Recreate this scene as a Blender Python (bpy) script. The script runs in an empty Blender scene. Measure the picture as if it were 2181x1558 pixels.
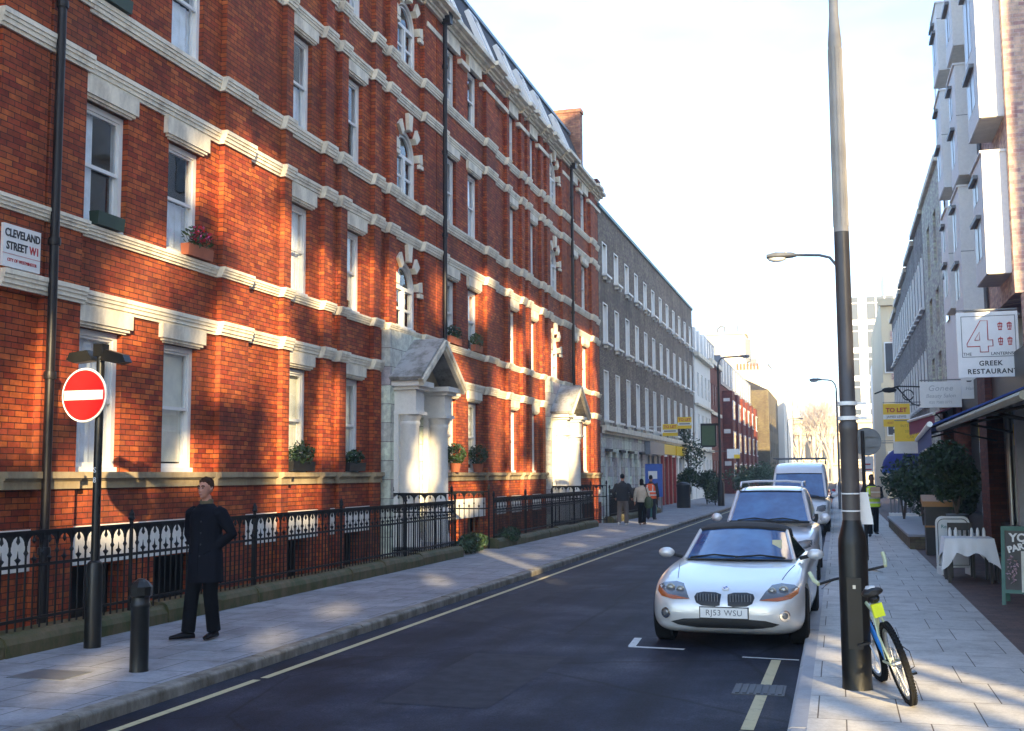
import bpy, bmesh, math, random
from mathutils import Vector, Matrix, Euler
from mathutils.bvhtree import BVHTree
random.seed(7)
SC = bpy.context.scene
COL = SC.collection
R = math.radians
PI = math.pi

# ------------------------------------------------------------------ camera
cam = bpy.data.cameras.new('camera')
cam_o = bpy.data.objects.new('camera', cam)
COL.objects.link(cam_o)
SC.camera = cam_o
cam.sensor_width = 36.0
cam.lens = 2380.0 / 2181.0 * 36.0
cam.clip_start = 0.1
cam.clip_end = 2000.0
_v = Vector((1785 - 1090.5, -(1008 - 779.0), -2380.0)).normalized()
_u = Vector((-170.0, 24954.0, -2380.0))
_u = (_u - _v * _u.dot(_v)).normalized()
_x = _v.cross(_u)
cam_o.matrix_world = Matrix((( _x[0], _x[1], _x[2], 0.0), (_v[0], _v[1], _v[2], 0.0), (_u[0], _u[1], _u[2], 1.85), (0, 0, 0, 1)))

# ------------------------------------------------------------------ sky and sun
SUN_EL = R(15.0)
SUN_DIR = Vector((-0.48 * math.cos(SUN_EL), 0.877 * math.cos(SUN_EL), -math.sin(SUN_EL))).normalized()   # the way light travels
world = bpy.data.worlds.new('World')
SC.world = world
world.use_nodes = True
_nt = world.node_tree
_bg = _nt.nodes['Background']
_sky = _nt.nodes.new('ShaderNodeTexSky')
_sky.sky_type = 'NISHITA'
_sky.sun_disc = False
_sky.sun_elevation = SUN_EL
_sky.sun_rotation = math.atan2(-SUN_DIR.x, -SUN_DIR.y)
_sky.air_density = 1.0
_sky.dust_density = 0.4
_sky.ozone_density = 1.6
_tc = _nt.nodes.new('ShaderNodeTexCoord')
_cm = _nt.nodes.new('ShaderNodeMapping'); _cm.inputs['Scale'].default_value = (1.0, 1.0, 3.0)
_cn = _nt.nodes.new('ShaderNodeTexNoise'); _cn.inputs['Scale'].default_value = 2.2; _cn.inputs['Detail'].default_value = 7; _cn.inputs['Roughness'].default_value = 0.6
_cr = _nt.nodes.new('ShaderNodeValToRGB')
_cr.color_ramp.elements[0].position = 0.46; _cr.color_ramp.elements[0].color = (0.64, 0.76, 0.94, 1)
_cr.color_ramp.elements[1].position = 0.74; _cr.color_ramp.elements[1].color = (1.12, 1.12, 1.10, 1)
_cx = _nt.nodes.new('ShaderNodeMix'); _cx.data_type = 'RGBA'; _cx.blend_type = 'MULTIPLY'; _cx.inputs[0].default_value = 1.0
_nt.links.new(_tc.outputs['Generated'], _cm.inputs[0]); _nt.links.new(_cm.outputs[0], _cn.inputs['Vector']); _nt.links.new(_cn.outputs['Fac'], _cr.inputs[0])
_nt.links.new(_sky.outputs[0], _cx.inputs[6]); _nt.links.new(_cr.outputs[0], _cx.inputs[7])
_nt.links.new(_cx.outputs[2], _bg.inputs[0])
_bg.inputs[1].default_value = 0.15
sun = bpy.data.lights.new('sun', 'SUN')
sun.energy = 5.0
sun.angle = R(0.5)
sun.color = (1.0, 0.77, 0.42)
sun_o = bpy.data.objects.new('sun', sun)
COL.objects.link(sun_o)
sun_o.location = (20, -40, 40)
sun_o.rotation_euler = SUN_DIR.to_track_quat('-Z', 'Y').to_euler()

SC.view_settings.view_transform = 'Standard'
SC.view_settings.look = 'None'
SC.view_settings.exposure = 2.35
SC.view_settings.gamma = 1.0
SC.render.engine = 'CYCLES'
SC.cycles.use_denoising = True
SC.cycles.max_bounces = 7
SC.cycles.diffuse_bounces = 3
SC.cycles.glossy_bounces = 3
SC.cycles.transparent_max_bounces = 12
SC.cycles.caustics_reflective = False
SC.cycles.caustics_refractive = False
SC.cycles.sample_clamp_indirect = 4.0

# ------------------------------------------------------------------ materials
def new_mat(name):
    m = bpy.data.materials.new(name)
    m.use_nodes = True
    nt = m.node_tree
    b = nt.nodes['Principled BSDF']
    return m, nt, b

def noise(nt, vec, scale, detail=4, rough=0.6):
    n = nt.nodes.new('ShaderNodeTexNoise')
    n.inputs['Scale'].default_value = scale
    n.inputs['Detail'].default_value = detail
    n.inputs['Roughness'].default_value = rough
    if vec is not None:
        nt.links.new(vec, n.inputs['Vector'])
    return n.outputs['Fac']

def ramp(nt, fac, stops):
    r = nt.nodes.new('ShaderNodeValToRGB')
    while len(r.color_ramp.elements) < len(stops):
        r.color_ramp.elements.new(0.5)
    for e, (p, c) in zip(r.color_ramp.elements, stops):
        e.position = p
        e.color = (*c, 1) if len(c) == 3 else c
    nt.links.new(fac, r.inputs[0])
    return r.outputs[0]

def mixc(nt, fac, a, b, mode='MIX'):
    n = nt.nodes.new('ShaderNodeMix')
    n.data_type = 'RGBA'
    n.blend_type = mode
    for sock, val in ((n.inputs[0], fac), (n.inputs[6], a), (n.inputs[7], b)):
        if isinstance(val, (int, float)):
            sock.default_value = val
        elif isinstance(val, tuple):
            sock.default_value = (*val, 1)
        else:
            nt.links.new(val, sock)
    return n.outputs[2]

def bump(nt, b, h, strength=0.3, dist=0.01):
    n = nt.nodes.new('ShaderNodeBump')
    n.inputs['Strength'].default_value = strength
    n.inputs['Distance'].default_value = dist
    nt.links.new(h, n.inputs['Height'])
    nt.links.new(n.outputs[0], b.inputs['Normal'])

def objvec(nt):
    return nt.nodes.new('ShaderNodeTexCoord').outputs['Object']

def plain(name, col, rough=0.6, metal=0.0, var=0.12, scale=6.0, spec=0.5, coat=0.0, bumpy=0.0):
    m, nt, b = new_mat(name)
    v = objvec(nt)
    f = noise(nt, v, scale)
    lo = tuple(c * (1 - var) for c in col)
    hi = tuple(min(1, c * (1 + var)) for c in col)
    nt.links.new(ramp(nt, f, [(0.3, lo), (0.7, hi)]), b.inputs['Base Color'])
    b.inputs['Roughness'].default_value = rough
    b.inputs['Metallic'].default_value = metal
    b.inputs['Specular IOR Level'].default_value = spec
    b.inputs['Coat Weight'].default_value = coat
    b.inputs['Coat Roughness'].default_value = 0.04
    if bumpy:
        bump(nt, b, noise(nt, v, scale * 6), bumpy, 0.01)
    return m

def wallvec(nt):
    # bricks wrap round corners: u = x + y, v = z
    s = nt.nodes.new('ShaderNodeSeparateXYZ')
    nt.links.new(objvec(nt), s.inputs[0])
    a = nt.nodes.new('ShaderNodeMath'); a.operation = 'ADD'
    nt.links.new(s.outputs[0], a.inputs[0]); nt.links.new(s.outputs[1], a.inputs[1])
    c = nt.nodes.new('ShaderNodeCombineXYZ')
    nt.links.new(a.outputs[0], c.inputs[0]); nt.links.new(s.outputs[2], c.inputs[1])
    return c.outputs[0]

def brick_mat(name, c1, c2, mortar, w=0.235, h=0.08, grime=0.35, mort=0.007, soot=(0.05, 0.03, 0.025)):
    m, nt, b = new_mat(name)
    v = wallvec(nt)
    t = nt.nodes.new('ShaderNodeTexBrick')
    nt.links.new(v, t.inputs['Vector'])
    t.inputs['Color1'].default_value = (*c1, 1)
    t.inputs['Color2'].default_value = (*c2, 1)
    t.inputs['Mortar'].default_value = (*mortar, 1)
    t.inputs['Scale'].default_value = 1.0
    t.inputs['Mortar Size'].default_value = mort
    t.inputs['Mortar Smooth'].default_value = 0.25
    t.inputs['Brick Width'].default_value = w
    t.inputs['Row Height'].default_value = h
    t.inputs['Bias'].default_value = 0.1
    ov = objvec(nt)
    mp2 = nt.nodes.new('ShaderNodeMapping'); mp2.inputs['Location'].default_value = (w * 13, h * 22, 0)
    nt.links.new(v, mp2.inputs[0])
    t2 = nt.nodes.new('ShaderNodeTexBrick'); nt.links.new(mp2.outputs[0], t2.inputs['Vector'])
    t2.inputs['Color1'].default_value = (1.25, 1.42, 1.2, 1); t2.inputs['Color2'].default_value = (0.72, 0.66, 0.74, 1); t2.inputs['Mortar'].default_value = (1, 1, 1, 1)
    for k_, v_ in (('Scale', 1.0), ('Mortar Size', mort), ('Mortar Smooth', 0.25), ('Brick Width', w), ('Row Height', h), ('Bias', 0.0)): t2.inputs[k_].default_value = v_
    mp3 = nt.nodes.new('ShaderNodeMapping'); mp3.inputs['Scale'].default_value = (1.0, 1.0, 0.12)
    nt.links.new(ov, mp3.inputs[0])
    stk = ramp(nt, noise(nt, mp3.outputs[0], 1.7, 5, 0.6), [(0.45, (1, 1, 1)), (0.75, (0.62, 0.58, 0.56))])
    f = ramp(nt, noise(nt, ov, 0.55, 6, 0.65), [(0.42, (0, 0, 0)), (0.68, (1, 1, 1))])
    g = nt.nodes.new('ShaderNodeMath'); g.operation = 'MULTIPLY'
    nt.links.new(f, g.inputs[0]); g.inputs[1].default_value = grime
    c = mixc(nt, 1.0, t.outputs['Color'], t2.outputs['Color'], 'MULTIPLY')
    c = mixc(nt, 1.0, c, stk, 'MULTIPLY')
    c = mixc(nt, g.outputs[0], c, soot)
    f2 = ramp(nt, noise(nt, ov, 7.0, 3, 0.7), [(0.35, (0.72, 0.72, 0.72)), (0.7, (1.15, 1.15, 1.15))])
    c = mixc(nt, 1.0, c, f2, 'MULTIPLY')
    nt.links.new(c, b.inputs['Base Color'])
    b.inputs['Roughness'].default_value = 0.8
    b.inputs['Specular IOR Level'].default_value = 0.25
    inv = nt.nodes.new('ShaderNodeMath'); inv.operation = 'SUBTRACT'
    inv.inputs[0].default_value = 1.0
    nt.links.new(t.outputs['Fac'], inv.inputs[1])
    bump(nt, b, inv.outputs[0], 0.5, 0.008)
    return m

def stained(name, col, stain, rough=0.7, scale=1.6, lo=0.5, hi=0.75, amount=0.6):
    m, nt, b = new_mat(name)
    v = objvec(nt)
    mp = nt.nodes.new('ShaderNodeMapping')
    mp.inputs['Scale'].default_value = (1.0, 1.0, 0.45)
    nt.links.new(v, mp.inputs[0])
    f = ramp(nt, noise(nt, mp.outputs[0], scale, 8, 0.7), [(lo, (0, 0, 0)), (hi, (amount,) * 3)])
    f2 = ramp(nt, noise(nt, v, 14.0, 3), [(0.3, tuple(c * 0.9 for c in col)), (0.7, col)])
    nt.links.new(mixc(nt, f, f2, stain), b.inputs['Base Color'])
    b.inputs['Roughness'].default_value = rough
    b.inputs['Specular IOR Level'].default_value = 0.3
    bump(nt, b, noise(nt, v, 25.0), 0.15, 0.01)
    return m

def glass_mat(name, tint=(0.9, 0.95, 1.0), rough=0.0, boost=0.08, ior=1.5, wavy=0.0):
    m = bpy.data.materials.new(name)
    m.use_nodes = True
    nt = m.node_tree
    nt.nodes.remove(nt.nodes['Principled BSDF'])
    out = nt.nodes['Material Output']
    tr = nt.nodes.new('ShaderNodeBsdfTransparent'); tr.inputs[0].default_value = (*tint, 1)
    gl = nt.nodes.new('ShaderNodeBsdfGlossy'); gl.inputs['Roughness'].default_value = rough
    fr = nt.nodes.new('ShaderNodeFresnel'); fr.inputs[0].default_value = ior
    ad = nt.nodes.new('ShaderNodeMath'); ad.operation = 'ADD'; ad.use_clamp = True
    ad.inputs[1].default_value = boost
    geo = nt.nodes.new('ShaderNodeNewGeometry')      # from inside the room the pane stays clear
    ml = nt.nodes.new('ShaderNodeMath'); ml.operation = 'SUBTRACT'; ml.inputs[0].default_value = 1.0
    nt.links.new(geo.outputs['Backfacing'], ml.inputs[1])
    m2_ = nt.nodes.new('ShaderNodeMath'); m2_.operation = 'MULTIPLY'
    nt.links.new(fr.outputs[0], m2_.inputs[0]); nt.links.new(ml.outputs[0], m2_.inputs[1])
    nt.links.new(m2_.outputs[0], ad.inputs[0])
    mx = nt.nodes.new('ShaderNodeMixShader')
    nt.links.new(ad.outputs[0], mx.inputs[0]); nt.links.new(tr.outputs[0], mx.inputs[1]); nt.links.new(gl.outputs[0], mx.inputs[2])
    nt.links.new(mx.outputs[0], out.inputs[0])
    if wavy:
        n = nt.nodes.new('ShaderNodeBump'); n.inputs['Strength'].default_value = wavy; n.inputs['Distance'].default_value = 0.05
        nt.links.new(noise(nt, objvec(nt), 1.2, 2), n.inputs['Height'])
        nt.links.new(n.outputs[0], gl.inputs['Normal'])
    return m

def slab_mat(name, c1, c2, joint, w=0.9, h=0.6, stain=(0.12, 0.11, 0.1), stains=0.5, rot=0.0, rough=0.75, mort=0.008, offset=0.5):
    m, nt, b = new_mat(name)
    v = objvec(nt)
    mp = nt.nodes.new('ShaderNodeMapping'); mp.inputs['Rotation'].default_value = (0, 0, rot)
    nt.links.new(v, mp.inputs[0])
    t = nt.nodes.new('ShaderNodeTexBrick')
    nt.links.new(mp.outputs[0], t.inputs['Vector'])
    for k, val in (('Color1', c1), ('Color2', c2), ('Mortar', joint)):
        t.inputs[k].default_value = (*val, 1)
    t.inputs['Scale'].default_value = 1.0
    t.inputs['Mortar Size'].default_value = mort
    t.inputs['Mortar Smooth'].default_value = 0.3
    t.inputs['Brick Width'].default_value = w
    t.inputs['Row Height'].default_value = h
    t.offset = offset
    f = ramp(nt, noise(nt, v, 0.9, 8, 0.7), [(0.4, (0, 0, 0)), (0.75, (stains,) * 3)])
    c = mixc(nt, f, t.outputs['Color'], stain)
    f2 = ramp(nt, noise(nt, v, 30.0, 4, 0.7), [(0.3, (0.85,) * 3), (0.7, (1.08,) * 3)])
    c = mixc(nt, 1.0, c, f2, 'MULTIPLY')
    vo = nt.nodes.new('ShaderNodeTexVoronoi'); vo.inputs['Scale'].default_value = 2.3
    nt.links.new(v, vo.inputs['Vector'])
    c = mixc(nt, 1.0, c, ramp(nt, vo.outputs['Distance'], [(0.05, (0.6, 0.6, 0.6)), (0.075, (1, 1, 1))]), 'MULTIPLY')
    c = mixc(nt, 1.0, c, ramp(nt, noise(nt, v, 2.6, 5, 0.75), [(0.36, (0.74, 0.73, 0.72)), (0.55, (1, 1, 1))]), 'MULTIPLY')
    nt.links.new(c, b.inputs['Base Color'])
    b.inputs['Roughness'].default_value = rough
    b.inputs['Specular IOR Level'].default_value = 0.3
    inv = nt.nodes.new('ShaderNodeMath'); inv.operation = 'SUBTRACT'; inv.inputs[0].default_value = 1.0
    nt.links.new(t.outputs['Fac'], inv.inputs[1])
    bump(nt, b, inv.outputs[0], 0.4, 0.006)
    return m

def leaf_mat(name, c1, c2):
    m, nt, b = new_mat(name)
    nt.links.new(ramp(nt, noise(nt, objvec(nt), 5.0, 3), [(0.35, c1), (0.65, c2)]), b.inputs['Base Color'])
    b.inputs['Roughness'].default_value = 0.55
    return m

M = {}
M['brick'] = brick_mat('red_brick', (0.56, 0.130, 0.033), (0.38, 0.056, 0.022), (0.075, 0.022, 0.014), grime=0.5)
M['brick_dark'] = brick_mat('dark_red_brick', (0.22, 0.036, 0.02), (0.15, 0.024, 0.016), (0.06, 0.02, 0.015), grime=0.3)
M['stone'] = stained('painted_stone', (0.88, 0.79, 0.62), (0.20, 0.15, 0.11), scale=2.2, lo=0.48, hi=0.72, amount=0.6)
M['sill_stone'] = stained('weathered_sill_stone', (0.42, 0.33, 0.20), (0.16, 0.11, 0.07), scale=2.0, lo=0.45, hi=0.7, amount=0.7)
M['stucco'] = stained('white_stucco', (0.84, 0.80, 0.73), (0.32, 0.28, 0.22), scale=1.1, lo=0.55, hi=0.8, amount=0.5)
M['roof_stucco'] = stained('mossy_lead', (0.42, 0.41, 0.40), (0.09, 0.09, 0.06), scale=2.5, lo=0.45, hi=0.65, amount=0.8)
M['white'] = plain('white_paint', (0.82, 0.80, 0.75), 0.5, var=0.06, scale=3)
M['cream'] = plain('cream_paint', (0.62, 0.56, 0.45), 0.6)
M['slate'] = slab_mat('slate', (0.060, 0.062, 0.072), (0.040, 0.042, 0.05), (0.02, 0.02, 0.025), 0.3, 0.2, rot=0.0)
M['iron'] = plain('black_iron', (0.009, 0.009, 0.010), 0.5, var=0.3, spec=0.22)
M['pipe'] = plain('black_pipe', (0.012, 0.010, 0.011), 0.4, var=0.3, spec=0.3)
M['glass'] = glass_mat('window_glass', rough=0.02, boost=0.05, ior=1.55, wavy=0.05)
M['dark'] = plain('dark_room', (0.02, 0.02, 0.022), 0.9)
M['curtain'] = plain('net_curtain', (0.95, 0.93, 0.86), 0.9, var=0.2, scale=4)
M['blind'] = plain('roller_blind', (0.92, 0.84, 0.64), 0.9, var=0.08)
M['black'] = plain('black_plastic', (0.012, 0.012, 0.012), 0.5)
M['rubber'] = plain('tyre_rubber', (0.011, 0.011, 0.011), 0.9, spec=0.15)
M['chrome'] = plain('chrome', (0.75, 0.75, 0.75), 0.15, metal=1.0, var=0.02)
M['steel'] = plain('brushed_steel', (0.45, 0.45, 0.44), 0.35, metal=0.9, var=0.1)
M['leaf'] = leaf_mat('dark_leaves', (0.012, 0.030, 0.010), (0.035, 0.075, 0.02))
M['leaf2'] = leaf_mat('mid_leaves', (0.03, 0.06, 0.015), (0.07, 0.12, 0.03))
M['bark'] = plain('bark', (0.10, 0.075, 0.055), 0.9, var=0.3)
M['terracotta'] = plain('terracotta', (0.38, 0.11, 0.05), 0.8)
M['red'] = plain('sign_red', (0.62, 0.012, 0.012), 0.3, var=0.08)
M['signwhite'] = plain('sign_white', (0.80, 0.79, 0.76), 0.35, var=0.04)
M['ink'] = plain('black_ink', (0.015, 0.015, 0.018), 0.5)
M['redink'] = plain('red_ink', (0.5, 0.03, 0.03), 0.5)
M['yellow'] = plain('sign_yellow', (0.85, 0.55, 0.01), 0.4, var=0.05)
M['grey'] = plain('grey_metal', (0.16, 0.165, 0.17), 0.5, metal=0.3)

# ------------------------------------------------------------------ mesh building
class MB:
    def __init__(self):
        self.v = []; self.f = []; self.smooth = False
    def add(self, vs, fs):
        n = len(self.v)
        self.v += [tuple(p) for p in vs]
        self.f += [tuple(i + n for i in f) for f in fs]
        return self
    def box(self, x0, x1, y0, y1, z0, z1):
        return self.add([(x, y, z) for x in (x0, x1) for y in (y0, y1) for z in (z0, z1)],
                        [(0, 1, 3, 2), (4, 6, 7, 5), (0, 4, 5, 1), (2, 3, 7, 6), (0, 2, 6, 4), (1, 5, 7, 3)])
    def obox(self, mtx, hx, hy, hz):
        vs = [mtx @ Vector((x, y, z)) for x in (-hx, hx) for y in (-hy, hy) for z in (-hz, hz)]
        return self.add(vs, [(0, 1, 3, 2), (4, 6, 7, 5), (0, 4, 5, 1), (2, 3, 7, 6), (0, 2, 6, 4), (1, 5, 7, 3)])
    def quad(self, a, b, c, d):
        return self.add([a, b, c, d], [(0, 1, 2, 3)])
    def prism(self, poly, axis, a0, a1):
        """extrude a 2-D polygon along an axis: 'x' -> (y,z), 'y' -> (x,z), 'z' -> (x,y)"""
        def P(p, a):
            return (a, p[0], p[1]) if axis == 'x' else ((p[0], a, p[1]) if axis == 'y' else (p[0], p[1], a))
        n = len(poly)
        vs = [P(p, a0) for p in poly] + [P(p, a1) for p in poly]
        fs = [tuple(range(n)), tuple(range(2 * n - 1, n - 1, -1))] + [(i, (i + 1) % n, n + (i + 1) % n, n + i) for i in range(n)]
        return self.add(vs, fs)
    def tube(self, pts, r, n=8, cap=True):
        pts = [Vector(p) for p in pts]
        rr = r if isinstance(r, (list, tuple)) else [r] * len(pts)
        vs = []; fs = []
        prev = None
        for i, p in enumerate(pts):
            d = (pts[min(i + 1, len(pts) - 1)] - pts[max(i - 1, 0)]).normalized()
            if prev is None:
                a = d.orthogonal().normalized()
            else:
                a = (prev - d * prev.dot(d)).normalized()
            prev = a
            b = d.cross(a)
            for k in range(n):
                t = 2 * PI * k / n
                vs.append(p + (a * math.cos(t) + b * math.sin(t)) * rr[i])
        for i in range(len(pts) - 1):
            for k in range(n):
                fs.append((i * n + k, i * n + (k + 1) % n, (i + 1) * n + (k + 1) % n, (i + 1) * n + k))
        if cap:
            fs.append(tuple(range(n - 1, -1, -1)))
            fs.append(tuple(range((len(pts) - 1) * n, len(pts) * n)))
        return self.add(vs, fs)
    def lathe(self, prof, c=(0, 0, 0), n=20, mtx=None, cap=True):
        """profile of (radius, height) about z"""
        vs = []; fs = []
        for (r, h) in prof:
            for k in range(n):
                t = 2 * PI * k / n
                p = Vector((r * math.cos(t), r * math.sin(t), h))
                p = (mtx @ p) if mtx is not None else p + Vector(c)
                vs.append(p)
        for i in range(len(prof) - 1):
            for k in range(n):
                fs.append((i * n + k, i * n + (k + 1) % n, (i + 1) * n + (k + 1) % n, (i + 1) * n + k))
        if cap:
            fs.append(tuple(range(n - 1, -1, -1)))
            fs.append(tuple(range((len(prof) - 1) * n, len(prof) * n)))
        return self.add(vs, fs)
    def ball(self, c, r, n=8):
        rx, ry, rz = r if isinstance(r, (tuple, list)) else (r, r, r)
        vs = []; fs = []
        m = max(4, n // 2 + 1)
        for i in range(m + 1):
            ph = PI * i / m
            for k in range(n):
                t = 2 * PI * k / n
                vs.append((c[0] + rx * math.sin(ph) * math.cos(t), c[1] + ry * math.sin(ph) * math.sin(t), c[2] + rz * math.cos(ph)))
        for i in range(m):
            for k in range(n):
                fs.append((i * n + k, (i + 1) * n + k, (i + 1) * n + (k + 1) % n, i * n + (k + 1) % n))
        return self.add(vs, fs)
    def loft(self, rings, cap=True):
        n = len(rings[0]); vs = [p for r in rings for p in r]; fs = []
        for i in range(len(rings) - 1):
            for k in range(n):
                fs.append((i * n + k, i * n + (k + 1) % n, (i + 1) * n + (k + 1) % n, (i + 1) * n + k))
        if cap:
            fs.append(tuple(range(n - 1, -1, -1)))
            fs.append(tuple(range((len(rings) - 1) * n, len(rings) * n)))
        return self.add(vs, fs)
    def mesh(self, name, mat, smooth=False, fix=True, angle=None):
        me = bpy.data.meshes.new(name)
        me.from_pydata(self.v, [], self.f)
        if fix:
            bm = bmesh.new(); bm.from_mesh(me)
            if smooth: bmesh.ops.remove_doubles(bm, verts=bm.verts, dist=1e-5)
            bmesh.ops.recalc_face_normals(bm, faces=bm.faces)
            bm.to_mesh(me); bm.free()
        if mat is not None: me.materials.append(mat)
        if smooth:
            me.polygons.foreach_set('use_smooth', [True] * len(me.polygons))
            try: me.set_sharp_from_angle(angle=angle or R(40))
            except Exception: pass
        me.update()
        return me

OFF = {}          # things whose parts are written in world coordinates
def link(o, parent=None):
    COL.objects.link(o)
    if parent is not None:
        o.parent = parent
        if parent.name in OFF:
            o.location = -OFF[parent.name]
    return o
def boxes(name, mat, parent, lst, **k):
    return [part(name, MB().box(*b), mat, parent, **k) for b in lst]
def thing(name, label, cat, loc=(0, 0, 0), rotz=0.0, group=None, world=False):
    o = bpy.data.objects.new(name, None)
    o.empty_display_size = 0.2
    o.location = loc; o.rotation_euler = (0, 0, rotz)
    o['label'] = label; o['category'] = cat
    if group: o['group'] = group
    link(o)
    if world: OFF[o.name] = Vector(loc)
    return o
def part(name, mb, mat, parent, smooth=False, loc=None, label=None, angle=None):
    me = mb if isinstance(mb, bpy.types.Mesh) else mb.mesh(name, mat, smooth, angle=angle)
    o = bpy.data.objects.new(name, me)
    link(o, parent)
    if loc is not None: o.location = o.location + Vector(loc)
    if label: o['label'] = label
    return o
def solo(name, mb, mat, label, cat, group=None, smooth=False, loc=(0, 0, 0)):
    o = part(name, mb, mat, None, smooth)
    o.location = loc
    o['label'] = label; o['category'] = cat
    if group: o['group'] = group
    return o
def struct(name, mb, mat, smooth=False, kind='structure'):
    o = part(name, mb, mat, None, smooth)
    o['kind'] = kind
    return o
def dup(root, loc, rotz=None, label=None, group=None, scale=None):
    def cp(o, par):
        c = o.copy(); COL.objects.link(c); c.parent = par
        for ch in o.children: cp(ch, c)
        return c
    r = cp(root, None)
    r.location = loc
    if rotz is not None: r.rotation_euler = (0, 0, rotz)
    if label: r['label'] = label
    if group: r['group'] = group
    if scale: r.scale = (scale,) * 3
    return r
def text_mesh(body, size, depth=0.003, align='CENTER', spacing=1.0, bold=0.0, shear=0.0, xscale=1.0):
    cu = bpy.data.curves.new('lettering', 'FONT')
    cu.body = body; cu.size = size; cu.align_x = align; cu.align_y = 'CENTER'
    cu.extrude = depth; cu.space_character = spacing; cu.offset = bold; cu.shear = shear
    cu.resolution_u = 3
    o = bpy.data.objects.new('lettering', cu)
    COL.objects.link(o)
    dg = bpy.context.evaluated_depsgraph_get()
    me = bpy.data.meshes.new_from_object(o.evaluated_get(dg))
    bpy.data.objects.remove(o); bpy.data.curves.remove(cu)
    if xscale != 1.0:
        me.transform(Matrix.Diagonal((xscale, 1, 1, 1)))
    return me
ROT_PX = Euler((PI / 2, 0, PI / 2)).to_matrix().to_4x4()      # reads from +x
ROT_NY = Euler((PI / 2, 0, 0)).to_matrix().to_4x4()           # reads from -y
def lettering(body, size, at, rot, mat, parent, **k):
    me = text_mesh(body, size, **k)
    me.transform(Matrix.Translation(Vector(at)) @ rot)
    me.materials.clear(); me.materials.append(mat)
    return part('lettering', me, mat, parent)
def evaluated(o, name, mat=None):
    dg = bpy.context.evaluated_depsgraph_get()
    me = bpy.data.meshes.new_from_object(o.evaluated_get(dg))
    me.name = name
    if mat is not None:
        me.materials.clear(); me.materials.append(mat)
    return me
# ------------------------------------------------------------------ the ground
ROADZ = -0.11
m, nt, b = new_mat('asphalt')
_v = objvec(nt)
_c = ramp(nt, noise(nt, _v, 0.7, 8, 0.65), [(0.36, (0.006, 0.008, 0.017)), (0.5, (0.015, 0.018, 0.031)), (0.68, (0.042, 0.045, 0.062))])
_c2 = ramp(nt, noise(nt, _v, 60.0, 4, 0.8), [(0.35, (0.35, 0.35, 0.35)), (0.7, (2.0, 2.0, 2.0))])
_mp = nt.nodes.new('ShaderNodeMapping'); _mp.inputs['Scale'].default_value = (1.6, 0.10, 1.0)
nt.links.new(_v, _mp.inputs[0])
_c3 = ramp(nt, noise(nt, _mp.outputs[0], 1.5, 4, 0.6), [(0.35, (0.65, 0.65, 0.65)), (0.7, (1.45, 1.45, 1.45))])
_vo = nt.nodes.new('ShaderNodeTexVoronoi'); _vo.feature = 'DISTANCE_TO_EDGE'; _vo.inputs['Scale'].default_value = 0.35
_wv = nt.nodes.new('ShaderNodeMix'); _wv.data_type = 'RGBA'; _wv.inputs[0].default_value = 0.06
_nz = nt.nodes.new('ShaderNodeTexNoise'); _nz.inputs['Scale'].default_value = 2.0; nt.links.new(_v, _nz.inputs['Vector'])
nt.links.new(_v, _wv.inputs[6]); nt.links.new(_nz.outputs['Color'], _wv.inputs[7]); nt.links.new(_wv.outputs[2], _vo.inputs['Vector'])
_cr = ramp(nt, _vo.outputs['Distance'], [(0.002, (0.45, 0.45, 0.45)), (0.008, (1, 1, 1))])
_c = mixc(nt, 1.0, mixc(nt, 1.0, _c, _c3, 'MULTIPLY'), _cr, 'MULTIPLY')
nt.links.new(mixc(nt, 1.0, _c, _c2, 'MULTIPLY'), b.inputs['Base Color'])
b.inputs['Roughness'].default_value = 0.75
b.inputs['Specular IOR Level'].default_value = 0.22
bump(nt, b, noise(nt, _v, 90.0, 3), 0.35, 0.006)
M['asphalt'] = m
M['pave_left'] = slab_mat('left_slabs', (0.34, 0.345, 0.37), (0.28, 0.285, 0.31), (0.10, 0.10, 0.10), 0.75, 0.6, stains=0.55, stain=(0.10, 0.095, 0.09))
M['pave_right'] = slab_mat('right_slabs', (0.60, 0.575, 0.53), (0.54, 0.52, 0.48), (0.13, 0.11, 0.09), 0.6, 0.9, stains=0.25, stain=(0.22, 0.2, 0.18), offset=0.35, mort=0.006)
M['kerb'] = stained('granite_kerb', (0.30, 0.28, 0.245), (0.075, 0.062, 0.042), rough=0.7, scale=2.6, lo=0.38, hi=0.6, amount=0.85)
M['kerb_right'] = stained('pale_kerb', (0.36, 0.36, 0.37), (0.20, 0.19, 0.18), rough=0.7, scale=2.2, amount=0.5)
M['forecourt'] = slab_mat('forecourt_bricks', (0.20, 0.12, 0.10), (0.13, 0.085, 0.08), (0.09, 0.07, 0.06), 0.21, 0.105, stains=0.4, mort=0.006)
M['paint_yellow'] = stained('worn_yellow_paint', (0.52, 0.45, 0.26), (0.14, 0.13, 0.11), scale=9.0, lo=0.55, hi=0.75, amount=0.9)
M['paint_white'] = stained('worn_white_paint', (0.66, 0.66, 0.62), (0.14, 0.14, 0.14), scale=9.0, lo=0.55, hi=0.75, amount=0.8)
M['moss'] = stained('mossy_kerbstone', (0.15, 0.105, 0.055), (0.050, 0.060, 0.016), scale=4.0, lo=0.36, hi=0.6, amount=0.95)

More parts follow.
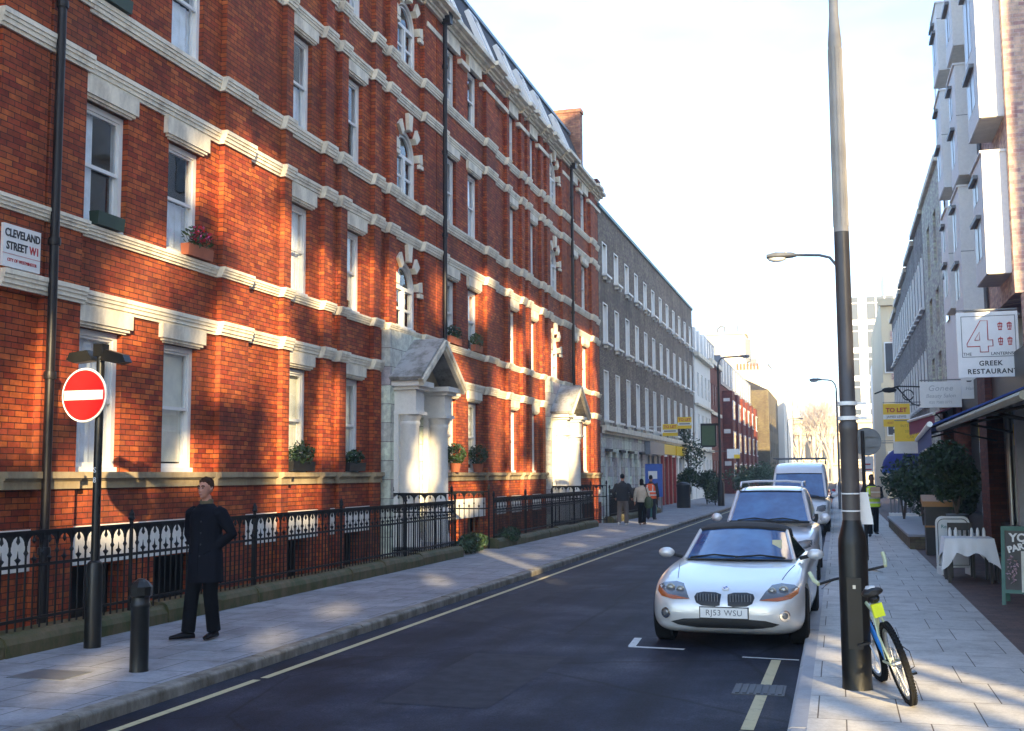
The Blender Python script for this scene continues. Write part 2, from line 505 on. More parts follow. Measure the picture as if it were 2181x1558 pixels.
Y0, Y1 = -60.0, 330.0
struct('ground', MB().box(-400, 400, -200, 900, -3.2, -2.9), M['asphalt'])
struct('road', MB().box(-5.76, -0.42, Y0, Y1, -0.5, ROADZ), M['asphalt'])
struct('left_pavement', MB().box(-8.62, -5.92, Y0, 84.0, -0.5, 0.0).box(-10.2, -8.62, 54.5, 84, -0.5, -0.004)
       .box(-10.6, -5.92, 84.0, Y1, -0.5, 0.0), M['pave_left'])
struct('right_pavement', MB().box(-0.28, 1.75, Y0, Y1, -0.5, 0.0), M['pave_right'])
struct('forecourt_pavement', MB().box(1.75, 3.75, 7.0, 64, -0.5, -0.004).box(1.75, 3.75, 64, Y1, -0.5, -0.004).box(1.75, 40, -60, 7.0, -0.5, -0.004), M['forecourt'])
struct('lightwell_floor', MB().box(-10.2, -8.62, 2.0, 54.5, -2.5, -2.0), M['pave_left'])

def kerb(name, x0, x1, edge, mat, seed, y_from=-30, y_to=140):
    rnd = random.Random(seed)
    mb = MB(); y = y_from
    s = 1 if edge > 0 else -1
    while y < y_to:
        l = rnd.uniform(1.0, 1.75)
        dz = rnd.uniform(-0.006, 0.010); dx = rnd.uniform(-0.008, 0.008)
        xo = (x1 if s > 0 else x0) + dx; xi = x0 if s > 0 else x1
        r = 0.035
        pts = [(xi, -0.4), (xo, -0.4), (xo, -r + dz)] + [(xo - s * r * (1 - math.cos(t)), -r + dz + r * math.sin(t)) for t in (0.4, 0.8, 1.2, 1.57)] + [(xi, dz)]
        mb.prism(pts, 'y', y + 0.006, y + l - 0.006)
        y += l
    mb.box(min(x0, x1), max(x0, x1), y_from, y_to, -0.45, -0.03)
    mb2 = MB(); mb2.v, mb2.f = mb.v, mb.f
    struct(name, mb2, mat)
kerb('left_kerb', -5.92, -5.76, 1, M['kerb'], 3)
kerb('right_kerb', -0.42, -0.28, -1, M['kerb_right'], 5)

# painted markings
mk = MB(); z = ROADZ + 0.005
def strip(mb, x0, ya, x1, yb, w, zz=z):
    d = Vector((x1 - x0, yb - ya, 0)).normalized(); n = Vector((d.y, -d.x, 0)) * w / 2
    a = Vector((x0, ya, zz)); c = Vector((x1, yb, zz))
    mb.quad(a - n, a + n, c + n, c - n)
strip(mk, -5.47, 4.0, -5.46, 9.92, 0.085)
strip(mk, -5.44, 10.02, -5.50, 60.0, 0.085)
strip(mk, -5.50, 60.0, -5.50, 120.0, 0.085)
strip(mk, -0.69, 12.3, -0.735, 8.95, 0.10)
strip(mk, -0.74, 8.9, -0.80, 3.0, 0.10)
struct('road_line', mk, M['paint_yellow'])
bm_ = MB()
strip(bm_, -2.36, 12.86, -1.72, 12.80, 0.09); strip(bm_, -2.33, 12.90, -2.37, 13.55, 0.09)
strip(bm_, -1.05, 12.42, -0.46, 12.36, 0.05)
struct('road_line', bm_, M['paint_white'])
# reinstated trenches in the asphalt
M['patch'] = stained('patched_asphalt', (0.030, 0.032, 0.044), (0.010, 0.011, 0.018), rough=0.8, scale=5.0, lo=0.4, hi=0.65, amount=0.9)
pt_ = MB()
for (xa, xb, ya, yb) in ((-3.9, -2.9, 9.2, 12.0), (-5.2, -4.6, 14.5, 21.0), (-3.4, -2.6, 24.0, 29.0)):
    pt_.quad((xa, ya, ROADZ + 0.003), (xb, ya, ROADZ + 0.003), (xb + .03, yb, ROADZ + 0.003), (xa - .02, yb, ROADZ + 0.003))
struct('road_patch_surface', pt_, M['patch'])
# gutter grate, patched asphalt
gr = MB().box(-0.98, -0.52, 10.35, 10.85, ROADZ - 0.02, ROADZ + 0.008)
for k in range(7):
    gr.box(-0.95 + k * 0.062, -0.915 + k * 0.062, 10.38, 10.82, ROADZ, ROADZ + 0.016)
solo('drain_grate', gr, plain('worn_iron', (0.05, 0.05, 0.055), 0.6), 'grey iron drain grate in the gutter in front of the silver roadster', 'drain grate')
solo('manhole_cover', MB().box(-7.5, -6.9, 8.9, 9.35, -0.01, 0.006), M['grey'], 'rectangular dark cover set in the pavement beside the bollard', 'manhole cover')
# ------------------------------------------------------------------ walls with openings, sash windows
def grid_wall(mb, xf, ya, yb, za, zb, ops, depth=0.2, sgn=1):
    """wall sheet in the plane x = xf; openings (y0,y1,z0,z1) get reveals going back by depth (sgn=+1: wall faces +x)"""
    ys = sorted(set([ya, yb] + [v for o in ops for v in (o[0], o[1]) if ya < v < yb]))
    zs = sorted(set([za, zb] + [v for o in ops for v in (o[2], o[3]) if za < v < zb]))
    for i in range(len(ys) - 1):
        for j in range(len(zs) - 1):
            yc = (ys[i] + ys[i + 1]) / 2; zc = (zs[j] + zs[j + 1]) / 2
            if any(o[0] < yc < o[1] and o[2] < zc < o[3] for o in ops): continue
            q = [(xf, ys[i], zs[j]), (xf, ys[i + 1], zs[j]), (xf, ys[i + 1], zs[j + 1]), (xf, ys[i], zs[j + 1])]
            mb.quad(*(q if sgn > 0 else q[::-1]))
    xb = xf - sgn * depth
    for (a, c, d, e) in ops:
        for q in ([(xf, a, d), (xb, a, d), (xb, a, e), (xf, a, e)], [(xf, c, d), (xf, c, e), (xb, c, e), (xb, c, d)],
                  [(xf, a, d), (xf, c, d), (xb, c, d), (xb, a, d)], [(xf, a, e), (xb, a, e), (xb, c, e), (xf, c, e)]):
            mb.quad(*q)
    return mb

WIN = {}
def sash(w, h, style='plain', panes=(1, 1)):
    """sash window meshes in local space: opening centred on y=0, foot at z=0, wall face at x=0, facing +x"""
    key = (round(w, 3), round(h, 3), style, panes)
    if key in WIN: return WIN[key]
    f = MB(); jw = 0.085; x0, x1 = -0.24, -0.09; hw = w / 2
    f.box(x0, x1, -hw, -hw + jw, 0.07, h).box(x0, x1, hw - jw, hw, 0.07, h).box(x0, x1, -hw + jw, hw - jw, h - 0.09, h)
    f.box(x0, -0.03, -hw + 0.002, hw - 0.002, 0, 0.07)
    iw = hw - jw; mid = h * 0.5
    f.box(-0.155, -0.115, -iw, -iw + 0.045, mid, h - 0.09).box(-0.155, -0.115, iw - 0.045, iw, mid, h - 0.09)
    f.box(-0.155, -0.108, -iw, iw, mid - 0.02, mid + 0.035).box(-0.155, -0.115, -iw + 0.045, iw - 0.045, h - 0.13, h - 0.09)
    f.box(-0.20, -0.16, -iw, -iw + 0.045, 0.07, mid - 0.02).box(-0.20, -0.16, iw - 0.045, iw, 0.07, mid - 0.02)
    f.box(-0.20, -0.16, -iw + 0.045, iw - 0.045, 0.07, 0.14)
    for k in range(1, panes[0]):
        y = -iw + 2 * iw * k / panes[0]
        f.box(-0.150, -0.122, y - 0.012, y + 0.012, mid + 0.035, h - 0.13).box(-0.195, -0.166, y - 0.012, y + 0.012, 0.14, mid - 0.02)
    for k in range(1, panes[1]):
        for (za, zb, xa, xb) in ((mid + 0.035, h - 0.13, -0.149, -0.123), (0.14, mid - 0.02, -0.194, -0.167)):
            z = za + (zb - za) * k / panes[1]
            f.box(xa, xb, -iw + 0.045, iw - 0.045, z - 0.011, z + 0.011)
    g = MB()
    g.quad((-0.137, -iw + 0.04, mid + 0.03), (-0.137, iw - 0.04, mid + 0.03), (-0.137, iw - 0.04, h - 0.12), (-0.137, -iw + 0.04, h - 0.12))
    g.quad((-0.182, -iw + 0.04, 0.13), (-0.182, iw - 0.04, 0.13), (-0.182, iw - 0.04, mid - 0.01), (-0.182, -iw + 0.04, mid - 0.01))
    fm = f.mesh('window', M['white']); gm = g.mesh('glass', M['glass'], fix=False)
    WIN[key] = (fm, gm)
    return WIN[key]

def curtain_mesh(w, h, kind, rnd):
    mb = MB(); hw = w / 2 - 0.09
    if kind == 'blind':
        zb = h * rnd.uniform(0.02, 0.35)
        mb.box(-0.225, -0.212, -hw, hw, zb, h - 0.1)
    else:
        def drape(ya, yb, za, zb):
            n = 12; vs = []; fs = []
            for k in range(n + 1):
                y = ya + (yb - ya) * k / n
                x = -0.23 + 0.014 * math.sin(k * 2.1) + rnd.uniform(-0.004, 0.004)
                vs += [(x, y, za), (x, y, zb)]
            for k in range(n): fs.append((2 * k, 2 * k + 2, 2 * k + 3, 2 * k + 1))
            mb.add(vs, fs)
        if kind == 'net': drape(-hw, hw, 0.08, h - 0.1)
        elif kind == 'half': drape(-hw, hw, 0.08, h * 0.5)
        elif kind == 'left': drape(-hw, -hw * 0.1, 0.08, h - 0.1)
        else:
            drape(-hw, -hw * 0.45, 0.08, h - 0.1); drape(hw * 0.5, hw, 0.08, h - 0.1)
    return mb

def put_window(bld, x, yc, z, w, h, style='plain', cover=None, rnd=random, side=1, panes=(1, 1)):
    fm, gm = sash(w, h, style, panes)
    o = part('window', fm, None, bld, loc=(x, yc, z))
    if side < 0: o.rotation_euler = (0, 0, PI)
    part('glass', gm, None, o)
    if cover:
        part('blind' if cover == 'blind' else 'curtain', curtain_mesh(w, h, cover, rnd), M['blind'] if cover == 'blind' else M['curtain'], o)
    return o

# ------------------------------------------------------------------ the red brick mansion block on the left
XF = -10.2
END = 49.4
red = thing('mansion_block', 'long red brick mansion block with pale stone bands and slate mansard roof', 'building', (XF, 27, 0), world=True)
rw = random.Random(11)
WINS = []      # (yc, w, z0, z1)
PIERS = []
units = [-2.38, 12.87, 28.12, 43.37]
FL = [(1.93, 3.97), (5.45, 7.27), (8.82, 10.76), (12.21, 13.92)]
STR = [(4.27, 4.50), (5.27, 5.45), (7.62, 7.86), (8.57, 8.82), (11.07, 11.31), (11.97, 12.21)]
arches = []; pipes = []
for u in units:
    pipes.append(u)
    for (a, c) in ((0.42, 1.42), (2.5, 3.45), (6.58, 7.55), (9.18, 10.12)):
        for k, (za, zb) in enumerate(FL):
            if 5.2 < u + a and u + c < END - 0.3:
                if k == 0 and u + a < 11.9: continue
                WINS.append((u + (a + c) / 2, c - a, za, zb))
    for (a, c) in ((-0.45, 0.3), (4.02, 4.95), (6.26, 6.54), (8.0, 8.4), (8.8, 9.13), (10.62, 11.0), (11.5, 11.95), (13.85, 14.75)):
        if u + a > 5.0 and u + c < END: PIERS.append((u + a, u + c))
    if u + 12.2 > 5.2 and u + 13.8 < END: arches.append(u + 12.92)
ops = [(yc - w / 2, yc + w / 2, za, zb) for (yc, w, za, zb) in WINS]
AW, ASPR = 1.36, 1.05       # arched window: width, height of the springing above the sill
for ya in arches:
    for k in (1, 2, 3):
        z0 = FL[k][0]
        ops.append((ya - AW / 2, ya + AW / 2, z0, z0 + ASPR + AW / 2))
porches = [ya for ya in arches]
for ya in porches:
    if ya < 12: ops.append((9.2, 11.75, 0.2, 4.2))
    else: ops.append((ya - 0.75, ya + 0.75, 0.25, 3.3))
# basement windows
base_w = []
for u in units:
    for a, c in ((0.3, 1.6), (2.4, 3.6), (6.5, 7.6), (9.1, 10.2)):
        if u + a > 5.2 and u + c < END - 0.3: base_w.append(((2 * u + a + c) / 2, c - a))
ops += [(yc - w / 2, yc + w / 2, -1.0, 0.62) for yc, w in base_w]

wall = MB()
grid_wall(wall, XF, 5.0, END, -2.0, 14.3, ops, 0.26)
wall.box(-19.0, XF - 0.9, 5.0, END, -2.0, 14.3)          # the body behind the rooms
wall.quad((XF, 5.0, -2), (-11.1, 5.0, -2), (-11.1, 5.0, 14.3), (XF, 5.0, 14.3)).quad((XF, END, -2), (-11.1, END, -2), (-11.1, END, 14.3), (XF, END, 14.3))
wall.quad((XF, 5, 14.3), (XF, END, 14.3), (-11.1, END, 14.3), (-11.1, 5, 14.3))
# arch spandrels (fill between the round head and the square opening)
def arch_fill(mb, x, yc, z0, w, spr, depth):
    r = w / 2; n = 14; zt = z0 + spr + r
    pts = [(yc + r * math.cos(PI * k / n), z0 + spr + r * math.sin(PI * k / n)) for k in range(n + 1)]
    for k in range(n):
        (ya, za), (yb, zb) = pts[k], pts[k + 1]
        mb.quad((x, ya, za), (x, yb, zb), (x, yb, zt), (x, ya, zt))
        mb.quad((x, ya, za), (x - depth, ya, za), (x - depth, yb, zb), (x, yb, zb))
for ya in arches:
    for k in (1, 2, 3): arch_fill(wall, XF - 0.001, ya, FL[k][0], AW, ASPR, 0.24)
part('wall', wall, M['brick'], red)
boxes('pilaster', M['brick'], red, [(XF - 0.05, XF + 0.11, a, c, -2.0, 14.27) for (a, c) in PIERS if not 9 < a < 12])
boxes('pilaster', M['brick'], red, [(XF - 0.05, XF + 0.11, a, c, 4.25, 14.27) for (a, c) in PIERS if 9 < a < 12])
# thin near-black sheet standing in for the unlit rooms behind the panes
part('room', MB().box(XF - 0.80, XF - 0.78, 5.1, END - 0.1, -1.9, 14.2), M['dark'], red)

# string courses: stepped mouldings that break forward over every pilaster
def moulding(name, mat, za, zb, proj=0.10, skip=(), steps=None):
    mb = MB(); h = zb - za
    prof = steps or [(0.0, 0.22, 0.35), (0.22, 0.5, 0.62), (0.5, 0.72, 0.82), (0.72, 1.0, 1.0)]
    cuts = sorted(set([5.0, END] + [v for p in PIERS for v in (p[0] - 0.06, p[1] + 0.06)] + [v for s in skip for v in s]))
    for i in range(len(cuts) - 1):
        a, c = cuts[i], cuts[i + 1]; mc = (a + c) / 2
        if any(s[0] < mc < s[1] for s in skip):
            if mb.v: part(name, mb, mat, red)
            mb = MB(); continue
        off = 0.11 if any(p[0] - 0.06 < mc < p[1] + 0.06 for p in PIERS) else 0.0
        e = 0.0015 if off else 0.0
        for (t0, t1, q) in prof:
            mb.box(XF - 0.02, XF + off + proj * q, a - e, c + e, za + h * t0, za + h * t1)
    if mb.v: part(name, mb, mat, red)
pskip = [(ya - 1.62, ya + (1.65 if ya > 12 else 1.05)) for ya in porches]
for i, (za, zb) in enumerate(STR):
    moulding('string_course', M['stone'], za, zb, 0.09, skip=pskip if i == 0 else ())
moulding('sill_course', M['sill_stone'], 1.70, 1.93, 0.10, skip=[(a if a > 12 else 9.2, c if a > 12 else 11.75) for a, c in pskip], steps=[(0.0, 0.5, 0.35), (0.5, 0.62, 0.6), (0.62, 1.0, 1.0)])
moulding('cornice', M['stone'], 14.25, 14.62, 0.42, steps=[(0, 0.2, 0.2), (0.2, 0.4, 0.35), (0.4, 0.65, 0.65), (0.65, 1.0, 1.0)])
cuts = sorted([5.0, END] + [v for (yc, w, za, zb) in WINS if za > 12 for v in (yc - w / 2 - 0.16, yc + w / 2 + 0.16)] + [v for ya in arches for v in (ya - 1.1, ya + 1.1)])
boxes('string_course', M['stone'], red, [(XF - 0.02, XF + 0.14, cuts[i], cuts[i + 1], 13.72, 13.86) for i in range(0, len(cuts) - 1, 2)])

# windows of the three upper floors and the ground floor, one lintel block over each
lint = {}
for (yc, w, za, zb) in WINS:
    fl = [f[0] for f in FL].index(za)
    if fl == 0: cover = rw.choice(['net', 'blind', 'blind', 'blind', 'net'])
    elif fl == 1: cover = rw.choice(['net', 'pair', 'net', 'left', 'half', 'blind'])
    else: cover = rw.choice([None, 'net', 'half', 'left', 'pair', 'blind', 'net'])  # some pale curtains added to stand in for sky reflected in the panes
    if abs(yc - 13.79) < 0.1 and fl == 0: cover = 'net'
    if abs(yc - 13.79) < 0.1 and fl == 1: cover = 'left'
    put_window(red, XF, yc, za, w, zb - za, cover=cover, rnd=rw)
    key = (round(w, 2), fl)
    if key not in lint:
        hw = w / 2 + 0.15; hh = (0.30, 0.35, 0.31, 0.34)[fl]
        mb = MB().box(-0.03, 0.085, -hw, hw, 0.075, hh + 0.005).box(-0.10, 0.06, -hw + 0.05, hw - 0.05, 0.03, 0.075).box(-0.10, 0.03, -hw + 0.1, hw - 0.1, 0.0, 0.03)
        if fl == 3: mb = MB().box(-0.03, 0.10, -hw, hw, 0.0, hh)
        lint[key] = mb.mesh('lintel', M['stone'])
    part('lintel', lint[key], None, red, loc=(XF, yc, zb))
# arched stair windows with paired lights, alternate stone voussoirs
af = MB(); r = AW / 2
n = 14
for (ro, ri, xa, xb) in ((r, r - 0.09, -0.22, -0.08), (r - 0.13, r - 0.17, -0.17, -0.12)):
    for k in range(n):
        t0, t1 = PI * k / n, PI * (k + 1) / n
        P = lambda rr, t, x: (x, rr * math.cos(t), ASPR + rr * math.sin(t))
        af.add([P(ro, t0, xa), P(ro, t1, xa), P(ri, t1, xa), P(ri, t0, xa), P(ro, t0, xb), P(ro, t1, xb), P(ri, t1, xb), P(ri, t0, xb)],
               [(0, 1, 2, 3), (7, 6, 5, 4), (0, 4, 5, 1), (2, 6, 7, 3)])
af.box(-0.22, -0.08, -r, -r + 0.09, 0.07, ASPR).box(-0.22, -0.08, r - 0.09, r, 0.07, ASPR)
af.box(-0.22, -0.02, -r, r, 0, 0.07).box(-0.2, -0.09, -r + 0.09, r - 0.09, ASPR - 0.05, ASPR + 0.04)
af.box(-0.2, -0.08, -0.055, 0.055, 0.07, ASPR - 0.05)
for s in (-1, 1):
    af.box(-0.17, -0.12, min(s * 0.055, s * (r - 0.09)), max(s * 0.055, s * (r - 0.09)), ASPR * 0.47, ASPR * 0.53)
    for yy in (0.055, r - 0.13): af.box(-0.17, -0.12, min(s * yy, s * (yy + 0.04)), max(s * yy, s * (yy + 0.04)), 0.07, ASPR - 0.05)
    af.box(-0.17, -0.12, min(s * 0.09, s * (r - 0.13)), max(s * 0.09, s * (r - 0.13)), 0.07, 0.13)
afm = af.mesh('arched_window', M['white'])
ag = MB()
ag.add([(-0.146, r * 0.93 * math.cos(PI * k / n), ASPR + r * 0.93 * math.sin(PI * k / n)) for k in range(n + 1)], [tuple(range(n + 1))])
ag.quad((-0.146, -r + 0.08, 0.07), (-0.146, r - 0.08, 0.07), (-0.146, r - 0.08, ASPR), (-0.146, -r + 0.08, ASPR))
agm = ag.mesh('glass', M['glass'], fix=False)
vs_ = MB()
for k in range(9):
    if k % 2: continue
    t0, t1 = PI * (k + 0.08) / 9, PI * (k + 0.92) / 9
    ri, ro = r - 0.005, r + (0.42 if k == 4 else 0.30)
    if k in (0, 8): ro = r + 0.26
    pr = 0.10 if k == 4 else 0.075
    P = lambda rr, t, x: (x, rr * math.cos(t), ASPR + rr * math.sin(t))
    vs_.add([P(ro, t0, -0.1), P(ro, t1, -0.1), P(ri, t1, -0.1), P(ri, t0, -0.1), P(ro, t0, pr), P(ro, t1, pr), P(ri, t1, pr), P(ri, t0, pr)],
            [(3, 2, 1, 0), (4, 5, 6, 7), (0, 1, 5, 4), (2, 3, 7, 6), (1, 2, 6, 5), (3, 0, 4, 7)])
for s in (-1, 1): vs_.box(-0.1, 0.09, min(s * r, s * (r + 0.55)), max(s * r, s * (r + 0.55)), ASPR - 0.13, ASPR - 0.02)
vm = vs_.mesh('voussoirs', M['stone'])
for ya in arches:
    for k in (1, 2, 3):
        o = part('arched_window', afm, None, red, loc=(XF, ya, FL[k][0]))
        part('glass', agm, None, o)
        part('arch_stones', vm, None, red, loc=(XF, ya, FL[k][0]))
# drainpipes
for u in pipes:
    if u < 5: continue
    rp = 0.06
    ud = u - 0.42 if u < 20 else u - 0.1
    mb = MB().tube([(XF + 0.22, ud, -1.9), (XF + 0.22, ud, 14.2)], rp, 10)
    for z in (0.9, 3.2, 5.0, 8.3, 10.6, 13.0): mb.lathe([(rp + 0.02, -0.05), (rp + 0.025, 0), (rp + 0.02, 0.05)], (XF + 0.22, ud, z), 10)
    mb.prism([(ud - 0.16, 14.5), (ud + 0.16, 14.5), (ud + 0.09, 14.2), (ud - 0.09, 14.2)], 'x', XF + 0.16, XF + 0.40)
    part('drainpipe', mb, M['pipe'], red, smooth=True)
# white painted basement band and window surrounds
boxes('basement_band', M['stucco'], red, [(XF - 0.02, XF + 0.03, a, c, 0.64, 1.18) for a, c in ((5.0, 24.0), (28.0, 39.2), (43.3, END))])
# mansard roof with rooflights, party-wall chimney
zt, ze = 17.45, 14.62
rf = MB()
rf.quad((XF - 0.05, 5, ze - 0.05), (XF - 0.05, END, ze - 0.05), (-11.4, END, zt), (-11.4, 5, zt)).quad((-11.4, 5, zt), (-11.4, END, zt), (-19, END, zt + 0.3), (-19, 5, zt + 0.3))
rf.add([(XF - 0.05, 5, ze - 0.05), (-11.4, 5, zt), (-19, 5, zt + 0.3), (-19, 5, ze - 0.05)], [(0, 1, 2, 3)])
rf.quad((-19, 5, ze - .4), (-19, END, ze - .4), (-19, END, zt + .3), (-19, 5, zt + .3))
roof = part('roof', rf, M['slate'], red)
part('roof_edge', MB().box(-11.46, -11.30, 5, END, zt - 0.06, zt + 0.06), plain('blue_grey_lead', (0.16, 0.22, 0.26), 0.4), roof)
nrm = Vector((zt - ze, 0, 11.4 + XF + 0.0)).normalized()
up = Vector((-11.4 - XF, 0, zt - ze)).normalized()
nrm = Vector((up.z, 0, -up.x))
RLG = plain('rooflight_glass', (0.35, 0.38, 0.42), 0.08, var=0.05, spec=1.0)
for yc in (7.5, 15.5, 19.0, 23.5, 30.3, 33.6, 36.7, 39.2, 41.6, 44.6):
    lf = MB(); lg = MB()
    c = Vector((-10.80, yc, (ze + zt) / 2)) + nrm * 0.06
    for (du, dv, hu, hv) in ((0, -0.42, 0.85, 0.05), (0, 0.42, 0.85, 0.05), (0.82, 0, 0.05, 0.45), (-0.82, 0, 0.05, 0.45)):
        mt = Matrix((( up.x, 0, nrm.x, 0), (0, 1, 0, 0), (up.z, 0, nrm.z, 0), (0, 0, 0, 1)))
        lf.obox(Matrix.Translation(c + up * du + Vector((0, dv, 0))) @ mt, hu, hv, 0.09)
    q = [c + up * a * 0.8 + Vector((0, d * 0.4, 0)) + nrm * 0.03 for a, d in ((-1, -1), (-1, 1), (1, 1), (1, -1))]
    lg.quad(*q)
    rl = part('rooflight', lf, M['white'], red)
    part('glass', lg, RLG, rl)
ch = MB().box(-16.5, -10.85, 48.9, 49.4, 13.5, 18.45).box(-16.5, -10.80, 48.86, 49.44, 18.45, 18.62)
part('chimney', ch, brick_mat('pale_red_brick', (0.48, 0.22, 0.15), (0.40, 0.16, 0.10), (0.2, 0.14, 0.1)), red)
en = MB().box(-10.75, -10.15, 48.85, 49.4, 14.62, 15.1).box(-10.85, -10.05, 48.8, 49.45, 15.1, 15.22)
part('end_pier', en, M['brick_dark'], red)

# the two stucco porches
def porch(ya):
    s = MB()
    ops_ = [(ya - 0.75, ya + 0.75, 0.25, 3.3)]
    grid_wall(s, XF + 0.22, ya - 1.6, ya + 1.62, -2.0, 5.27, ops_, 0.30)
    for yy in (ya - 1.6, ya + 1.62): s.quad((XF, yy, -2), (XF + 0.22, yy, -2), (XF + 0.22, yy, 5.27), (XF, yy, 5.27))
    for z in [0.2 + 0.42 * k for k in range(12)]:
        for (a, c) in ((ya - 1.605, ya - 1.2), (ya + 1.2, ya + 1.625)): pass
    s.quad((XF, ya - 1.6, 5.27), (XF + 0.22, ya - 1.6, 5.27), (XF + 0.22, ya + 1.62, 5.27), (XF, ya + 1.62, 5.27))
    p = part('porch', s, slab_mat_wall, red)
    cols = MB()
    for yc in (ya - 1.05, ya + 0.95):
        c = (XF + 0.50, yc, 0)
        cols.lathe([(0.30, 0.2), (0.30, 0.32), (0.25, 0.42), (0.245, 1.4), (0.225, 3.0), (0.25, 3.05), (0.25, 3.10), (0.235, 3.13), (0.30, 3.28)], c, 20)
    part('columns', cols, M['stucco'], p, smooth=True)
    e = MB()
    for yc in (ya - 1.05, ya + 0.95):
        e.box(XF + 0.2, XF + 0.82, yc - 0.32, yc + 0.32, 3.28, 3.36).box(XF + 0.2, XF + 0.76, yc - 0.27, yc + 0.27, 3.36, 3.86)
        e.box(XF + 0.2, XF + 0.86, yc - 0.36, yc + 0.36, 3.86, 3.94).box(XF + 0.2, XF + 0.94, yc - 0.46, yc + 0.46, 3.94, 4.06)
        e.box(XF + 0.2, XF + 0.33, yc - 0.3, yc + 0.3, 0.2, 3.3)
    part('entablature', e, M['stucco'], p)
    # gable roof running back to the wall
    g = MB(); za, zp = 4.06, 5.12; xa, xb = XF + 0.2, XF + 1.0
    hw = 1.58
    for sgn in (-1, 1):
        a = Vector((0, ya + sgn * hw, za)); b_ = Vector((0, ya, zp)); d = (b_ - a).normalized(); nn = Vector((0, -sgn * d.z, abs(d.y))) * 0.10
        nn = Vector((0, sgn * abs(d.z), abs(d.y))) * 0.10
        q = [a, b_, b_ + nn, a + nn]
        g.add([(x, p.y, p.z) for x in (xa, xb) for p in q], [(0, 1, 2, 3), (7, 6, 5, 4), (0, 4, 5, 1), (1, 5, 6, 2), (2, 6, 7, 3), (3, 7, 4, 0)])
    part('porch_roof', g, M['roof_stucco'], p)
    rk = MB()
    for sgn in (-1, 1):
        a = Vector((0, ya + sgn * (hw + 0.02), za)); b_ = Vector((0, ya, zp + 0.02)); d = (b_ - a).normalized()
        for (t, x1) in ((0.16, xb + 0.02), (0.08, xb + 0.06)):
            nn = Vector((0, -sgn * abs(d.z), -abs(d.y))) * t
            up_ = Vector((0, sgn * abs(d.z), abs(d.y))) * 0.03
            q = [a + up_, b_ + up_, b_ + nn, a + nn]
            rk.add([(x, p.y, p.z) for x in (xb - 0.08, x1) for p in q], [(0, 1, 2, 3), (7, 6, 5, 4), (0, 4, 5, 1), (1, 5, 6, 2), (2, 6, 7, 3), (3, 7, 4, 0)])
    part('raking_cornice', rk, M['stone'], p)
    part('tympanum', MB().prism([(ya - 1.3, 4.06), (ya + 1.3, 4.06), (ya, 4.98)], 'x', XF + 0.2, XF + 0.42), M['sill_stone'], p)
    dr = MB().box(XF - 0.1, XF - 0.04, ya - 0.74, ya + 0.74, 0.25, 3.28)
    for (y0, y1) in ((-0.62, -0.08), (0.08, 0.62)):
        for (z0, z1) in ((0.45, 1.2), (1.35, 2.5)): dr.box(XF - 0.05, XF - 0.025, ya + y0, ya + y1, z0, z1)
    part('door', dr, M['white'], p)
    part('step', MB().box(XF + 0.225, -8.62, ya - 1.3, ya + 1.3, -0.35, 0.0).box(XF + 0.225, XF + 0.95, ya - 1.2, ya + 1.2, 0.0, 0.2), M['pave_left'], p)
slab_mat_wall = brick_mat('stucco_blocks', (0.72, 0.70, 0.66), (0.70, 0.68, 0.64), (0.20, 0.18, 0.16), w=1.3, h=0.44, grime=0.2, mort=0.008, soot=(0.45, 0.38, 0.28))
for ya in porches:
    if ya > 12: porch(ya)
# dark recessed shop bay at the near end
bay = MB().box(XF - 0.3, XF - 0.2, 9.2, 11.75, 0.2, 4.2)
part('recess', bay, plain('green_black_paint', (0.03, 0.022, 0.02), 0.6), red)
fr = MB().box(XF - 0.2, XF - 0.1, 10.6, 11.3, 1.0, 1.1).box(XF - 0.2, XF - 0.1, 10.6, 11.7, 3.3, 3.4).box(XF - 0.2, XF - 0.1, 11.2, 11.3, 1.1, 3.3)
part('recess_frame', fr, plain('green_paint', (0.06, 0.10, 0.085), 0.4), red)

# ------------------------------------------------------------------ street name plate, plants on the sills
sp = solo('street_sign', MB().box(XF + 0.10, XF + 0.15, 11.58, 12.27, 4.53, 5.08), M['signwhite'], 'white street name plate with black and red lettering beside the drainpipe', 'street sign')
lettering('CLEVELAND', 0.145, (XF + 0.153, 11.93, 4.965), ROT_PX, M['ink'], sp, xscale=0.82, bold=0.003)
lettering('STREET', 0.145, (XF + 0.153, 11.83, 4.80), ROT_PX, M['ink'], sp, xscale=0.82, bold=0.003)
lettering('W1', 0.145, (XF + 0.153, 12.15, 4.80), ROT_PX, M['redink'], sp, xscale=0.82, bold=0.003)
lettering('CITY OF WESTMINSTER', 0.06, (XF + 0.153, 11.93, 4.62), ROT_PX, M['redink'], sp, xscale=0.85)
part('rim', MB().box(XF + 0.14, XF + 0.154, 11.58, 12.27, 4.695, 4.70), M['redink'], sp)

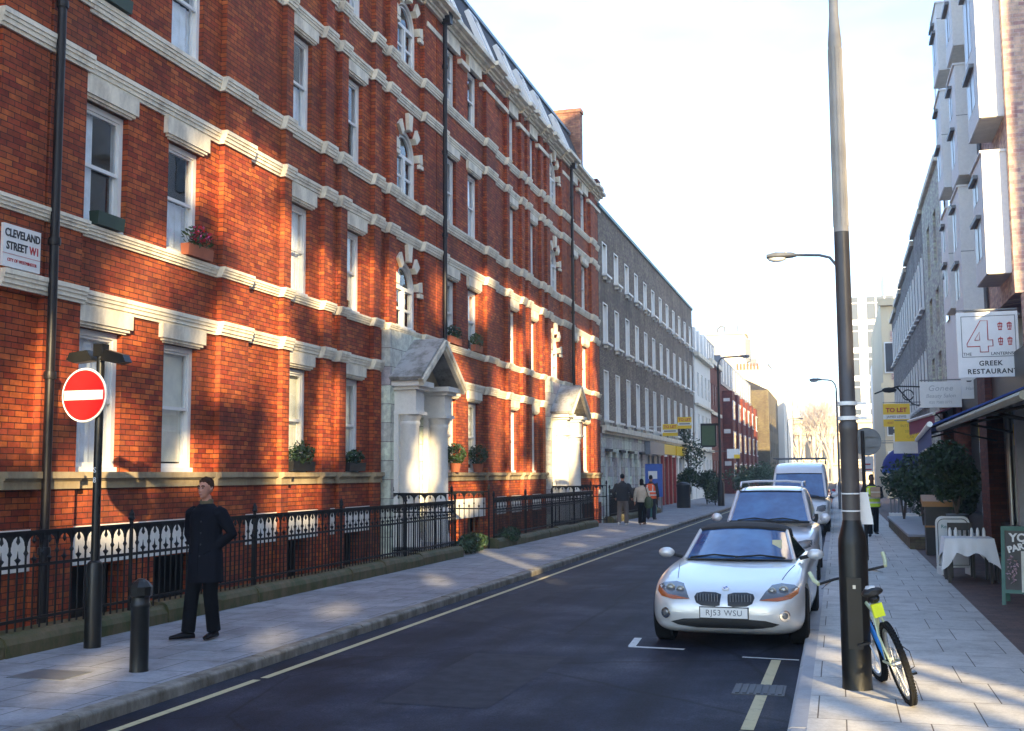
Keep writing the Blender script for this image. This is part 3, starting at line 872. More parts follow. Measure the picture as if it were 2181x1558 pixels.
def leaf_cloud(rnd, c, r, n, size, shape='ball', squash=(1, 1, 1), hollow=0.35):
    mb = MB()
    for _ in range(n):
        while True:
            p = Vector((rnd.uniform(-1, 1), rnd.uniform(-1, 1), rnd.uniform(-1, 1)))
            if hollow < p.length < 1.0: break
        if shape == 'cone': p = Vector((p.x * (1 - 0.5 * (p.z + 1)) * 1.1, p.y * (1 - 0.5 * (p.z + 1)) * 1.1, p.z))
        w = Vector(c) + Vector((p.x * r * squash[0], p.y * r * squash[1], p.z * r * squash[2]))
        s = size * rnd.uniform(0.6, 1.3)
        a = Vector((rnd.uniform(-1, 1), rnd.uniform(-1, 1), rnd.uniform(-1, 1))).normalized()
        b2 = a.orthogonal().normalized(); b2.rotate(Matrix.Rotation(rnd.uniform(0, 6.28), 3, a))
        c2 = a.cross(b2)
        mb.add([w - b2 * s, w + c2 * s * 0.45 - b2 * 0.1 * s, w + b2 * s, w - c2 * s * 0.45], [(0, 1, 2, 3)])
    return mb
def sill_plant(name, label, cat, y, z, L, pot, leafm, flowers=None, h=0.2, seed=1, n=160, x=XF + 0.08, leaf=True, group=None):
    rnd = random.Random(seed)
    t = thing(name, label, cat, (x, y, z), group=group)
    p = MB().prism([(-0.085, 0.19), (0.085, 0.19), (0.065, 0), (-0.065, 0)], 'y', -L / 2, L / 2)
    part('trough', p, pot, t)
    if leaf: part('foliage', leaf_cloud(rnd, (0, 0, 0.2 + h * 0.5), h, n, 0.05, squash=(0.7, L / h / 2, 0.9)), leafm, t)
    if flowers:
        for mat, k in flowers:
            part('flowers', leaf_cloud(rnd, (0.03, rnd.uniform(-0.1, 0.1), 0.26 + h * 0.6), h * 0.8, k, 0.045, squash=(0.7, L / h / 2.2, 0.7)), mat, t)
    return t
M['bloom_red'] = plain('red_bloom', (0.55, 0.015, 0.03), 0.6)
M['bloom_pink'] = plain('pink_bloom', (0.6, 0.08, 0.25), 0.6)
M['trough_green'] = plain('green_trough', (0.02, 0.045, 0.03), 0.5)
GP = 'window boxes on the mansion sills'
sill_plant('window_box', 'terracotta trough of red and pink flowers on a first floor sill', 'window box', 16.15, 5.47, 0.75, M['terracotta'], M['leaf2'], [(M['bloom_red'], 70), (M['bloom_pink'], 30)], 0.24, 3, group=GP)
sill_plant('window_box', 'empty dark green trough on the first floor sill by the drainpipe', 'window box', 13.75, 5.47, 0.62, M['trough_green'], M['leaf'], None, 0.05, 4, leaf=False, group=GP)
sill_plant('window_box', 'empty dark green trough on the second floor sill by the drainpipe', 'window box', 13.75, 8.84, 0.72, M['trough_green'], M['leaf'], None, 0.05, 5, leaf=False, group=GP)
sill_plant('window_box', 'bushy evergreen in a black trough on a ground floor sill, two windows before the porch', 'window box', 20.0, 1.95, 0.95, M['black'], M['leaf'], None, 0.28, 6, 420, group=GP)
sill_plant('window_box', 'low dark shrub in a black trough on the ground floor sill just before the porch', 'window box', 22.55, 1.95, 0.85, M['black'], M['leaf'], None, 0.2, 7, 300, group=GP)
sill_plant('window_box', 'terracotta trough of trailing greenery on the first floor sill beside the porch roof', 'window box', 29.15, 5.47, 0.95, M['terracotta'], M['leaf'], None, 0.24, 8, 260, group=GP)
sill_plant('window_box', 'terracotta pot of pale green shrub on a first floor sill, second past the porch roof', 'window box', 31.2, 5.47, 0.7, M['terracotta'], M['leaf2'], None, 0.26, 9, 240, group=GP)
for y, lab in ((29.2, 'clipped round bush on the ground floor sill beside the first porch column'), (31.2, 'clipped round bush on the ground floor sill of the second window past the porch')):
    t = thing('potted_bush', lab, 'potted plant', (XF + 0.1, y, 1.94), group='clipped bushes on the ground floor sills')
    part('pot', MB().lathe([(0.12, 0), (0.16, 0.22), (0.17, 0.24)], n=14), M['terracotta'], t, smooth=True)
    part('foliage', leaf_cloud(random.Random(int(y * 10)), (0, 0, 0.5), 0.3, 520, 0.05, hollow=0.6), M['leaf'], t)

# ------------------------------------------------------------------ railings along the area
def railing(name, label, x0, y0, x1, y1, z0=0.26, top=1.28, pitch=0.125, ends=True, mid=0.90, group=None):
    L = math.hypot(x1 - x0, y1 - y0)
    t = thing(name, label, 'railing', (x0, y0, 0), math.atan2(y1 - y0, x1 - x0), group=group)
    bars = MB(); n = int(L / pitch)
    for k in range(n + 1):
        x = k * L / n
        if k % 2 == 0:
            bars.tube([(x, 0, z0 - 0.1), (x, 0, top - 0.02)], 0.0125, 6)
            bars.lathe([(0.012, -0.03), (0.026, 0), (0.012, 0.03)], (x, 0, mid + 0.14), 6)
        else:
            bars.tube([(x, 0, z0 - 0.1), (x, 0, mid + 0.05)], 0.0115, 6)
            bars.lathe([(0.012, 0), (0.034, 0.035), (0.010, 0.055), (0.002, 0.13)], (x, 0, mid + 0.04), 6)
    part('bars', bars, M['iron'], t)
    rails = MB().box(-0.02, L + 0.02, -0.022, 0.022, top - 0.03, top).box(0, L, -0.014, 0.014, mid - 0.012, mid + 0.022).box(0, L, -0.014, 0.014, z0 + 0.06, z0 + 0.09)
    part('rails', rails, M['iron'], t)
    ar = MB(); r = L / n - 0.012; zc = top - 0.03 - r - 0.02
    for k in range(0, n - 1, 2):
        xc = (k + 1) * L / n
        m_ = 8
        pts = [(xc + r * math.cos(PI * i / m_), zc + r * math.sin(PI * i / m_)) for i in range(m_ + 1)]
        for i in range(m_):
            a, c = pts[i], pts[i + 1]
            ar.add([(a[0], -0.01, a[1]), (c[0], -0.01, c[1]), (c[0], -0.01, top - 0.03), (a[0], -0.01, top - 0.03),
                    (a[0], 0.01, a[1]), (c[0], 0.01, c[1]), (c[0], 0.01, top - 0.03), (a[0], 0.01, top - 0.03)], [(0, 1, 2, 3), (7, 6, 5, 4), (0, 4, 5, 1)])
        ar.lathe([(0.004, -0.075), (0.022, -0.045), (0.012, 0), (0.012, 0.03)], (xc, 0, zc + r - 0.02), 6)
    part('arches', ar, M['iron'], t)
    posts = [0, L] if ends else []
    for k in range(1, int(L / 3.0)): posts.append(k * L / int(L / 3.0))
    for x in posts:
        pb = MB().tube([(x, 0, z0 - 0.2), (x, 0, top + 0.03)], 0.024, 8).lathe([(0.02, 0), (0.045, 0.03), (0.03, 0.06), (0.035, 0.09), (0.003, 0.15)], (x, 0, top + 0.03), 8)
        part('post', pb, M['iron'], t)
    return t
GR = 'black iron railings along the red mansion'
ra = railing('railing', 'long black iron railing with arched tops behind the man in the overcoat', -8.45, 6.0, -8.45, 24.4, group=GR)
railing('railing', 'short taller black railing across the near side of the first porch bridge', -10.0, 24.45, -8.55, 24.45, z0=0.05, top=1.45, mid=1.0, group=GR)
railing('railing', 'short taller black railing across the far side of the first porch bridge', -10.0, 27.3, -8.55, 27.3, z0=0.05, top=1.45, mid=1.0, group=GR)
railing('railing', 'long black iron railing between the two white porches', -8.45, 27.4, -8.45, 39.5, group=GR)
railing('railing', 'short taller black railing on the near side of the second porch bridge', -10.0, 39.6, -8.55, 39.6, z0=0.05, top=1.45, mid=1.0, group=GR)
railing('railing', 'short taller black railing on the far side of the second porch bridge', -10.0, 42.4, -8.55, 42.4, z0=0.05, top=1.45, mid=1.0, group=GR)
railing('railing', 'black iron railing beyond the second porch, ending at the grey terrace', -8.45, 42.5, -8.45, 54.3, group=GR)

def plinth(y0, y1, label, seed):
    rnd = random.Random(seed); mb = MB(); y = y0
    while y < y1 - 0.1:
        l = min(rnd.uniform(0.9, 1.6), y1 - y)
        dz = rnd.uniform(-0.02, 0.02); dx = rnd.uniform(-0.015, 0.015)
        mb.prism([(-8.62, -0.3), (-8.27 + dx, -0.3), (-8.27 + dx, 0.14 + dz), (-8.30 + dx, 0.20 + dz), (-8.36, 0.235 + dz), (-8.62, 0.24 + dz)], 'y', y + 0.004, y + l - 0.004)
        y += l
    mb.box(-8.66, -8.60, y0, y1, -2.0, 0.2)
    solo('plinth_wall', mb, M['moss'], label, 'low wall', group='mossy plinth walls under the railings')
plinth(4.0, 24.5, 'low mossy stone plinth under the near railing behind the standing man', 1)
plinth(27.3, 39.6, 'low mossy stone plinth under the railing between the two porches', 2)
plinth(42.4, 54.3, 'low mossy stone plinth under the far railing by the grey terrace', 3)
# scruffy hedges at the foot of the railings
for y, l, lab, s in ((25.6, 1.3, 'low dark hedge clump at the foot of the first porch railing', 5), (28.7, 1.1, 'low mossy bush at the plinth just past the first porch', 6)):
    solo('low_hedge', leaf_cloud(random.Random(s), (0, 0, 0.12), 0.3, 900, 0.055, squash=(0.8, l / 0.3 / 1.2, 0.8), hollow=0.5), M['leaf'], lab, 'hedge', loc=(-8.45, y, 0.12))
# ------------------------------------------------------------------ grey brick terrace beyond the mansion
M['stock'] = brick_mat('sooty_stock_brick', (0.34, 0.26, 0.21), (0.25, 0.185, 0.155), (0.06, 0.05, 0.045), grime=0.55, soot=(0.05, 0.042, 0.04))
M['stock_red'] = brick_mat('far_red_brick', (0.32, 0.075, 0.035), (0.24, 0.055, 0.03), (0.16, 0.07, 0.05), grime=0.2)
M['brown_brick'] = brick_mat('olive_brown_brick', (0.21, 0.16, 0.095), (0.16, 0.125, 0.075), (0.12, 0.1, 0.07), grime=0.35)
M['pale_render'] = stained('pale_render', (0.70, 0.66, 0.58), (0.4, 0.34, 0.25), scale=0.5, amount=0.4)
M['cream_render'] = stained('cream_render', (0.72, 0.60, 0.40), (0.5, 0.36, 0.2), scale=0.4, amount=0.5)
M['violet_brick'] = brick_mat('grey_violet_brick', (0.38, 0.32, 0.30), (0.30, 0.25, 0.24), (0.2, 0.17, 0.16), grime=0.4)
M['zinc'] = plain('zinc_cladding', (0.24, 0.25, 0.27), 0.5, metal=0.2, var=0.1)
M['farglass'] = plain('far_window_glass', (0.05, 0.055, 0.065), 0.06, var=0.2, spec=1.0)
M['blue'] = plain('blue_paint', (0.02, 0.10, 0.42), 0.4)
M['teal'] = plain('teal_gutter', (0.10, 0.26, 0.30), 0.5)

def block(bld, x0, x1, y0, y1, z0, z1, mat, name='wall', ops=(), sgn=1, depth=0.2, front=True):
    """house body: grid front wall at x = (x1 if sgn>0 else x0), the rest a plain shell"""
    mb = MB()
    xf = x1 if sgn > 0 else x0; xb = x0 if sgn > 0 else x1
    grid_wall(mb, xf, y0, y1, z0, z1, list(ops), depth, sgn)
    xi = xf - sgn * 0.7
    mb.quad((xf, y0, z0), (xb, y0, z0), (xb, y0, z1), (xf, y0, z1)).quad((xf, y1, z0), (xb, y1, z0), (xb, y1, z1), (xf, y1, z1))
    mb.quad((xf, y0, z1), (xf, y1, z1), (xb, y1, z1), (xb, y0, z1)).quad((xb, y0, z0), (xb, y1, z0), (xb, y1, z1), (xb, y0, z1))
    p = part(name, mb, mat, bld)
    if ops: part('room', MB().quad((xi, y0 + .05, z0), (xi, y1 - .05, z0), (xi, y1 - .05, z1 - .05), (xi, y0 + .05, z1 - .05)), M['dark'], bld)  # dark sheet standing in for the unlit interior
    return p

ROWS = [(4.33, 6.60), (7.92, 9.75), (11.12, 12.6)]
GT = 'houses of the grey brick terrace'
labels = ['grey brick terrace house joined to the red mansion, white stucco ground floor',
          'grey brick terrace house second from the red mansion, white stucco ground floor',
          'grey brick terrace house behind the tall blue board',
          'grey brick terrace house with red and white striped door front',
          'grey brick terrace house behind the yellow letting boards',
          'last grey brick terrace house before the white stucco building']
rt = random.Random(5)
for i in range(6):
    y0 = 49.45 + 5.75 * i; y1 = y0 + 5.75 - 0.01
    h = thing('terrace_house', labels[i], 'house', (XF, y0, 0), group=GT, world=True)
    ys = [(y0 + 0.9, y0 + 1.95), (y0 + 3.75, y0 + 4.8)]
    ops = [(a, c, za, zb) for (a, c) in ys for (za, zb) in ROWS]
    block(h, XF - 8, XF, y0, y1, 4.05, 14.1, M['stock'], ops=ops, depth=0.25)
    for (a, c, za, zb) in ops:
        rv = MB()
        rv.box(XF - 0.22, XF + 0.012, c - 0.10, c + 0.03, za, zb).box(XF - 0.22, XF + 0.012, a - 0.03, a + 0.10, za, zb).box(XF - 0.22, XF + 0.012, a - 0.03, c + 0.03, zb, zb + 0.06)
        part('window_surround', rv, M['white'], h)
    for (a, c, za, zb) in ops:
        put_window(h, XF - 0.03, (a + c) / 2, za, c - a - 0.2, zb - za, cover=rt.choice([None, 'net', 'half', 'pair']), rnd=rt, panes=(2, 1))
        s = MB().box(XF - 0.1, XF + 0.24, a - 0.12, c + 0.12, za - 0.10, za - 0.002)
        for yy in (a + 0.08, c - 0.16): s.box(XF, XF + 0.18, yy, yy + 0.08, za - 0.26, za - 0.10)
        part('sill', s, M['white'], h)
    part('gutter', MB().box(XF - 0.3, XF + 0.10, y0, y1, 14.1, 14.26), M['teal'], h)
    # ground floor
    gm = {0: slab_mat_wall, 1: slab_mat_wall, 2: M['zinc'], 3: M['stock'], 4: M['stucco'], 5: M['stucco']}[i]
    gops = [(y0 + 0.7, y0 + 1.75, 0.9, 2.9), (y0 + 2.35, y0 + 3.4, 0.05, 2.9), (y0 + 4.1, y0 + 5.1, 0.9, 2.9)]
    block(h, XF - 8, XF + 0.06, y0, y1, -0.4, 4.0, gm, 'ground_floor', ops=gops, depth=0.3)
    part('band', MB().box(XF - 0.05, XF + 0.28, y0, y1, 3.82, 4.06).box(XF - 0.05, XF + 0.18, y0, y1, 3.70, 3.82), M['stone'], h)
    for k in (0, 2):
        a, c, za, zb = gops[k]
        put_window(h, XF + 0.04, (a + c) / 2, za, c - a, zb - za, cover='net', rnd=rt)
        part('window_head', MB().box(XF + 0.0, XF + 0.20, a - 0.1, c + 0.1, zb, zb + 0.12), M['dark'] if i < 2 else M['white'], h)
    a, c, za, zb = gops[1]
    dcol = [M['white'], M['white'], M['blue'], plain('dark_red_door', (0.35, 0.02, 0.02), 0.4), M['ink'], M['leaf']][i]
    d = part('door', MB().box(XF - 0.16, XF - 0.1, a, c, za, zb - 0.45), dcol, h)
    part('handle', MB().ball((XF - 0.07, c - 0.15, 1.1), 0.04, 6), M['chrome'], d)
    part('fanlight', MB().box(XF - 0.14, XF - 0.12, a, c, zb - 0.43, zb), M['farglass'], h)
    if i == 3:
        boxes('red_pilaster', dcol, h, [(XF + 0.06, XF + 0.22, y0 + yy, y0 + yy + 0.28, 0, 3.0) for yy in (0.15, 1.9, 3.5, 5.3)])
        boxes('white_pilaster', M['white'], h, [(XF + 0.06, XF + 0.18, y0 + yy, y0 + yy + 0.2, 0, 3.0) for yy in (0.5, 2.2, 3.8)])
    if i == 2:
        part('fascia', MB().box(XF + 0.06, XF + 0.35, y0 + 0.2, y1 - 0.3, 2.95, 3.65), M['zinc'], h)
    if i in (3, 4):
        f = part('fascia', MB().box(XF + 0.06, XF + 0.22, y0 + 0.3, y1 - 0.3, 3.05, 3.65), M['yellow'], h)
    if i in (1, 3):
        c2 = MB().box(XF - 5.0, XF - 1.5, y1 - 0.4, y1 - 0.005, 13.9, 15.5)
        for k in range(5): c2.lathe([(0.16, 0), (0.13, 0.75)], (XF - 1.9 - 0.6 * k, y1 - 0.2, 15.5), 8)
        part('chimney', c2, M['stock_red'], h)

# white stucco house with zinc mansard
def simple_windows(bld, xf, ylist, rows, w, mat_frame=None, sgn=1, d=0.14):
    for y in ylist:
        for (za, zb) in rows:
            fr = MB(); gl = MB()
            x0, x1 = (xf - d, xf - d + 0.06) if sgn > 0 else (xf + d - 0.06, xf + d)
            fr.box(x0, x1, y - w / 2, y - w / 2 + 0.09, za, zb).box(x0, x1, y + w / 2 - 0.09, y + w / 2, za, zb)
            fr.box(x0, x1, y - w / 2 + 0.09, y + w / 2 - 0.09, zb - 0.1, zb).box(x0, x1, y - w / 2 + 0.09, y + w / 2 - 0.09, (za + zb) / 2 - 0.04, (za + zb) / 2 + 0.04)
            fr.box(x0, x1 if sgn > 0 else x1, y - w / 2 + 0.09, y + w / 2 - 0.09, za, za + 0.08)
            xm = (x0 + x1) / 2
            gl.quad((xm, y - w / 2, za), (xm, y + w / 2, za), (xm, y + w / 2, zb), (xm, y - w / 2, zb))
            o = part('window', fr, mat_frame or M['white'], bld)
            part('glass', gl, M['farglass'], o)
b1 = thing('stucco_house', 'white stucco house with grey mansard at the end of the grey terrace', 'house', (XF, 84, 0), world=True)
yl = [86.2, 88.8, 91.4, 93.6]
block(b1, -18, XF + 0.1, 84.0, 94.9, -0.4, 10.9, M['stucco'], ops=[(y - .55, y + .55, za, zb) for y in yl for za, zb in ((1, 3), (4.3, 6.4), (7.8, 9.6))])
simple_windows(b1, XF + 0.1, yl, [(1, 3), (4.3, 6.4), (7.8, 9.6)], 1.1)
boxes('cornice', M['stone'], b1, [(XF, XF + 0.45, 84.0, 94.9, 10.7, 11.0), (XF, XF + 0.35, 84.0, 94.9, 7.0, 7.15), (XF, XF + 0.35, 84.0, 94.9, 3.6, 3.8)])
mb = MB().add([(XF, 84, 11), (XF, 94.9, 11), (XF - 0.7, 94.9, 13.5), (XF - 0.7, 84, 13.5), (-18, 94.9, 13.5), (-18, 84, 13.5), (-18, 84, 11), (-18, 94.9, 11)], [(0, 1, 2, 3), (3, 2, 4, 5), (0, 3, 5, 6), (1, 7, 4, 2)])
part('mansard', mb, M['zinc'], b1)
boxes('dormer', M['white'], b1, [(XF - 0.9, XF - 0.02, y - 0.5, y + 0.5, 11.3, 13.1) for y in yl])
b2 = thing('brick_house', 'flat fronted red brick building with grey attic beyond the white stucco house', 'building', (XF, 95, 0), world=True)
yl = [96.5, 98.6, 100.7, 102.8]
block(b2, -18, XF, 95, 104, -0.4, 11.4, M['stock_red'], ops=[(y - .5, y + .5, za, zb) for y in yl for za, zb in ((1, 3), (4.2, 6.2), (7.8, 9.6))])
simple_windows(b2, XF, yl, [(1, 3), (4.2, 6.2), (7.8, 9.6)], 1.0)
boxes('band', M['stone'], b2, [(XF, XF + 0.15, 95, 104, 6.9, 7.2), (XF, XF + 0.3, 95, 104, 11.2, 11.6)])
block(b2, -18, XF - 0.4, 95, 104, 11.6, 13.6, M['zinc'], 'attic')
boxes('attic_window', M['white'], b2, [(XF - 0.45, XF - 0.36, y, y + 0.8, 11.9, 13.3) for y in (96, 98, 100, 102)])
b3 = thing('brick_flats', 'red brick flats with projecting bays and tall grey attic storey', 'building', (XF, 104, 0), world=True)
block(b3, -20, XF, 104.05, 141.9, -0.4, 10.1, M['stock_red'])
BAYM = brick_mat('bay_brick', (0.26, 0.05, 0.028), (0.2, 0.04, 0.022), (0.14, 0.06, 0.045), grime=0.2)
for k in range(6):
    yc = 107.4 + 6.2 * k
    part('bay', MB().box(XF - 0.1, XF + 0.9, yc - 1.4, yc + 1.4, -0.4, 9.6), BAYM, b3)
    for (za, zb) in ((0.9, 2.8), (3.9, 5.8), (6.9, 8.7)):
        o = part('window', MB().box(XF + 0.88, XF + 0.96, yc - 1.0, yc + 1.0, za, zb), M['white'], b3); part('glass', MB().box(XF + 0.9, XF + 0.97, yc - 0.88, yc + 0.88, za + 0.1, zb - 0.1), M['farglass'], o)
        o = part('window', MB().box(XF - 0.05, XF + 0.05, yc + 2.2, yc + 3.6, za, zb), M['white'], b3); part('glass', MB().box(XF, XF + 0.06, yc + 2.3, yc + 3.5, za + 0.1, zb - 0.1), M['farglass'], o)
        part('lintel', MB().box(XF + 0.1, XF + 0.7, yc - 1.46, yc - 1.38, za + 1.7, zb + 0.2), M['white'], b3)
block(b3, -20, XF + 0.1, 104.05, 141.9, 10.1, 12.8, M['zinc'], 'attic')
boxes('attic_window', M['white'], b3, [(XF + 0.08, XF + 0.16, 105.6 + 3.0 * k, 106.3 + 3.0 * k, 10.4, 12.5) for k in range(12)])
b4 = thing('brown_house', 'olive brown brick house standing forward of the red flats with blank side wall', 'building', (-9, 142, 0), world=True)
block(b4, -20, -8.0, 142, 164, -0.4, 12.2, M['brown_brick'], ops=[(y - .5, y + .5, za, zb) for y in (145, 149, 153, 157, 161) for za, zb in ((3.9, 5.9), (7.2, 9.2))])
simple_windows(b4, -8.0, (145, 149, 153, 157, 161), [(3.9, 5.9), (7.2, 9.2)], 1.0)
part('roof', MB().add([(-8.0, 142, 12.2), (-8.0, 164, 12.2), (-10.8, 164, 13.6), (-10.8, 142, 13.6), (-20, 164, 13.6), (-20, 142, 13.6)], [(0, 1, 2, 3), (3, 2, 4, 5)]).add([(-8.0, 142, 12.2), (-10.8, 142, 13.6), (-20, 142, 13.6), (-20, 142, 12.2)], [(0, 1, 2, 3)]), M['slate'], b4)
b5 = thing('pale_house', 'tall pale rendered building standing before the bare trees', 'building', (-9, 165, 0), world=True)
block(b5, -20, -7.2, 165, 196, -0.4, 14.6, M['pale_render'], ops=[(y - .6, y + .6, za, zb) for y in (169, 174, 179, 184) for za, zb in ((4, 6.2), (8, 10.2))])
simple_windows(b5, -7.2, (169, 174, 179, 184), [(4, 6.2), (8, 10.2)], 1.2)
part('roof', MB().add([(-7.2, 165, 14.6), (-7.2, 196, 14.6), (-9.2, 196, 17.4), (-9.2, 165, 17.4), (-20, 196, 17.4), (-20, 165, 17.4), (-20, 165, 14.6)], [(0, 1, 2, 3), (3, 2, 4, 5), (0, 3, 5, 6)]), M['pale_render'], b5)
part('roof_slates', MB().add([(-7.15, 165, 14.62), (-7.15, 196, 14.62), (-9.2, 196, 17.46), (-9.2, 165, 17.46)], [(0, 1, 2, 3)]).box(-9.3, -9.1, 165, 196, 17.42, 17.6), M['slate'], b5)
b6 = thing('cream_tower_block', 'sunlit cream rendered stair tower with plant on its roof above the red flats', 'building', (-14, 150, 0), world=True)
mb = MB().box(-20, -12.3, 166, 172, -0.4, 18.3).box(-18, -12.5, 166.3, 172, 18.3, 22.6).box(-18.2, -12.3, 166.1, 172, 22.3, 22.6)
part('wall', mb, M['cream_render'], b6)
part('roof_plant', MB().box(-12.5, -11.8, 166.6, 168, 18.2, 21.5).box(-11.9, -11.0, 166.6, 168, 17.6, 18.6).tube([(-16.5, 167, 22.6), (-16.5, 167, 23.3), (-16.0, 167, 23.7), (-15.5, 167, 23.5), (-15.4, 167, 22.6)], 0.15, 6).tube([(-13.6, 167, 22.6), (-13.6, 167, 23.8)], 0.1, 6).tube([(-12.2, 167.5, 21.5), (-12.2, 167.5, 24.2)], 0.05, 6), M['grey'], b6)
b7 = thing('cream_house', 'sunlit cream gable with a row of chimney pots behind the brown house', 'house', (-11, 148, 0), world=True)
part('gable', MB().box(-20, -8.3, 164.2, 164.9, 9, 14.0), M['cream_render'], b7)
part('chimney', MB().box(-12.6, -9.6, 150, 151.2, 13, 15.5), M['cream_render'], b7)
pots = MB()
for k in range(7): pots.lathe([(0.16, 0), (0.12, 0.9)], (-12.4 + 0.44 * k, 150.6, 15.5), 8)
part('chimney_pots', pots, M['terracotta'], b7)

# the pale palazzo closing the street, bare trees before it
pal = thing('palazzo', 'sunlit cream stone building with arched windows closing the end of the street', 'building', (0, 235, 0), world=True)
wl = MB(); gl = MB(); fr = MB()
wl.box(-25, 22, 235.0, 250, -0.4, 13.2)
wl.box(-25, 22, 234.2, 235, 12.6, 13.2).box(-25, 22, 234.5, 235, 11.9, 12.6).box(-25, 22, 234.5, 235, 9.6, 10.0).box(-25, 22, 234.6, 235, 3.4, 3.9)
for k in range(12):
    xc = -22.3 + 3.35 * k
    wl.box(xc - 1.75, xc - 1.25, 234.55, 235, 3.9, 9.6)
    pts = [(xc - 0.7, 4.6), (xc + 0.7, 4.6), (xc + 0.7, 7.8)] + [(xc + 0.7 * math.cos(t), 7.8 + 0.7 * math.sin(t)) for t in (0.5, 1.0, 1.57, 2.1, 2.6)] + [(xc - 0.7, 7.8)]
    part('arched_window', MB().prism(pts, 'y', 234.9, 234.97), M['farglass'], pal)
    part('window', MB().box(xc - 0.8, xc + 0.8, 234.9, 234.97, 0.2, 2.8), M['farglass'], pal)
    part('sill', MB().box(xc - 0.95, xc + 0.95, 234.5, 235, 4.2, 4.5), M['pale_render'], pal)
part('wall', wl, M['cream_render'], pal)

def bare_tree(name, label, x, y, h, seed, group):
    rnd = random.Random(seed)
    t = thing(name, label, 'tree', (x, y, 0), group=group)
    tr = MB(); tw = MB()
    def grow(p, d, l, r, depth):
        pts = [p]; q = p
        for k in range(3):
            d = (d + Vector((rnd.uniform(-.16, .16), rnd.uniform(-.16, .16), rnd.uniform(-.02, .14)))).normalized()
            q = q + d * l / 3; pts.append(q)
        (tr if depth < 2 else tw).tube(pts, [r, r * 0.9, r * 0.8, r * 0.68], 6 if depth < 2 else 4, cap=False)
        if depth < 6:
            for k in range(3):
                a = rnd.uniform(0.25, 0.7)
                ax = Vector((rnd.uniform(-1, 1), rnd.uniform(-1, 1), 0.15)).normalized()
                nd = (d * math.cos(a) + ax * math.sin(a)).normalized()
                grow(pts[rnd.choice([2, 3, 3])], nd, l * rnd.uniform(0.6, 0.85), r * 0.6, depth + 1)
    grow(Vector((0, 0, 0)), Vector((0, 0, 1)), h * 0.30, 0.30, 0)
    part('trunk', tr, M['bark_pale'], t); part('crown', tw, M['bark_pale'], t)
M['bark_pale'] = plain('pale_twigs', (0.42, 0.36, 0.31), 0.9, var=0.15)
GTt = 'bare trees at the end of the street'
for k, (x, y, h, lab) in enumerate(((-6.6, 218, 16, 'bare winter tree half hidden by the tall pale building at the street end'), (-1.9, 220, 17.5, 'bare winter tree behind the others at the street end'), (-4.6, 222, 18, 'bare winter tree standing close to the palazzo'), (-6.0, 205, 18, 'bare winter tree beside the tall pale building at the street end'), (-3.2, 212, 17, 'bare winter tree in the middle of the group at the street end'), (-0.8, 204, 18.5, 'bare winter tree at the street end seen against the lamp post'))):
    bare_tree('bare_tree', lab, x, y, h, 40 + k, GTt)

# ------------------------------------------------------------------ right hand side
XR = 3.5
M['pink_brick'] = brick_mat('pink_brick', (0.76, 0.50, 0.42), (0.70, 0.43, 0.36), (0.68, 0.52, 0.46), grime=0.12)
M['white_render'] = stained('white_render', (0.90, 0.88, 0.83), (0.72, 0.66, 0.52), scale=0.6, lo=0.6, hi=0.8, amount=0.35)
M['shop_brick'] = brick_mat('shop_brick', (0.20, 0.055, 0.035), (0.15, 0.04, 0.03), (0.08, 0.05, 0.04), grime=0.35)
M['darkwood'] = plain('dark_shopfront', (0.022, 0.018, 0.016), 0.45, var=0.3)
ob = thing('oriel_building', 'white rendered building with boxy projecting windows over the restaurant', 'building', (XR, 30, 0), world=True)
HT = 23.0
mb = MB()
mb.box(XR, 13.9, 23.9, 28.0, 5.4, HT)
part('brick_wall', mb, M['pink_brick'], ob)
mb = MB()
mb.box(XR + 0.02, 13.9, 28.0, 38.9, 4.2, 15.2)
part('render_wall', mb, M['white_render'], ob)
part('rear_wing', MB().box(XR + 0.1, 13.9, 8.0, 23.9, -0.4, 5.35), M['pink_brick'], ob)
M['oriel_blind'] = plain('grey_blind_glass', (0.42, 0.41, 0.40), 0.35, var=0.1)
def oriel(y0, y1, z0, z1, x0=3.03):
    o = part('oriel', MB().box(x0, XR + 0.05, y0, y1, z0, z1).box(x0 - 0.04, XR, y0 - 0.03, y1 + 0.03, z1, z1 + 0.05), M['white_render'], ob)
    part('joint', MB().box(x0 - 0.003, x0 + 0.3, y0 - 0.003, y0 + 0.01, z0 + 1.46, z0 + 1.475), M['grey'], o)
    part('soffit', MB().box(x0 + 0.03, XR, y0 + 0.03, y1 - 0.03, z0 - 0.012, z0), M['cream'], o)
    boxes('glass', M['oriel_blind'], o, [(x0 - 0.006, x0 + 0.01, y0 + 0.55, y1 - 0.2, z0 + 0.45, z0 + 1.25), (x0 - 0.006, x0 + 0.01, y0 + 0.75, y1 - 0.2, z0 + 1.7, z1 - 0.35)])
    boxes('window_head', M['grey'], o, [(x0 - 0.10, x0, y0 + 0.5, y1 - 0.15, z0 + 1.25, z0 + 1.33), (x0 - 0.10, x0, y0 + 0.7, y1 - 0.15, z1 - 0.35, z1 - 0.27)])
    boxes('mullion', M['grey'], o, [(x0 - 0.015, x0 + 0.01, (y0 + y1) / 2 + 0.1, (y0 + y1) / 2 + 0.15, z0 + 0.45, z0 + 1.25), (x0 - 0.015, x0 + 0.01, (y0 + y1) / 2 + 0.2, (y0 + y1) / 2 + 0.25, z0 + 1.7, z1 - 0.35)])
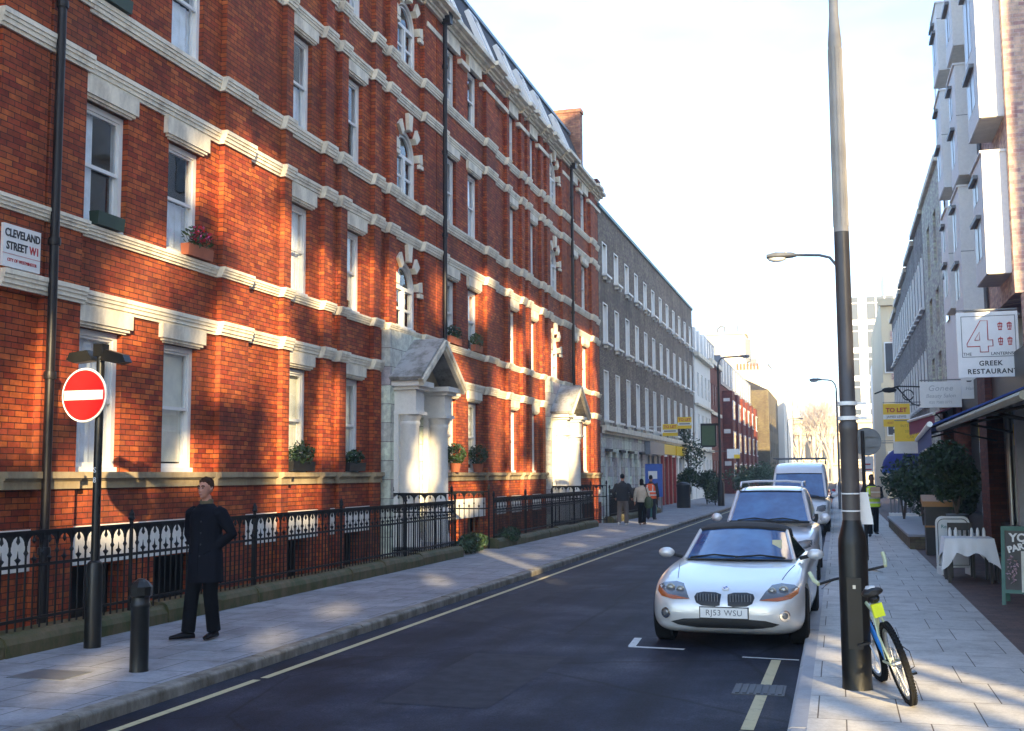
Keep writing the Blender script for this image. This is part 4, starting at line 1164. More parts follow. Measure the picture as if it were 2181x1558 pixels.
for (y0, y1, z0, z1) in ((24.15, 25.9, 5.85, 8.35), (24.15, 26.1, 9.1, 12.6), (24.15, 26.1, 13.4, 16.9), (28.6, 30.3, 5.7, 8.75), (28.3, 29.9, 8.98, 11.7), (28.3, 29.9, 12.2, 15.0), (32.0, 33.6, 9.6, 12.3), (32.0, 33.6, 12.9, 14.8), (31.5, 33.0, 6.2, 8.9)):
    oriel(y0, y1, z0, z1)
for y in (27.0, 31.1, 35.2, 37.4):
    for z in (6.6, 9.8, 12.9):
        if y == 27.0 and z > 13: continue
        o = part('window', MB().box(XR - 0.03, XR + 0.01, y - 0.4, y + 0.4, z, z + 1.4), M['farglass'], ob); part('window_head', MB().box(XR - 0.10, XR, y - 0.45, y + 0.45, z + 1.4, z + 1.5), M['grey'], o)

# shop floor: dark restaurant front with brick piers, steel posts
boxes('pier', M['shop_brick'], ob, [(XR - 0.25, XR + 0.1, a, c, -0.1, 4.2) for (a, c) in ((16.0, 17.0), (27.2, 28.6), (33.6, 34.6), (37.9, 38.9))])
part('shopfront', MB().box(XR + 0.4, XR + 0.5, 16, 38.9, -0.1, 4.2).box(XR - 0.05, XR + 0.45, 17.0, 27.2, -0.1, 0.75).box(XR - 0.05, XR + 0.45, 28.6, 33.6, -0.1, 0.75).box(XR - 0.1, XR + 0.45, 16.0, 38.9, 3.3, 4.2), M['darkwood'], ob)
for (a, c) in ((17.0, 20.2), (20.3, 23.6), (23.7, 27.2), (28.6, 31.1), (31.2, 33.6), (34.6, 37.9)): part('shop_glass', MB().quad((XR + 0.02, a, 0.75), (XR + 0.02, c, 0.75), (XR + 0.02, c, 3.3), (XR + 0.02, a, 3.3)), M['glass'], ob)
for y in (20.25, 23.65, 25.6):
    part('steel_post', MB().tube([(XR - 0.02, y, 0), (XR - 0.02, y, 3.5)], 0.055, 10), M['steel'], ob, smooth=True)
part('silver_column', MB().box(XR - 0.36, XR - 0.16, 22.2, 22.4, 0.0, 3.3), plain('pale_column', (0.45, 0.45, 0.47), 0.5), ob)

# pale grey brick house and the violet terrace
pg = thing('pale_brick_house', 'pale grey brick house with small dark window slots beyond the white building', 'house', (XR, 39, 0), world=True)
M['pale_brick'] = brick_mat('pale_grey_brick', (0.68, 0.64, 0.56), (0.60, 0.56, 0.49), (0.55, 0.51, 0.45), grime=0.2, soot=(0.3, 0.27, 0.22))
ops = [(y, y + 1.2, za, zb) for y in (40.2, 43.0) for za, zb in ((4.3, 6.0), (6.9, 8.2), (9.0, 10.9))]
block(pg, XR, 12, 38.9, 46.15, -0.4, 12.2, M['pale_brick'], ops=ops, sgn=-1)
simple_windows(pg, XR, (40.8, 43.6), ((4.3, 6.0), (6.9, 8.2), (9.0, 10.9)), 1.2, M['cream'], sgn=-1)
part('parapet', MB().box(XR - 0.12, XR + 0.4, 38.9, 46.15, 12.2, 12.42), M['stone'], pg)
GV = 'houses of the violet brick terrace on the right'
vl = ['violet grey brick terrace house next to the pale brick house', 'violet grey brick terrace house behind the yellow agents boards', 'violet grey brick terrace house over the blue dome canopy', 'violet grey brick terrace house just beyond the blue dome canopy', 'last violet grey brick terrace house before the cream building']
for i in range(5):
    y0 = 46.2 + 5.3 * i; y1 = y0 + 5.29; zt = 12.05 - 0.25 * i
    h = thing('terrace_house', vl[i], 'house', (XR, y0, 0), group=GV, world=True)
    ys = [y0 + 0.9, y0 + 2.65, y0 + 4.4]
    rows = ((4.6, 6.7), (8.35, 10.5))
    ops = [(y - .5, y + .5, za, zb) for y in ys for za, zb in rows]
    block(h, XR, 12, y0, y1, 3.6, zt, M['violet_brick'], ops=ops, sgn=-1, depth=0.22)
    for (a, c, za, zb) in ops:
        rv = MB()
        rv.box(XR - 0.012, XR + 0.20, c - 0.14, c + 0.02, za, zb).box(XR - 0.012, XR + 0.20, a - 0.02, a + 0.14, za, zb)
        rv.box(XR - 0.16, XR + 0.1, a - 0.1, c + 0.1, za - 0.1, za)
        part('window_surround', rv, M['white'], h)
    simple_windows(h, XR, ys, rows, 0.74, sgn=-1)
    part('parapet', MB().box(XR - 0.15, XR + 0.4, y0, y1, zt, zt + 0.22), M['cream'], h)
    part('shopfront', MB().box(XR - 0.05, 12, y0, y1, -0.4, 3.0), M['darkwood'] if i % 2 == 0 else M['stucco'], h)
    part('fascia', MB().box(XR - 0.2, XR + 0.3, y0 + 0.05, y1 - 0.05, 2.95, 3.6), [M['blue'], M['signwhite'], M['zinc'], M['signwhite'], M['cream']][i], h)
    boxes('shop_window', M['farglass'], h, [(XR - 0.09, XR - 0.04, y0 + yy, y0 + yy + 1.3, 0.6, 2.8) for yy in (0.4, 2.0, 3.6)])
cr = thing('cream_building', 'sunlit cream and red building facing us past the violet terrace', 'building', (4, 86, 0), world=True)
mb = MB().box(3.4, 14, 86, 110, -0.4, 14.5).box(3.2, 14, 85.7, 86, 14.1, 14.6).box(3.25, 14, 85.8, 86, 8.0, 8.4)
part('wall', mb, M['cream_render'], cr)
part('brick_panel', MB().box(4.0, 5.8, 85.93, 86.05, 8.6, 12.2), M['pink_brick'], cr)
for x in (3.9, 4.9, 6.2, 7.5):
    for z in (1.2, 4.6, 9.2): o = part('window', MB().box(x - 0.36, x + 0.36, 85.89, 85.98, z - 0.1, z + 2.2), M['white'], cr); part('glass', MB().box(x - 0.28, x + 0.28, 85.86, 85.95, z, z + 2.1), M['farglass'], o)
wm = thing('white_building', 'sunlit white building standing behind the cream and red one', 'building', (4.4, 120, 0), world=True)
part('wall', MB().box(4.4, 14, 120, 150, -0.4, 15.0).box(4.3, 14, 119.7, 120, 14.4, 15.0).box(5.2, 14, 135, 150, 15.0, 19.0), M['white_render'], wm)
part('drainpipe', MB().tube([(XR - 0.06, 27.75, 4.3), (XR - 0.06, 27.75, 15.0)], 0.05, 8), M['grey'], ob)
boxes('window', M['farglass'], wm, [(4.8, 5.3, 119.9, 119.98, 4, 6), (4.8, 5.3, 119.9, 119.98, 8, 10), (5.9, 6.4, 119.9, 119.98, 8, 10), (4.37, 4.42, 124, 125, 8, 10), (4.37, 4.42, 130, 131, 8, 10)])
md = thing('office_tower', 'white framed glass office block rising between the lamp post and the cream building', 'building', (9, 300, 0), world=True)
K = 300 / 190.0
part('frame', MB().box(2.7 * K, 30 * K, 190.4 * K, 215 * K, -0.4, 28.6 * K + 1.85), M['white_render'], md)
cols_ = [(2.9, 4.0), (5.4, 9.6), (10.2, 14), (15, 19)]
BGG = plain('blue_grey_glass', (0.05, 0.065, 0.08), 0.5, var=0.1, spec=0.3)
for r_ in range(6):
    za = 3.2 + r_ * 4.6
    for (a, c) in cols_:
        o = part('glazing', MB().box(a * K, c * K, 190.3 * K, 190.42 * K, za * K, (za + 3.7) * K), BGG, md)
        mu = MB().box(a * K, c * K, 190.2 * K, 190.3 * K, (za + 2.6) * K, (za + 2.75) * K)
        for x in (6.8, 8.2, 11.4, 12.8):
            if a < x < c: mu.box((x - 0.08) * K, (x + 0.08) * K, 190.15 * K, 190.3 * K, (za + 0.3) * K, (za + 3.7) * K)
        part('mullion', mu, M['white'], o)
m2 = thing('glass_tower', 'small glazed rooftop block far behind the office tower', 'building', (20, 400, 0), world=True)
K2 = 400 / 260.0
part('frame', MB().box(11.3 * K2, 30 * K2, 400, 430, -0.4, 46.0 * K2 + 1.0), M['white_render'], m2)
for r_ in range(12):
    boxes('glazing', M['zinc'], m2, [(a * K2, c * K2, 399.7, 400.1, (2 + 3.8 * r_) * K2, (5 + 3.8 * r_) * K2) for (a, c) in ((11.6, 13.0), (13.5, 15.4), (15.9, 17.6))])

# ------------------------------------------------------------------ added unseen screen behind the right hand houses, shaped for the light:
# its holes are cut to throw the sun patches, the rest shades the street
SX = 15.0
PATCH = [(16.9, 7.0, 0.42, 0.39), (18.4, 7.8, 0.36, 0.49), (18.7, 9.0, 0.2, 0.27), (14.7, 4.7, 0.33, 0.4), (15.2, 5.2, 0.38, 0.22), (18.1, 6.3, 0.52, 0.31), (18.2, 5.4, 0.29, 0.79), (19.2, 5.5, 0.28, 1.0), (17.5, 3.9, 0.6, 0.5), (19.3, 3.8, 0.24, 0.72), (19.3, 2.5, 0.28, 0.4), (14.4, 2.4, 0.16, 0.38), (13.5, 1.6, 0.24, 0.33), (14.3, 1.5, 0.34, 0.41), (19.4, 1.5, 0.28, 0.31), (20.4, 1.5, 0.23, 0.28), (14.6, 4.1, 0.29, 0.21), (26.6, 1.8, 0.5, 0.7), (25.0, 6.1, 0.54, 0.69), (30.1, 3.5, 0.54, 1.34), (29.2, 4.6, 0.39, 0.72), (33.9, 8.6, 1.05, 0.54), (35.8, 8.2, 0.87, 0.72), (35.6, 4.4, 0.74, 2.03), (33.5, 3.5, 0.56, 1.47), (32.1, 7.4, 0.52, 0.87), (37.9, 7.0, 0.77, 1.01), (38.8, 5.4, 0.67, 1.36), (41.5, 2.8, 1.35, 1.43), (44.6, 9.0, 0.96, 0.89), (46.3, 6.8, 1.11, 1.62), (47.1, 4.1, 1.14, 2.02), (29.9, 1.2, 1.22, 0.39), (36.2, 1.7, 1.45, 0.47), (30.8, 9.2, 0.44, 0.42), (28.0, 6.5, 0.33, 0.51), (40.8, 6.3, 0.58, 0.99), (43.8, 10.5, 0.68, 0.78), (21.4, 3.0, 0.29, 0.59), (23.3, 6.1, 0.34, 0.59), (21.1, 5.7, 0.29, 0.45), (12.3, 2.6, 0.18, 0.28), (12.9, 3.2, 0.14, 0.26), (16.4, 2.1, 0.28, 0.23)]
def back(p):
    """where the sun ray that reaches point p crosses the block's plane"""
    k = (SX - p[0]) / -SUN_DIR.x
    q = Vector(p) - SUN_DIR * k
    return q.y, q.z
holes = []
for (y, z, ry, rz) in PATCH:
    q = 1.45 if y < 22 else 1.12; hy, hz = back((XF, y, z)); holes.append((hy, hz, ry * q + 0.10, rz * q + 0.08, 0.25))
for (x, y, ry, rz) in ((-6.7, 14.3, 0.5, 0.22), (-6.9, 9.3, 0.5, 0.25), (-6.2, 11.6, 0.35, 0.2), (-7.0, 33.0, 0.6, 0.12), (-6.6, 29.0, 0.5, 0.12), (-6.8, 25.0, 0.5, 0.1), (-7.3, 37, 0.6, 0.12), (-6.9, 19, 0.4, 0.2)):
    hy, hz = back((x, y, 0.0)); holes.append((hy, hz, ry, rz, 0.0))
def is_hole(y, z):
    for (hy, hz, ry, rz, sh) in holes:
        dz = (z - hz) / rz
        dy = (y - hy - sh * math.sin(dz * 1.7) * ry) / ry
        if dy * dy + abs(dz) ** 2.6 < 1: return True
    # low holes: sun strips on the right hand pavement near the camera
    if 7.0 < z < 8.55:
        for (a, c) in ((-29.0, -18.3), (-17.6, -16.7), (-16.0, -15.3), (-14.7, -14.2)):
            if a < y < c: return True
    if 11.5 < z < 20.5 and 1.4 < y < 2.9: return True      # gable and first oriel
    if 11.0 < z < 17.0 and -16.75 < y < -16.3: return True     # lamp post
    return False
sl = MB(); cell = 0.25
gy0, gy1, gz0, gz1 = -40.0, 6.0, 6.0, 22.0
ny = int((gy1 - gy0) / cell); nz = int((gz1 - gz0) / cell)
grid = {}
def gv(i, j):
    k = (i, j)
    if k not in grid:
        grid[k] = len(sl.v); sl.v.append((SX, gy0 + i * cell, gz0 + j * cell))
    return grid[k]
for i in range(ny):
    for j in range(nz):
        if not is_hole(gy0 + (i + .5) * cell, gz0 + (j + .5) * cell):
            sl.f.append((gv(i, j), gv(i + 1, j), gv(i + 1, j + 1), gv(i, j + 1)))
for (a, c, d, e) in ((-75, gy0, -2, 33), (gy1, 70, -2, 33), (gy0, gy1, -2, gz0), (gy0, gy1, gz1, 33)):
    sl.quad((SX, a, d), (SX, c, d), (SX, c, e), (SX, a, e))
screen_pale = plain('pale_screen', (0.86, 0.84, 0.80), 0.8)  # whitened so the added screen also bounces sky light into the street
scrn = thing('sun_screen', 'added unseen pale screen shaping the sun patches, behind the restaurant houses', 'building', (SX, 0, 0), world=True)
o = part('screen_sheet', sl.mesh('screen_sheet', screen_pale, fix=False), None, scrn)
# ------------------------------------------------------------------ vehicles (local space: nose at y = 0 facing -y, ground at z = 0)
def paint(name, col, metal=0.6, rough=0.32):
    m = plain(name, col, rough, metal=metal, var=0.03, scale=2, coat=0.8)
    return m
M['silver'] = paint('silver_paint', (0.70, 0.69, 0.66), 0.35)
M['silver2'] = paint('pale_silver_paint', (0.70, 0.67, 0.67), 0.3)
M['vanwhite'] = paint('white_van_paint', (0.82, 0.81, 0.80), 0.0)
M['darkpaint'] = paint('dark_blue_paint', (0.03, 0.035, 0.06), 0.3)
M['lightblue'] = paint('light_blue_paint', (0.38, 0.45, 0.55), 0.4)
m, nt, b = new_mat('sky_painted_windscreen')
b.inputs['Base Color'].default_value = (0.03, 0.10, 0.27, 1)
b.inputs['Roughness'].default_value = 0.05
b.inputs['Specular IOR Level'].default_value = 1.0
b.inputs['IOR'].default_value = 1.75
_n = ramp(nt, noise(nt, objvec(nt), 2.2, 3, 0.6), [(0.35, (0.018, 0.060, 0.19)), (0.75, (0.06, 0.17, 0.36))])  # mottled blue painted in for the sky mirrored in the glass
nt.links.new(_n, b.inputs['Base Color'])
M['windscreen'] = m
M['sideglass'] = plain('dark_car_glass', (0.012, 0.014, 0.018), 0.05, spec=0.9)
M['softtop'] = plain('soft_top_fabric', (0.030, 0.026, 0.024), 0.85, var=0.15)
M['amber'] = plain('amber_lens', (0.36, 0.085, 0.012), 0.15, spec=0.8)
M['lens'] = plain('clear_lens', (0.22, 0.22, 0.22), 0.12, metal=0.5, var=0.25, scale=20)
M['lamp_dark'] = plain('lamp_housing', (0.10, 0.10, 0.105), 0.12, spec=0.8)

def prof(w, zb, zs, zt, k=0.75):
    half = [(0, zb), (.62 * w, zb), (.90 * w, zb + .02), (w, zb + .14), (w, (zb + zs) / 2 + .03), (.985 * w, zs - .06), (.90 * w, zs), (.5 * w, zs + (zt - zs) * k), (0, zt)]
    return half + [(-x, z) for x, z in half[-2:0:-1]]
def body_mesh(stations, wheels, wr, mat, well=True):
    rings = [[(x, y, z) for x, z in prof(*p)] for (y, *p) in stations]
    mb = MB().loft(rings)
    o = bpy.data.objects.new('tmp', mb.mesh('tmp', mat)); COL.objects.link(o)
    s = o.modifiers.new('s', 'SUBSURF'); s.levels = s.render_levels = 2
    cut = None
    if well:
        c = MB()
        for (wx, wy) in wheels:
            c.lathe([(wr * 1.13, -0.16), (wr * 1.13, 0.22)], n=28, mtx=Matrix.Translation((wx, wy, wr)) @ Euler((0, PI / 2 if wx > 0 else -PI / 2, 0)).to_matrix().to_4x4())
        cut = bpy.data.objects.new('cut', c.mesh('cut', M['black'])); COL.objects.link(cut)
        bo = o.modifiers.new('b', 'BOOLEAN'); bo.operation = 'DIFFERENCE'; bo.object = cut; bo.solver = 'EXACT'
    me = evaluated(o, 'body')
    s2 = me.polygons
    me.polygons.foreach_set('use_smooth', [True] * len(me.polygons))
    try: me.set_sharp_from_angle(angle=R(42))
    except Exception: pass
    bpy.data.objects.remove(o)
    if cut: bpy.data.objects.remove(cut)
    return me
def bvh_of(me):
    return BVHTree.FromPolygons([v.co.copy() for v in me.vertices], [tuple(p.vertices) for p in me.polygons])
def front_patch(bvh, outline, off=0.004, rings=3, dense=4, mb=None, origin=-1.0, axis='y'):
    """surface patch hugging the body, from an outline in (x, z) seen from the front"""
    pts = []
    n0 = len(outline)
    for i in range(n0):
        a = Vector(outline[i]); c = Vector(outline[(i + 1) % n0])
        for k in range(dense): pts.append(a.lerp(c, k / dense))
    cen = sum(pts, Vector((0, 0))) / len(pts)
    def hit(p):
        h = bvh.ray_cast(Vector((p.x, origin, p.y)), Vector((0, 1, 0)))
        return h[0]
    vs = []; n = len(pts); mb = mb or MB()
    base = hit(cen)
    yb = base.y if base else 0.2
    for r_ in range(rings, 0, -1):
        for p in pts:
            q = cen.lerp(p, r_ / rings); h = hit(q)
            vs.append((q.x, (h.y if h else yb) - off, q.y))
    vs.append((cen.x, yb - off, cen.y))
    fs = []
    for r_ in range(rings - 1):
        for k in range(n): fs.append((r_ * n + k, r_ * n + (k + 1) % n, (r_ + 1) * n + (k + 1) % n, (r_ + 1) * n + k))
    for k in range(n): fs.append(((rings - 1) * n + k, (rings - 1) * n + (k + 1) % n, rings * n))
    return mb.add(vs, fs)
def mirror(o): return [(-x, z) for x, z in o][::-1]
def wheel(parent, x, y, r, w=0.21, rimcol=None):
    t = bpy.data.objects.new('wheel', None); link(t, parent); t.location = (x, y, r)
    s = 1 if x > 0 else -1
    mt = Euler((0, s * PI / 2, 0)).to_matrix().to_4x4()
    tyre = MB().lathe([(r * .66, -w / 2), (r * .93, -w / 2), (r, -w * .38), (r, w * .38), (r * .93, w / 2), (r * .66, w / 2)], n=32, mtx=mt)
    part('tyre', tyre, M['rubber'], t, smooth=True)
    rim = MB().lathe([(r * .67, -w * .4), (r * .67, w * .47), (r * .62, w * .47), (r * .60, w * .2), (0.01, w * .2)], n=32, mtx=mt)
    for k in range(10):
        a = 2 * PI * k / 10
        rim.obox(mt @ Matrix.Rotation(a, 4, 'Z') @ Matrix.Translation((r * .33, 0, w * .36)), r * .31, 0.018, 0.02)
    rim.lathe([(r * .13, w * .3), (r * .12, w * .46), (0.005, w * .47)], n=12, mtx=mt)
    part('rim', rim, rimcol or M['steel'], t)
    return t
def grid_patch(fn, nu, nv, mb=None):
    mb = mb or MB()
    vs = [fn(-1 + 2 * i / nu, j / nv) for j in range(nv + 1) for i in range(nu + 1)]
    fs = [(j * (nu + 1) + i, j * (nu + 1) + i + 1, (j + 1) * (nu + 1) + i + 1, (j + 1) * (nu + 1) + i) for j in range(nv) for i in range(nu)]
    return mb.add(vs, fs)
def L(a, b, t): return a + (b - a) * t

# --- silver roadster nearest the camera
car = thing('parked_car', 'silver two seat roadster with dark fabric roof, first in the parked row', 'car', (-1.27, 12.78, ROADZ), R(-1.2), group='vehicles parked along the kerb')
st = [(0.0, .40, .31, .45, .50), (0.035, .62, .23, .53, .585), (0.14, .78, .17, .60, .645), (0.38, .86, .15, .675, .715), (.75, .89, .15, .77, .775), (1.25, .885, .16, .835, .865),
      (1.7, .88, .17, .86, .925), (2.3, .88, .17, .88, .94), (3.0, .89, .18, .90, .95), (3.5, .885, .2, .90, .95), (3.85, .83, .24, .86, .90), (4.05, .70, .32, .77, .82), (4.09, .5, .42, .66, .72)]
WH = [(-.77, .78), (.77, .78), (-.78, 3.27), (.78, 3.27)]
bme = body_mesh(st, WH, .325, M['silver'])
bd = part('body', bme, None, car)
bvh = bvh_of(bme)
for (x, y) in WH: wheel(car, x, y, .325)
kid = [(.035, .615), (.10, .632), (.24, .635), (.315, .620), (.335, .585), (.31, .525), (.25, .495), (.10, .487), (.045, .50)]
rimk = [(x * 1.0 + (.02 if x > .2 else -.012), z + (.018 if z > .56 else -.014)) for x, z in kid]
for sg in (0, 1):
    f = (lambda o: mirror(o)) if sg else (lambda o: o)
    g = part('grille', front_patch(bvh, f(rimk), .004), M['silver'], car, smooth=True)
    part('grille_mesh', front_patch(bvh, f(kid), .009), M['black'], g)
    sl_ = MB()
    for k in range(8):
        x = .07 + .032 * k; z0, z1 = .505, .622
        if sg: x = -x
        h0 = bvh.ray_cast(Vector((x, -1, .56)), Vector((0, 1, 0)))[0]
        if h0: sl_.box(x - .004, x + .004, h0.y - .020, h0.y - .008, z0, z1)
    part('grille_slats', sl_, M['grey'], g)
    hl = [(.385, .56), (.44, .64), (.50, .70), (.60, .715), (.74, .70), (.795, .67), (.79, .62), (.72, .575), (.58, .555)]
    amb = [(.385, .56), (.46, .576), (.60, .580), (.71, .60), (.768, .655), (.80, .672), (.792, .62), (.72, .575), (.58, .553)]
    h = part('headlight', front_patch(bvh, f(hl), .005), M['lamp_dark'], car, smooth=True)
    part('amber_lens', front_patch(bvh, f(amb), .010), M['amber'], h, smooth=True)
    for (lx, lz, lr_) in ((.515, .645, .042), (.635, .655, .048)):
        lx2 = -lx if sg else lx
        hh = bvh.ray_cast(Vector((lx2, -1, lz)), Vector((0, 1, 0)))[0]
        mt = Matrix.Translation((lx2, (hh.y if hh else .2) - .004, lz)) @ Euler((PI / 2, 0, 0)).to_matrix().to_4x4()
        part('bulb_lens', MB().lathe([(lr_ * .8, 0), (lr_ * .6, .014), (.002, .02)], n=16, mtx=mt), M['lens'], h, smooth=True)
        part('bulb_ring', MB().lathe([(lr_ * 1.1, 0), (lr_ * 1.1, .012), (lr_ * .8, .014)], n=16, mtx=mt), M['lamp_dark'], h)
    fx = -.655 if sg else .655
    hh = bvh.ray_cast(Vector((fx, -1, .40)), Vector((0, 1, 0)))[0]
    mt = Matrix.Translation((fx, hh.y - .004, .40)) @ Euler((PI / 2, 0, R(-25 if sg else 25))).to_matrix().to_4x4()
    fo = part('fog_light', MB().lathe([(.062, 0), (.06, .012), (.045, .014)], n=20, mtx=mt), M['chrome'], car)
    part('fog_lens', MB().lathe([(.045, .008), (.03, .018), (.002, .02)], n=16, mtx=mt), M['lens'], fo, smooth=True)
intk = [(-.60, .305), (-.45, .345), (-.2, .36), (.2, .36), (.45, .345), (.60, .305), (.52, .275), (.3, .25), (-.3, .25), (-.52, .275)]
part('air_intake', front_patch(bvh, intk, .010, dense=6, rings=6), M['black'], car)
mt = Matrix.Translation((0, .02, .405))
pl = part('number_plate', MB().box(-.26, .26, -.016, .004, .365, .475), M['signwhite'], car)
lettering('RJ53 WSU', .088, (0, -.018, .419), ROT_NY, M['grey'], pl, depth=.001, spacing=1.08)
part('plate_surround', MB().box(-.272, .272, -.006, .02, .352, .486), M['black'], car)
hb = bvh.ray_cast(Vector((0, -1, .655)), Vector((0, 1, 0)))[0] or Vector((0, .3, .69))
mt = Matrix.Translation((0, hb.y + .012, .668)) @ Euler((R(30), 0, 0)).to_matrix().to_4x4()
bg = part('badge', MB().lathe([(.040, -.03), (.040, .008), (.034, .012), (.001, .013)], n=20, mtx=mt), M['signwhite'], car, smooth=False)
qd = MB()
for a in (0, PI):
    qd.add([mt @ Vector((0, 0, .0135))] + [mt @ Vector((.026 * math.cos(a + t), .026 * math.sin(a + t), .0135)) for t in (0, .5, 1.05, 1.57)], [(0, 1, 2, 3, 4)])
part('badge_quarters', qd, M['blue'], bg)
def ws(u, v): return (L(.675, .555, v) * u, L(1.45 + .26 * u * u, 2.14 + .20 * u * u, v), L(.915 - .03 * u * u, 1.262 - .05 * u * u, v))
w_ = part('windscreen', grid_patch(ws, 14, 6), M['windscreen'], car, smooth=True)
for s in (-1, 1): part('pillar', MB().tube([ws(s, v) for v in (0, .25, .5, .75, 1)], .028, 8), M['silver'], car, smooth=True)
hdr = MB().tube([ws(u, 1) for u in (-1, -.6, -.2, .2, .6, 1)], .026, 8)
part('header_rail', hdr, M['softtop'], car, smooth=True)
wp = MB()
for (a, c) in ((-.60, .02), (-.02, .58)):
    wp.tube([Vector(ws(a / .675, .02)) + Vector((0, -.02, .01)), Vector(ws((a + c) / 2 / .675, .09)) + Vector((0, -.02, .012)), Vector(ws(c / .675, .03)) + Vector((0, -.02, .01))], .011, 6)
part('wiper', wp, M['black'], car)
part('scuttle', grid_patch(lambda u, v: (.66 * u, L(1.37 + .26 * u * u, 1.50 + .26 * u * u, v), L(.905, .915, v) - .02 * u * u + .004), 12, 2), M['black'], car, smooth=True)
rings = []
for (y, w, zt_, zb_) in ((2.12, .55, 1.272, 1.2), (2.3, .585, 1.31, 1.17), (2.6, .60, 1.325, 1.15), (2.95, .59, 1.28, 1.10), (3.25, .55, 1.15, 1.0), (3.5, .50, .98, .92)):
    rings.append([(w * math.sin(a) * 1.02, y + .22 * (math.sin(a) ** 2) * (1 if y < 2.4 else 0.3), zb_ + (zt_ - zb_) * max(0, math.cos(a)) ** .55) for a in [(-PI / 2) + PI * k / 12 for k in range(13)]])
part('soft_top', MB().loft(rings, cap=False), M['softtop'], car, smooth=True)
for s in (-1, 1):
    part('side_window', MB().add([(s * .70, 1.80, .90), (s * .565, 2.34, 1.215), (s * .60, 2.95, 1.12), (s * .62, 3.35, .95), (s * .74, 3.2, .90)], [(0, 1, 2, 3, 4)]), M['sideglass'], car)
    mr = MB().ball((0, 0, 0), (.105, .075, .066), 14)
    mr.v = [(x + s * .93, y + 1.80, z + .955) for x, y, z in mr.v]
    mi = part('wing_mirror', mr, M['silver'], car, smooth=True)
    part('mirror_stalk', MB().tube([(s * .74, 1.86, .90), (s * .84, 1.82, .93)], .025, 8), M['black'], mi)
tag = MB().box(.40, .52, 1.86, 1.865, .93, 1.06)
tag.v = [(x, y - .02 + (z - .93) * .6, z + 0.06) for x, y, z in tag.v]
part('permit', tag, plain('paper_permit', (.55, .5, .3), .7), car)
# bonnet shut lines
sh = MB()
for s in (-1, 1):
    pts = []
    for k in range(9):
        y = .62 + k * .1; x = s * L(.60, .70, k / 8)
        h = bvh.ray_cast(Vector((x, y, 2)), Vector((0, 0, -1)))[0]
        if h: pts.append(h + Vector((0, 0, .001)))
    sh.tube(pts, .005, 4)
part('shut_line', sh, M['black'], car)

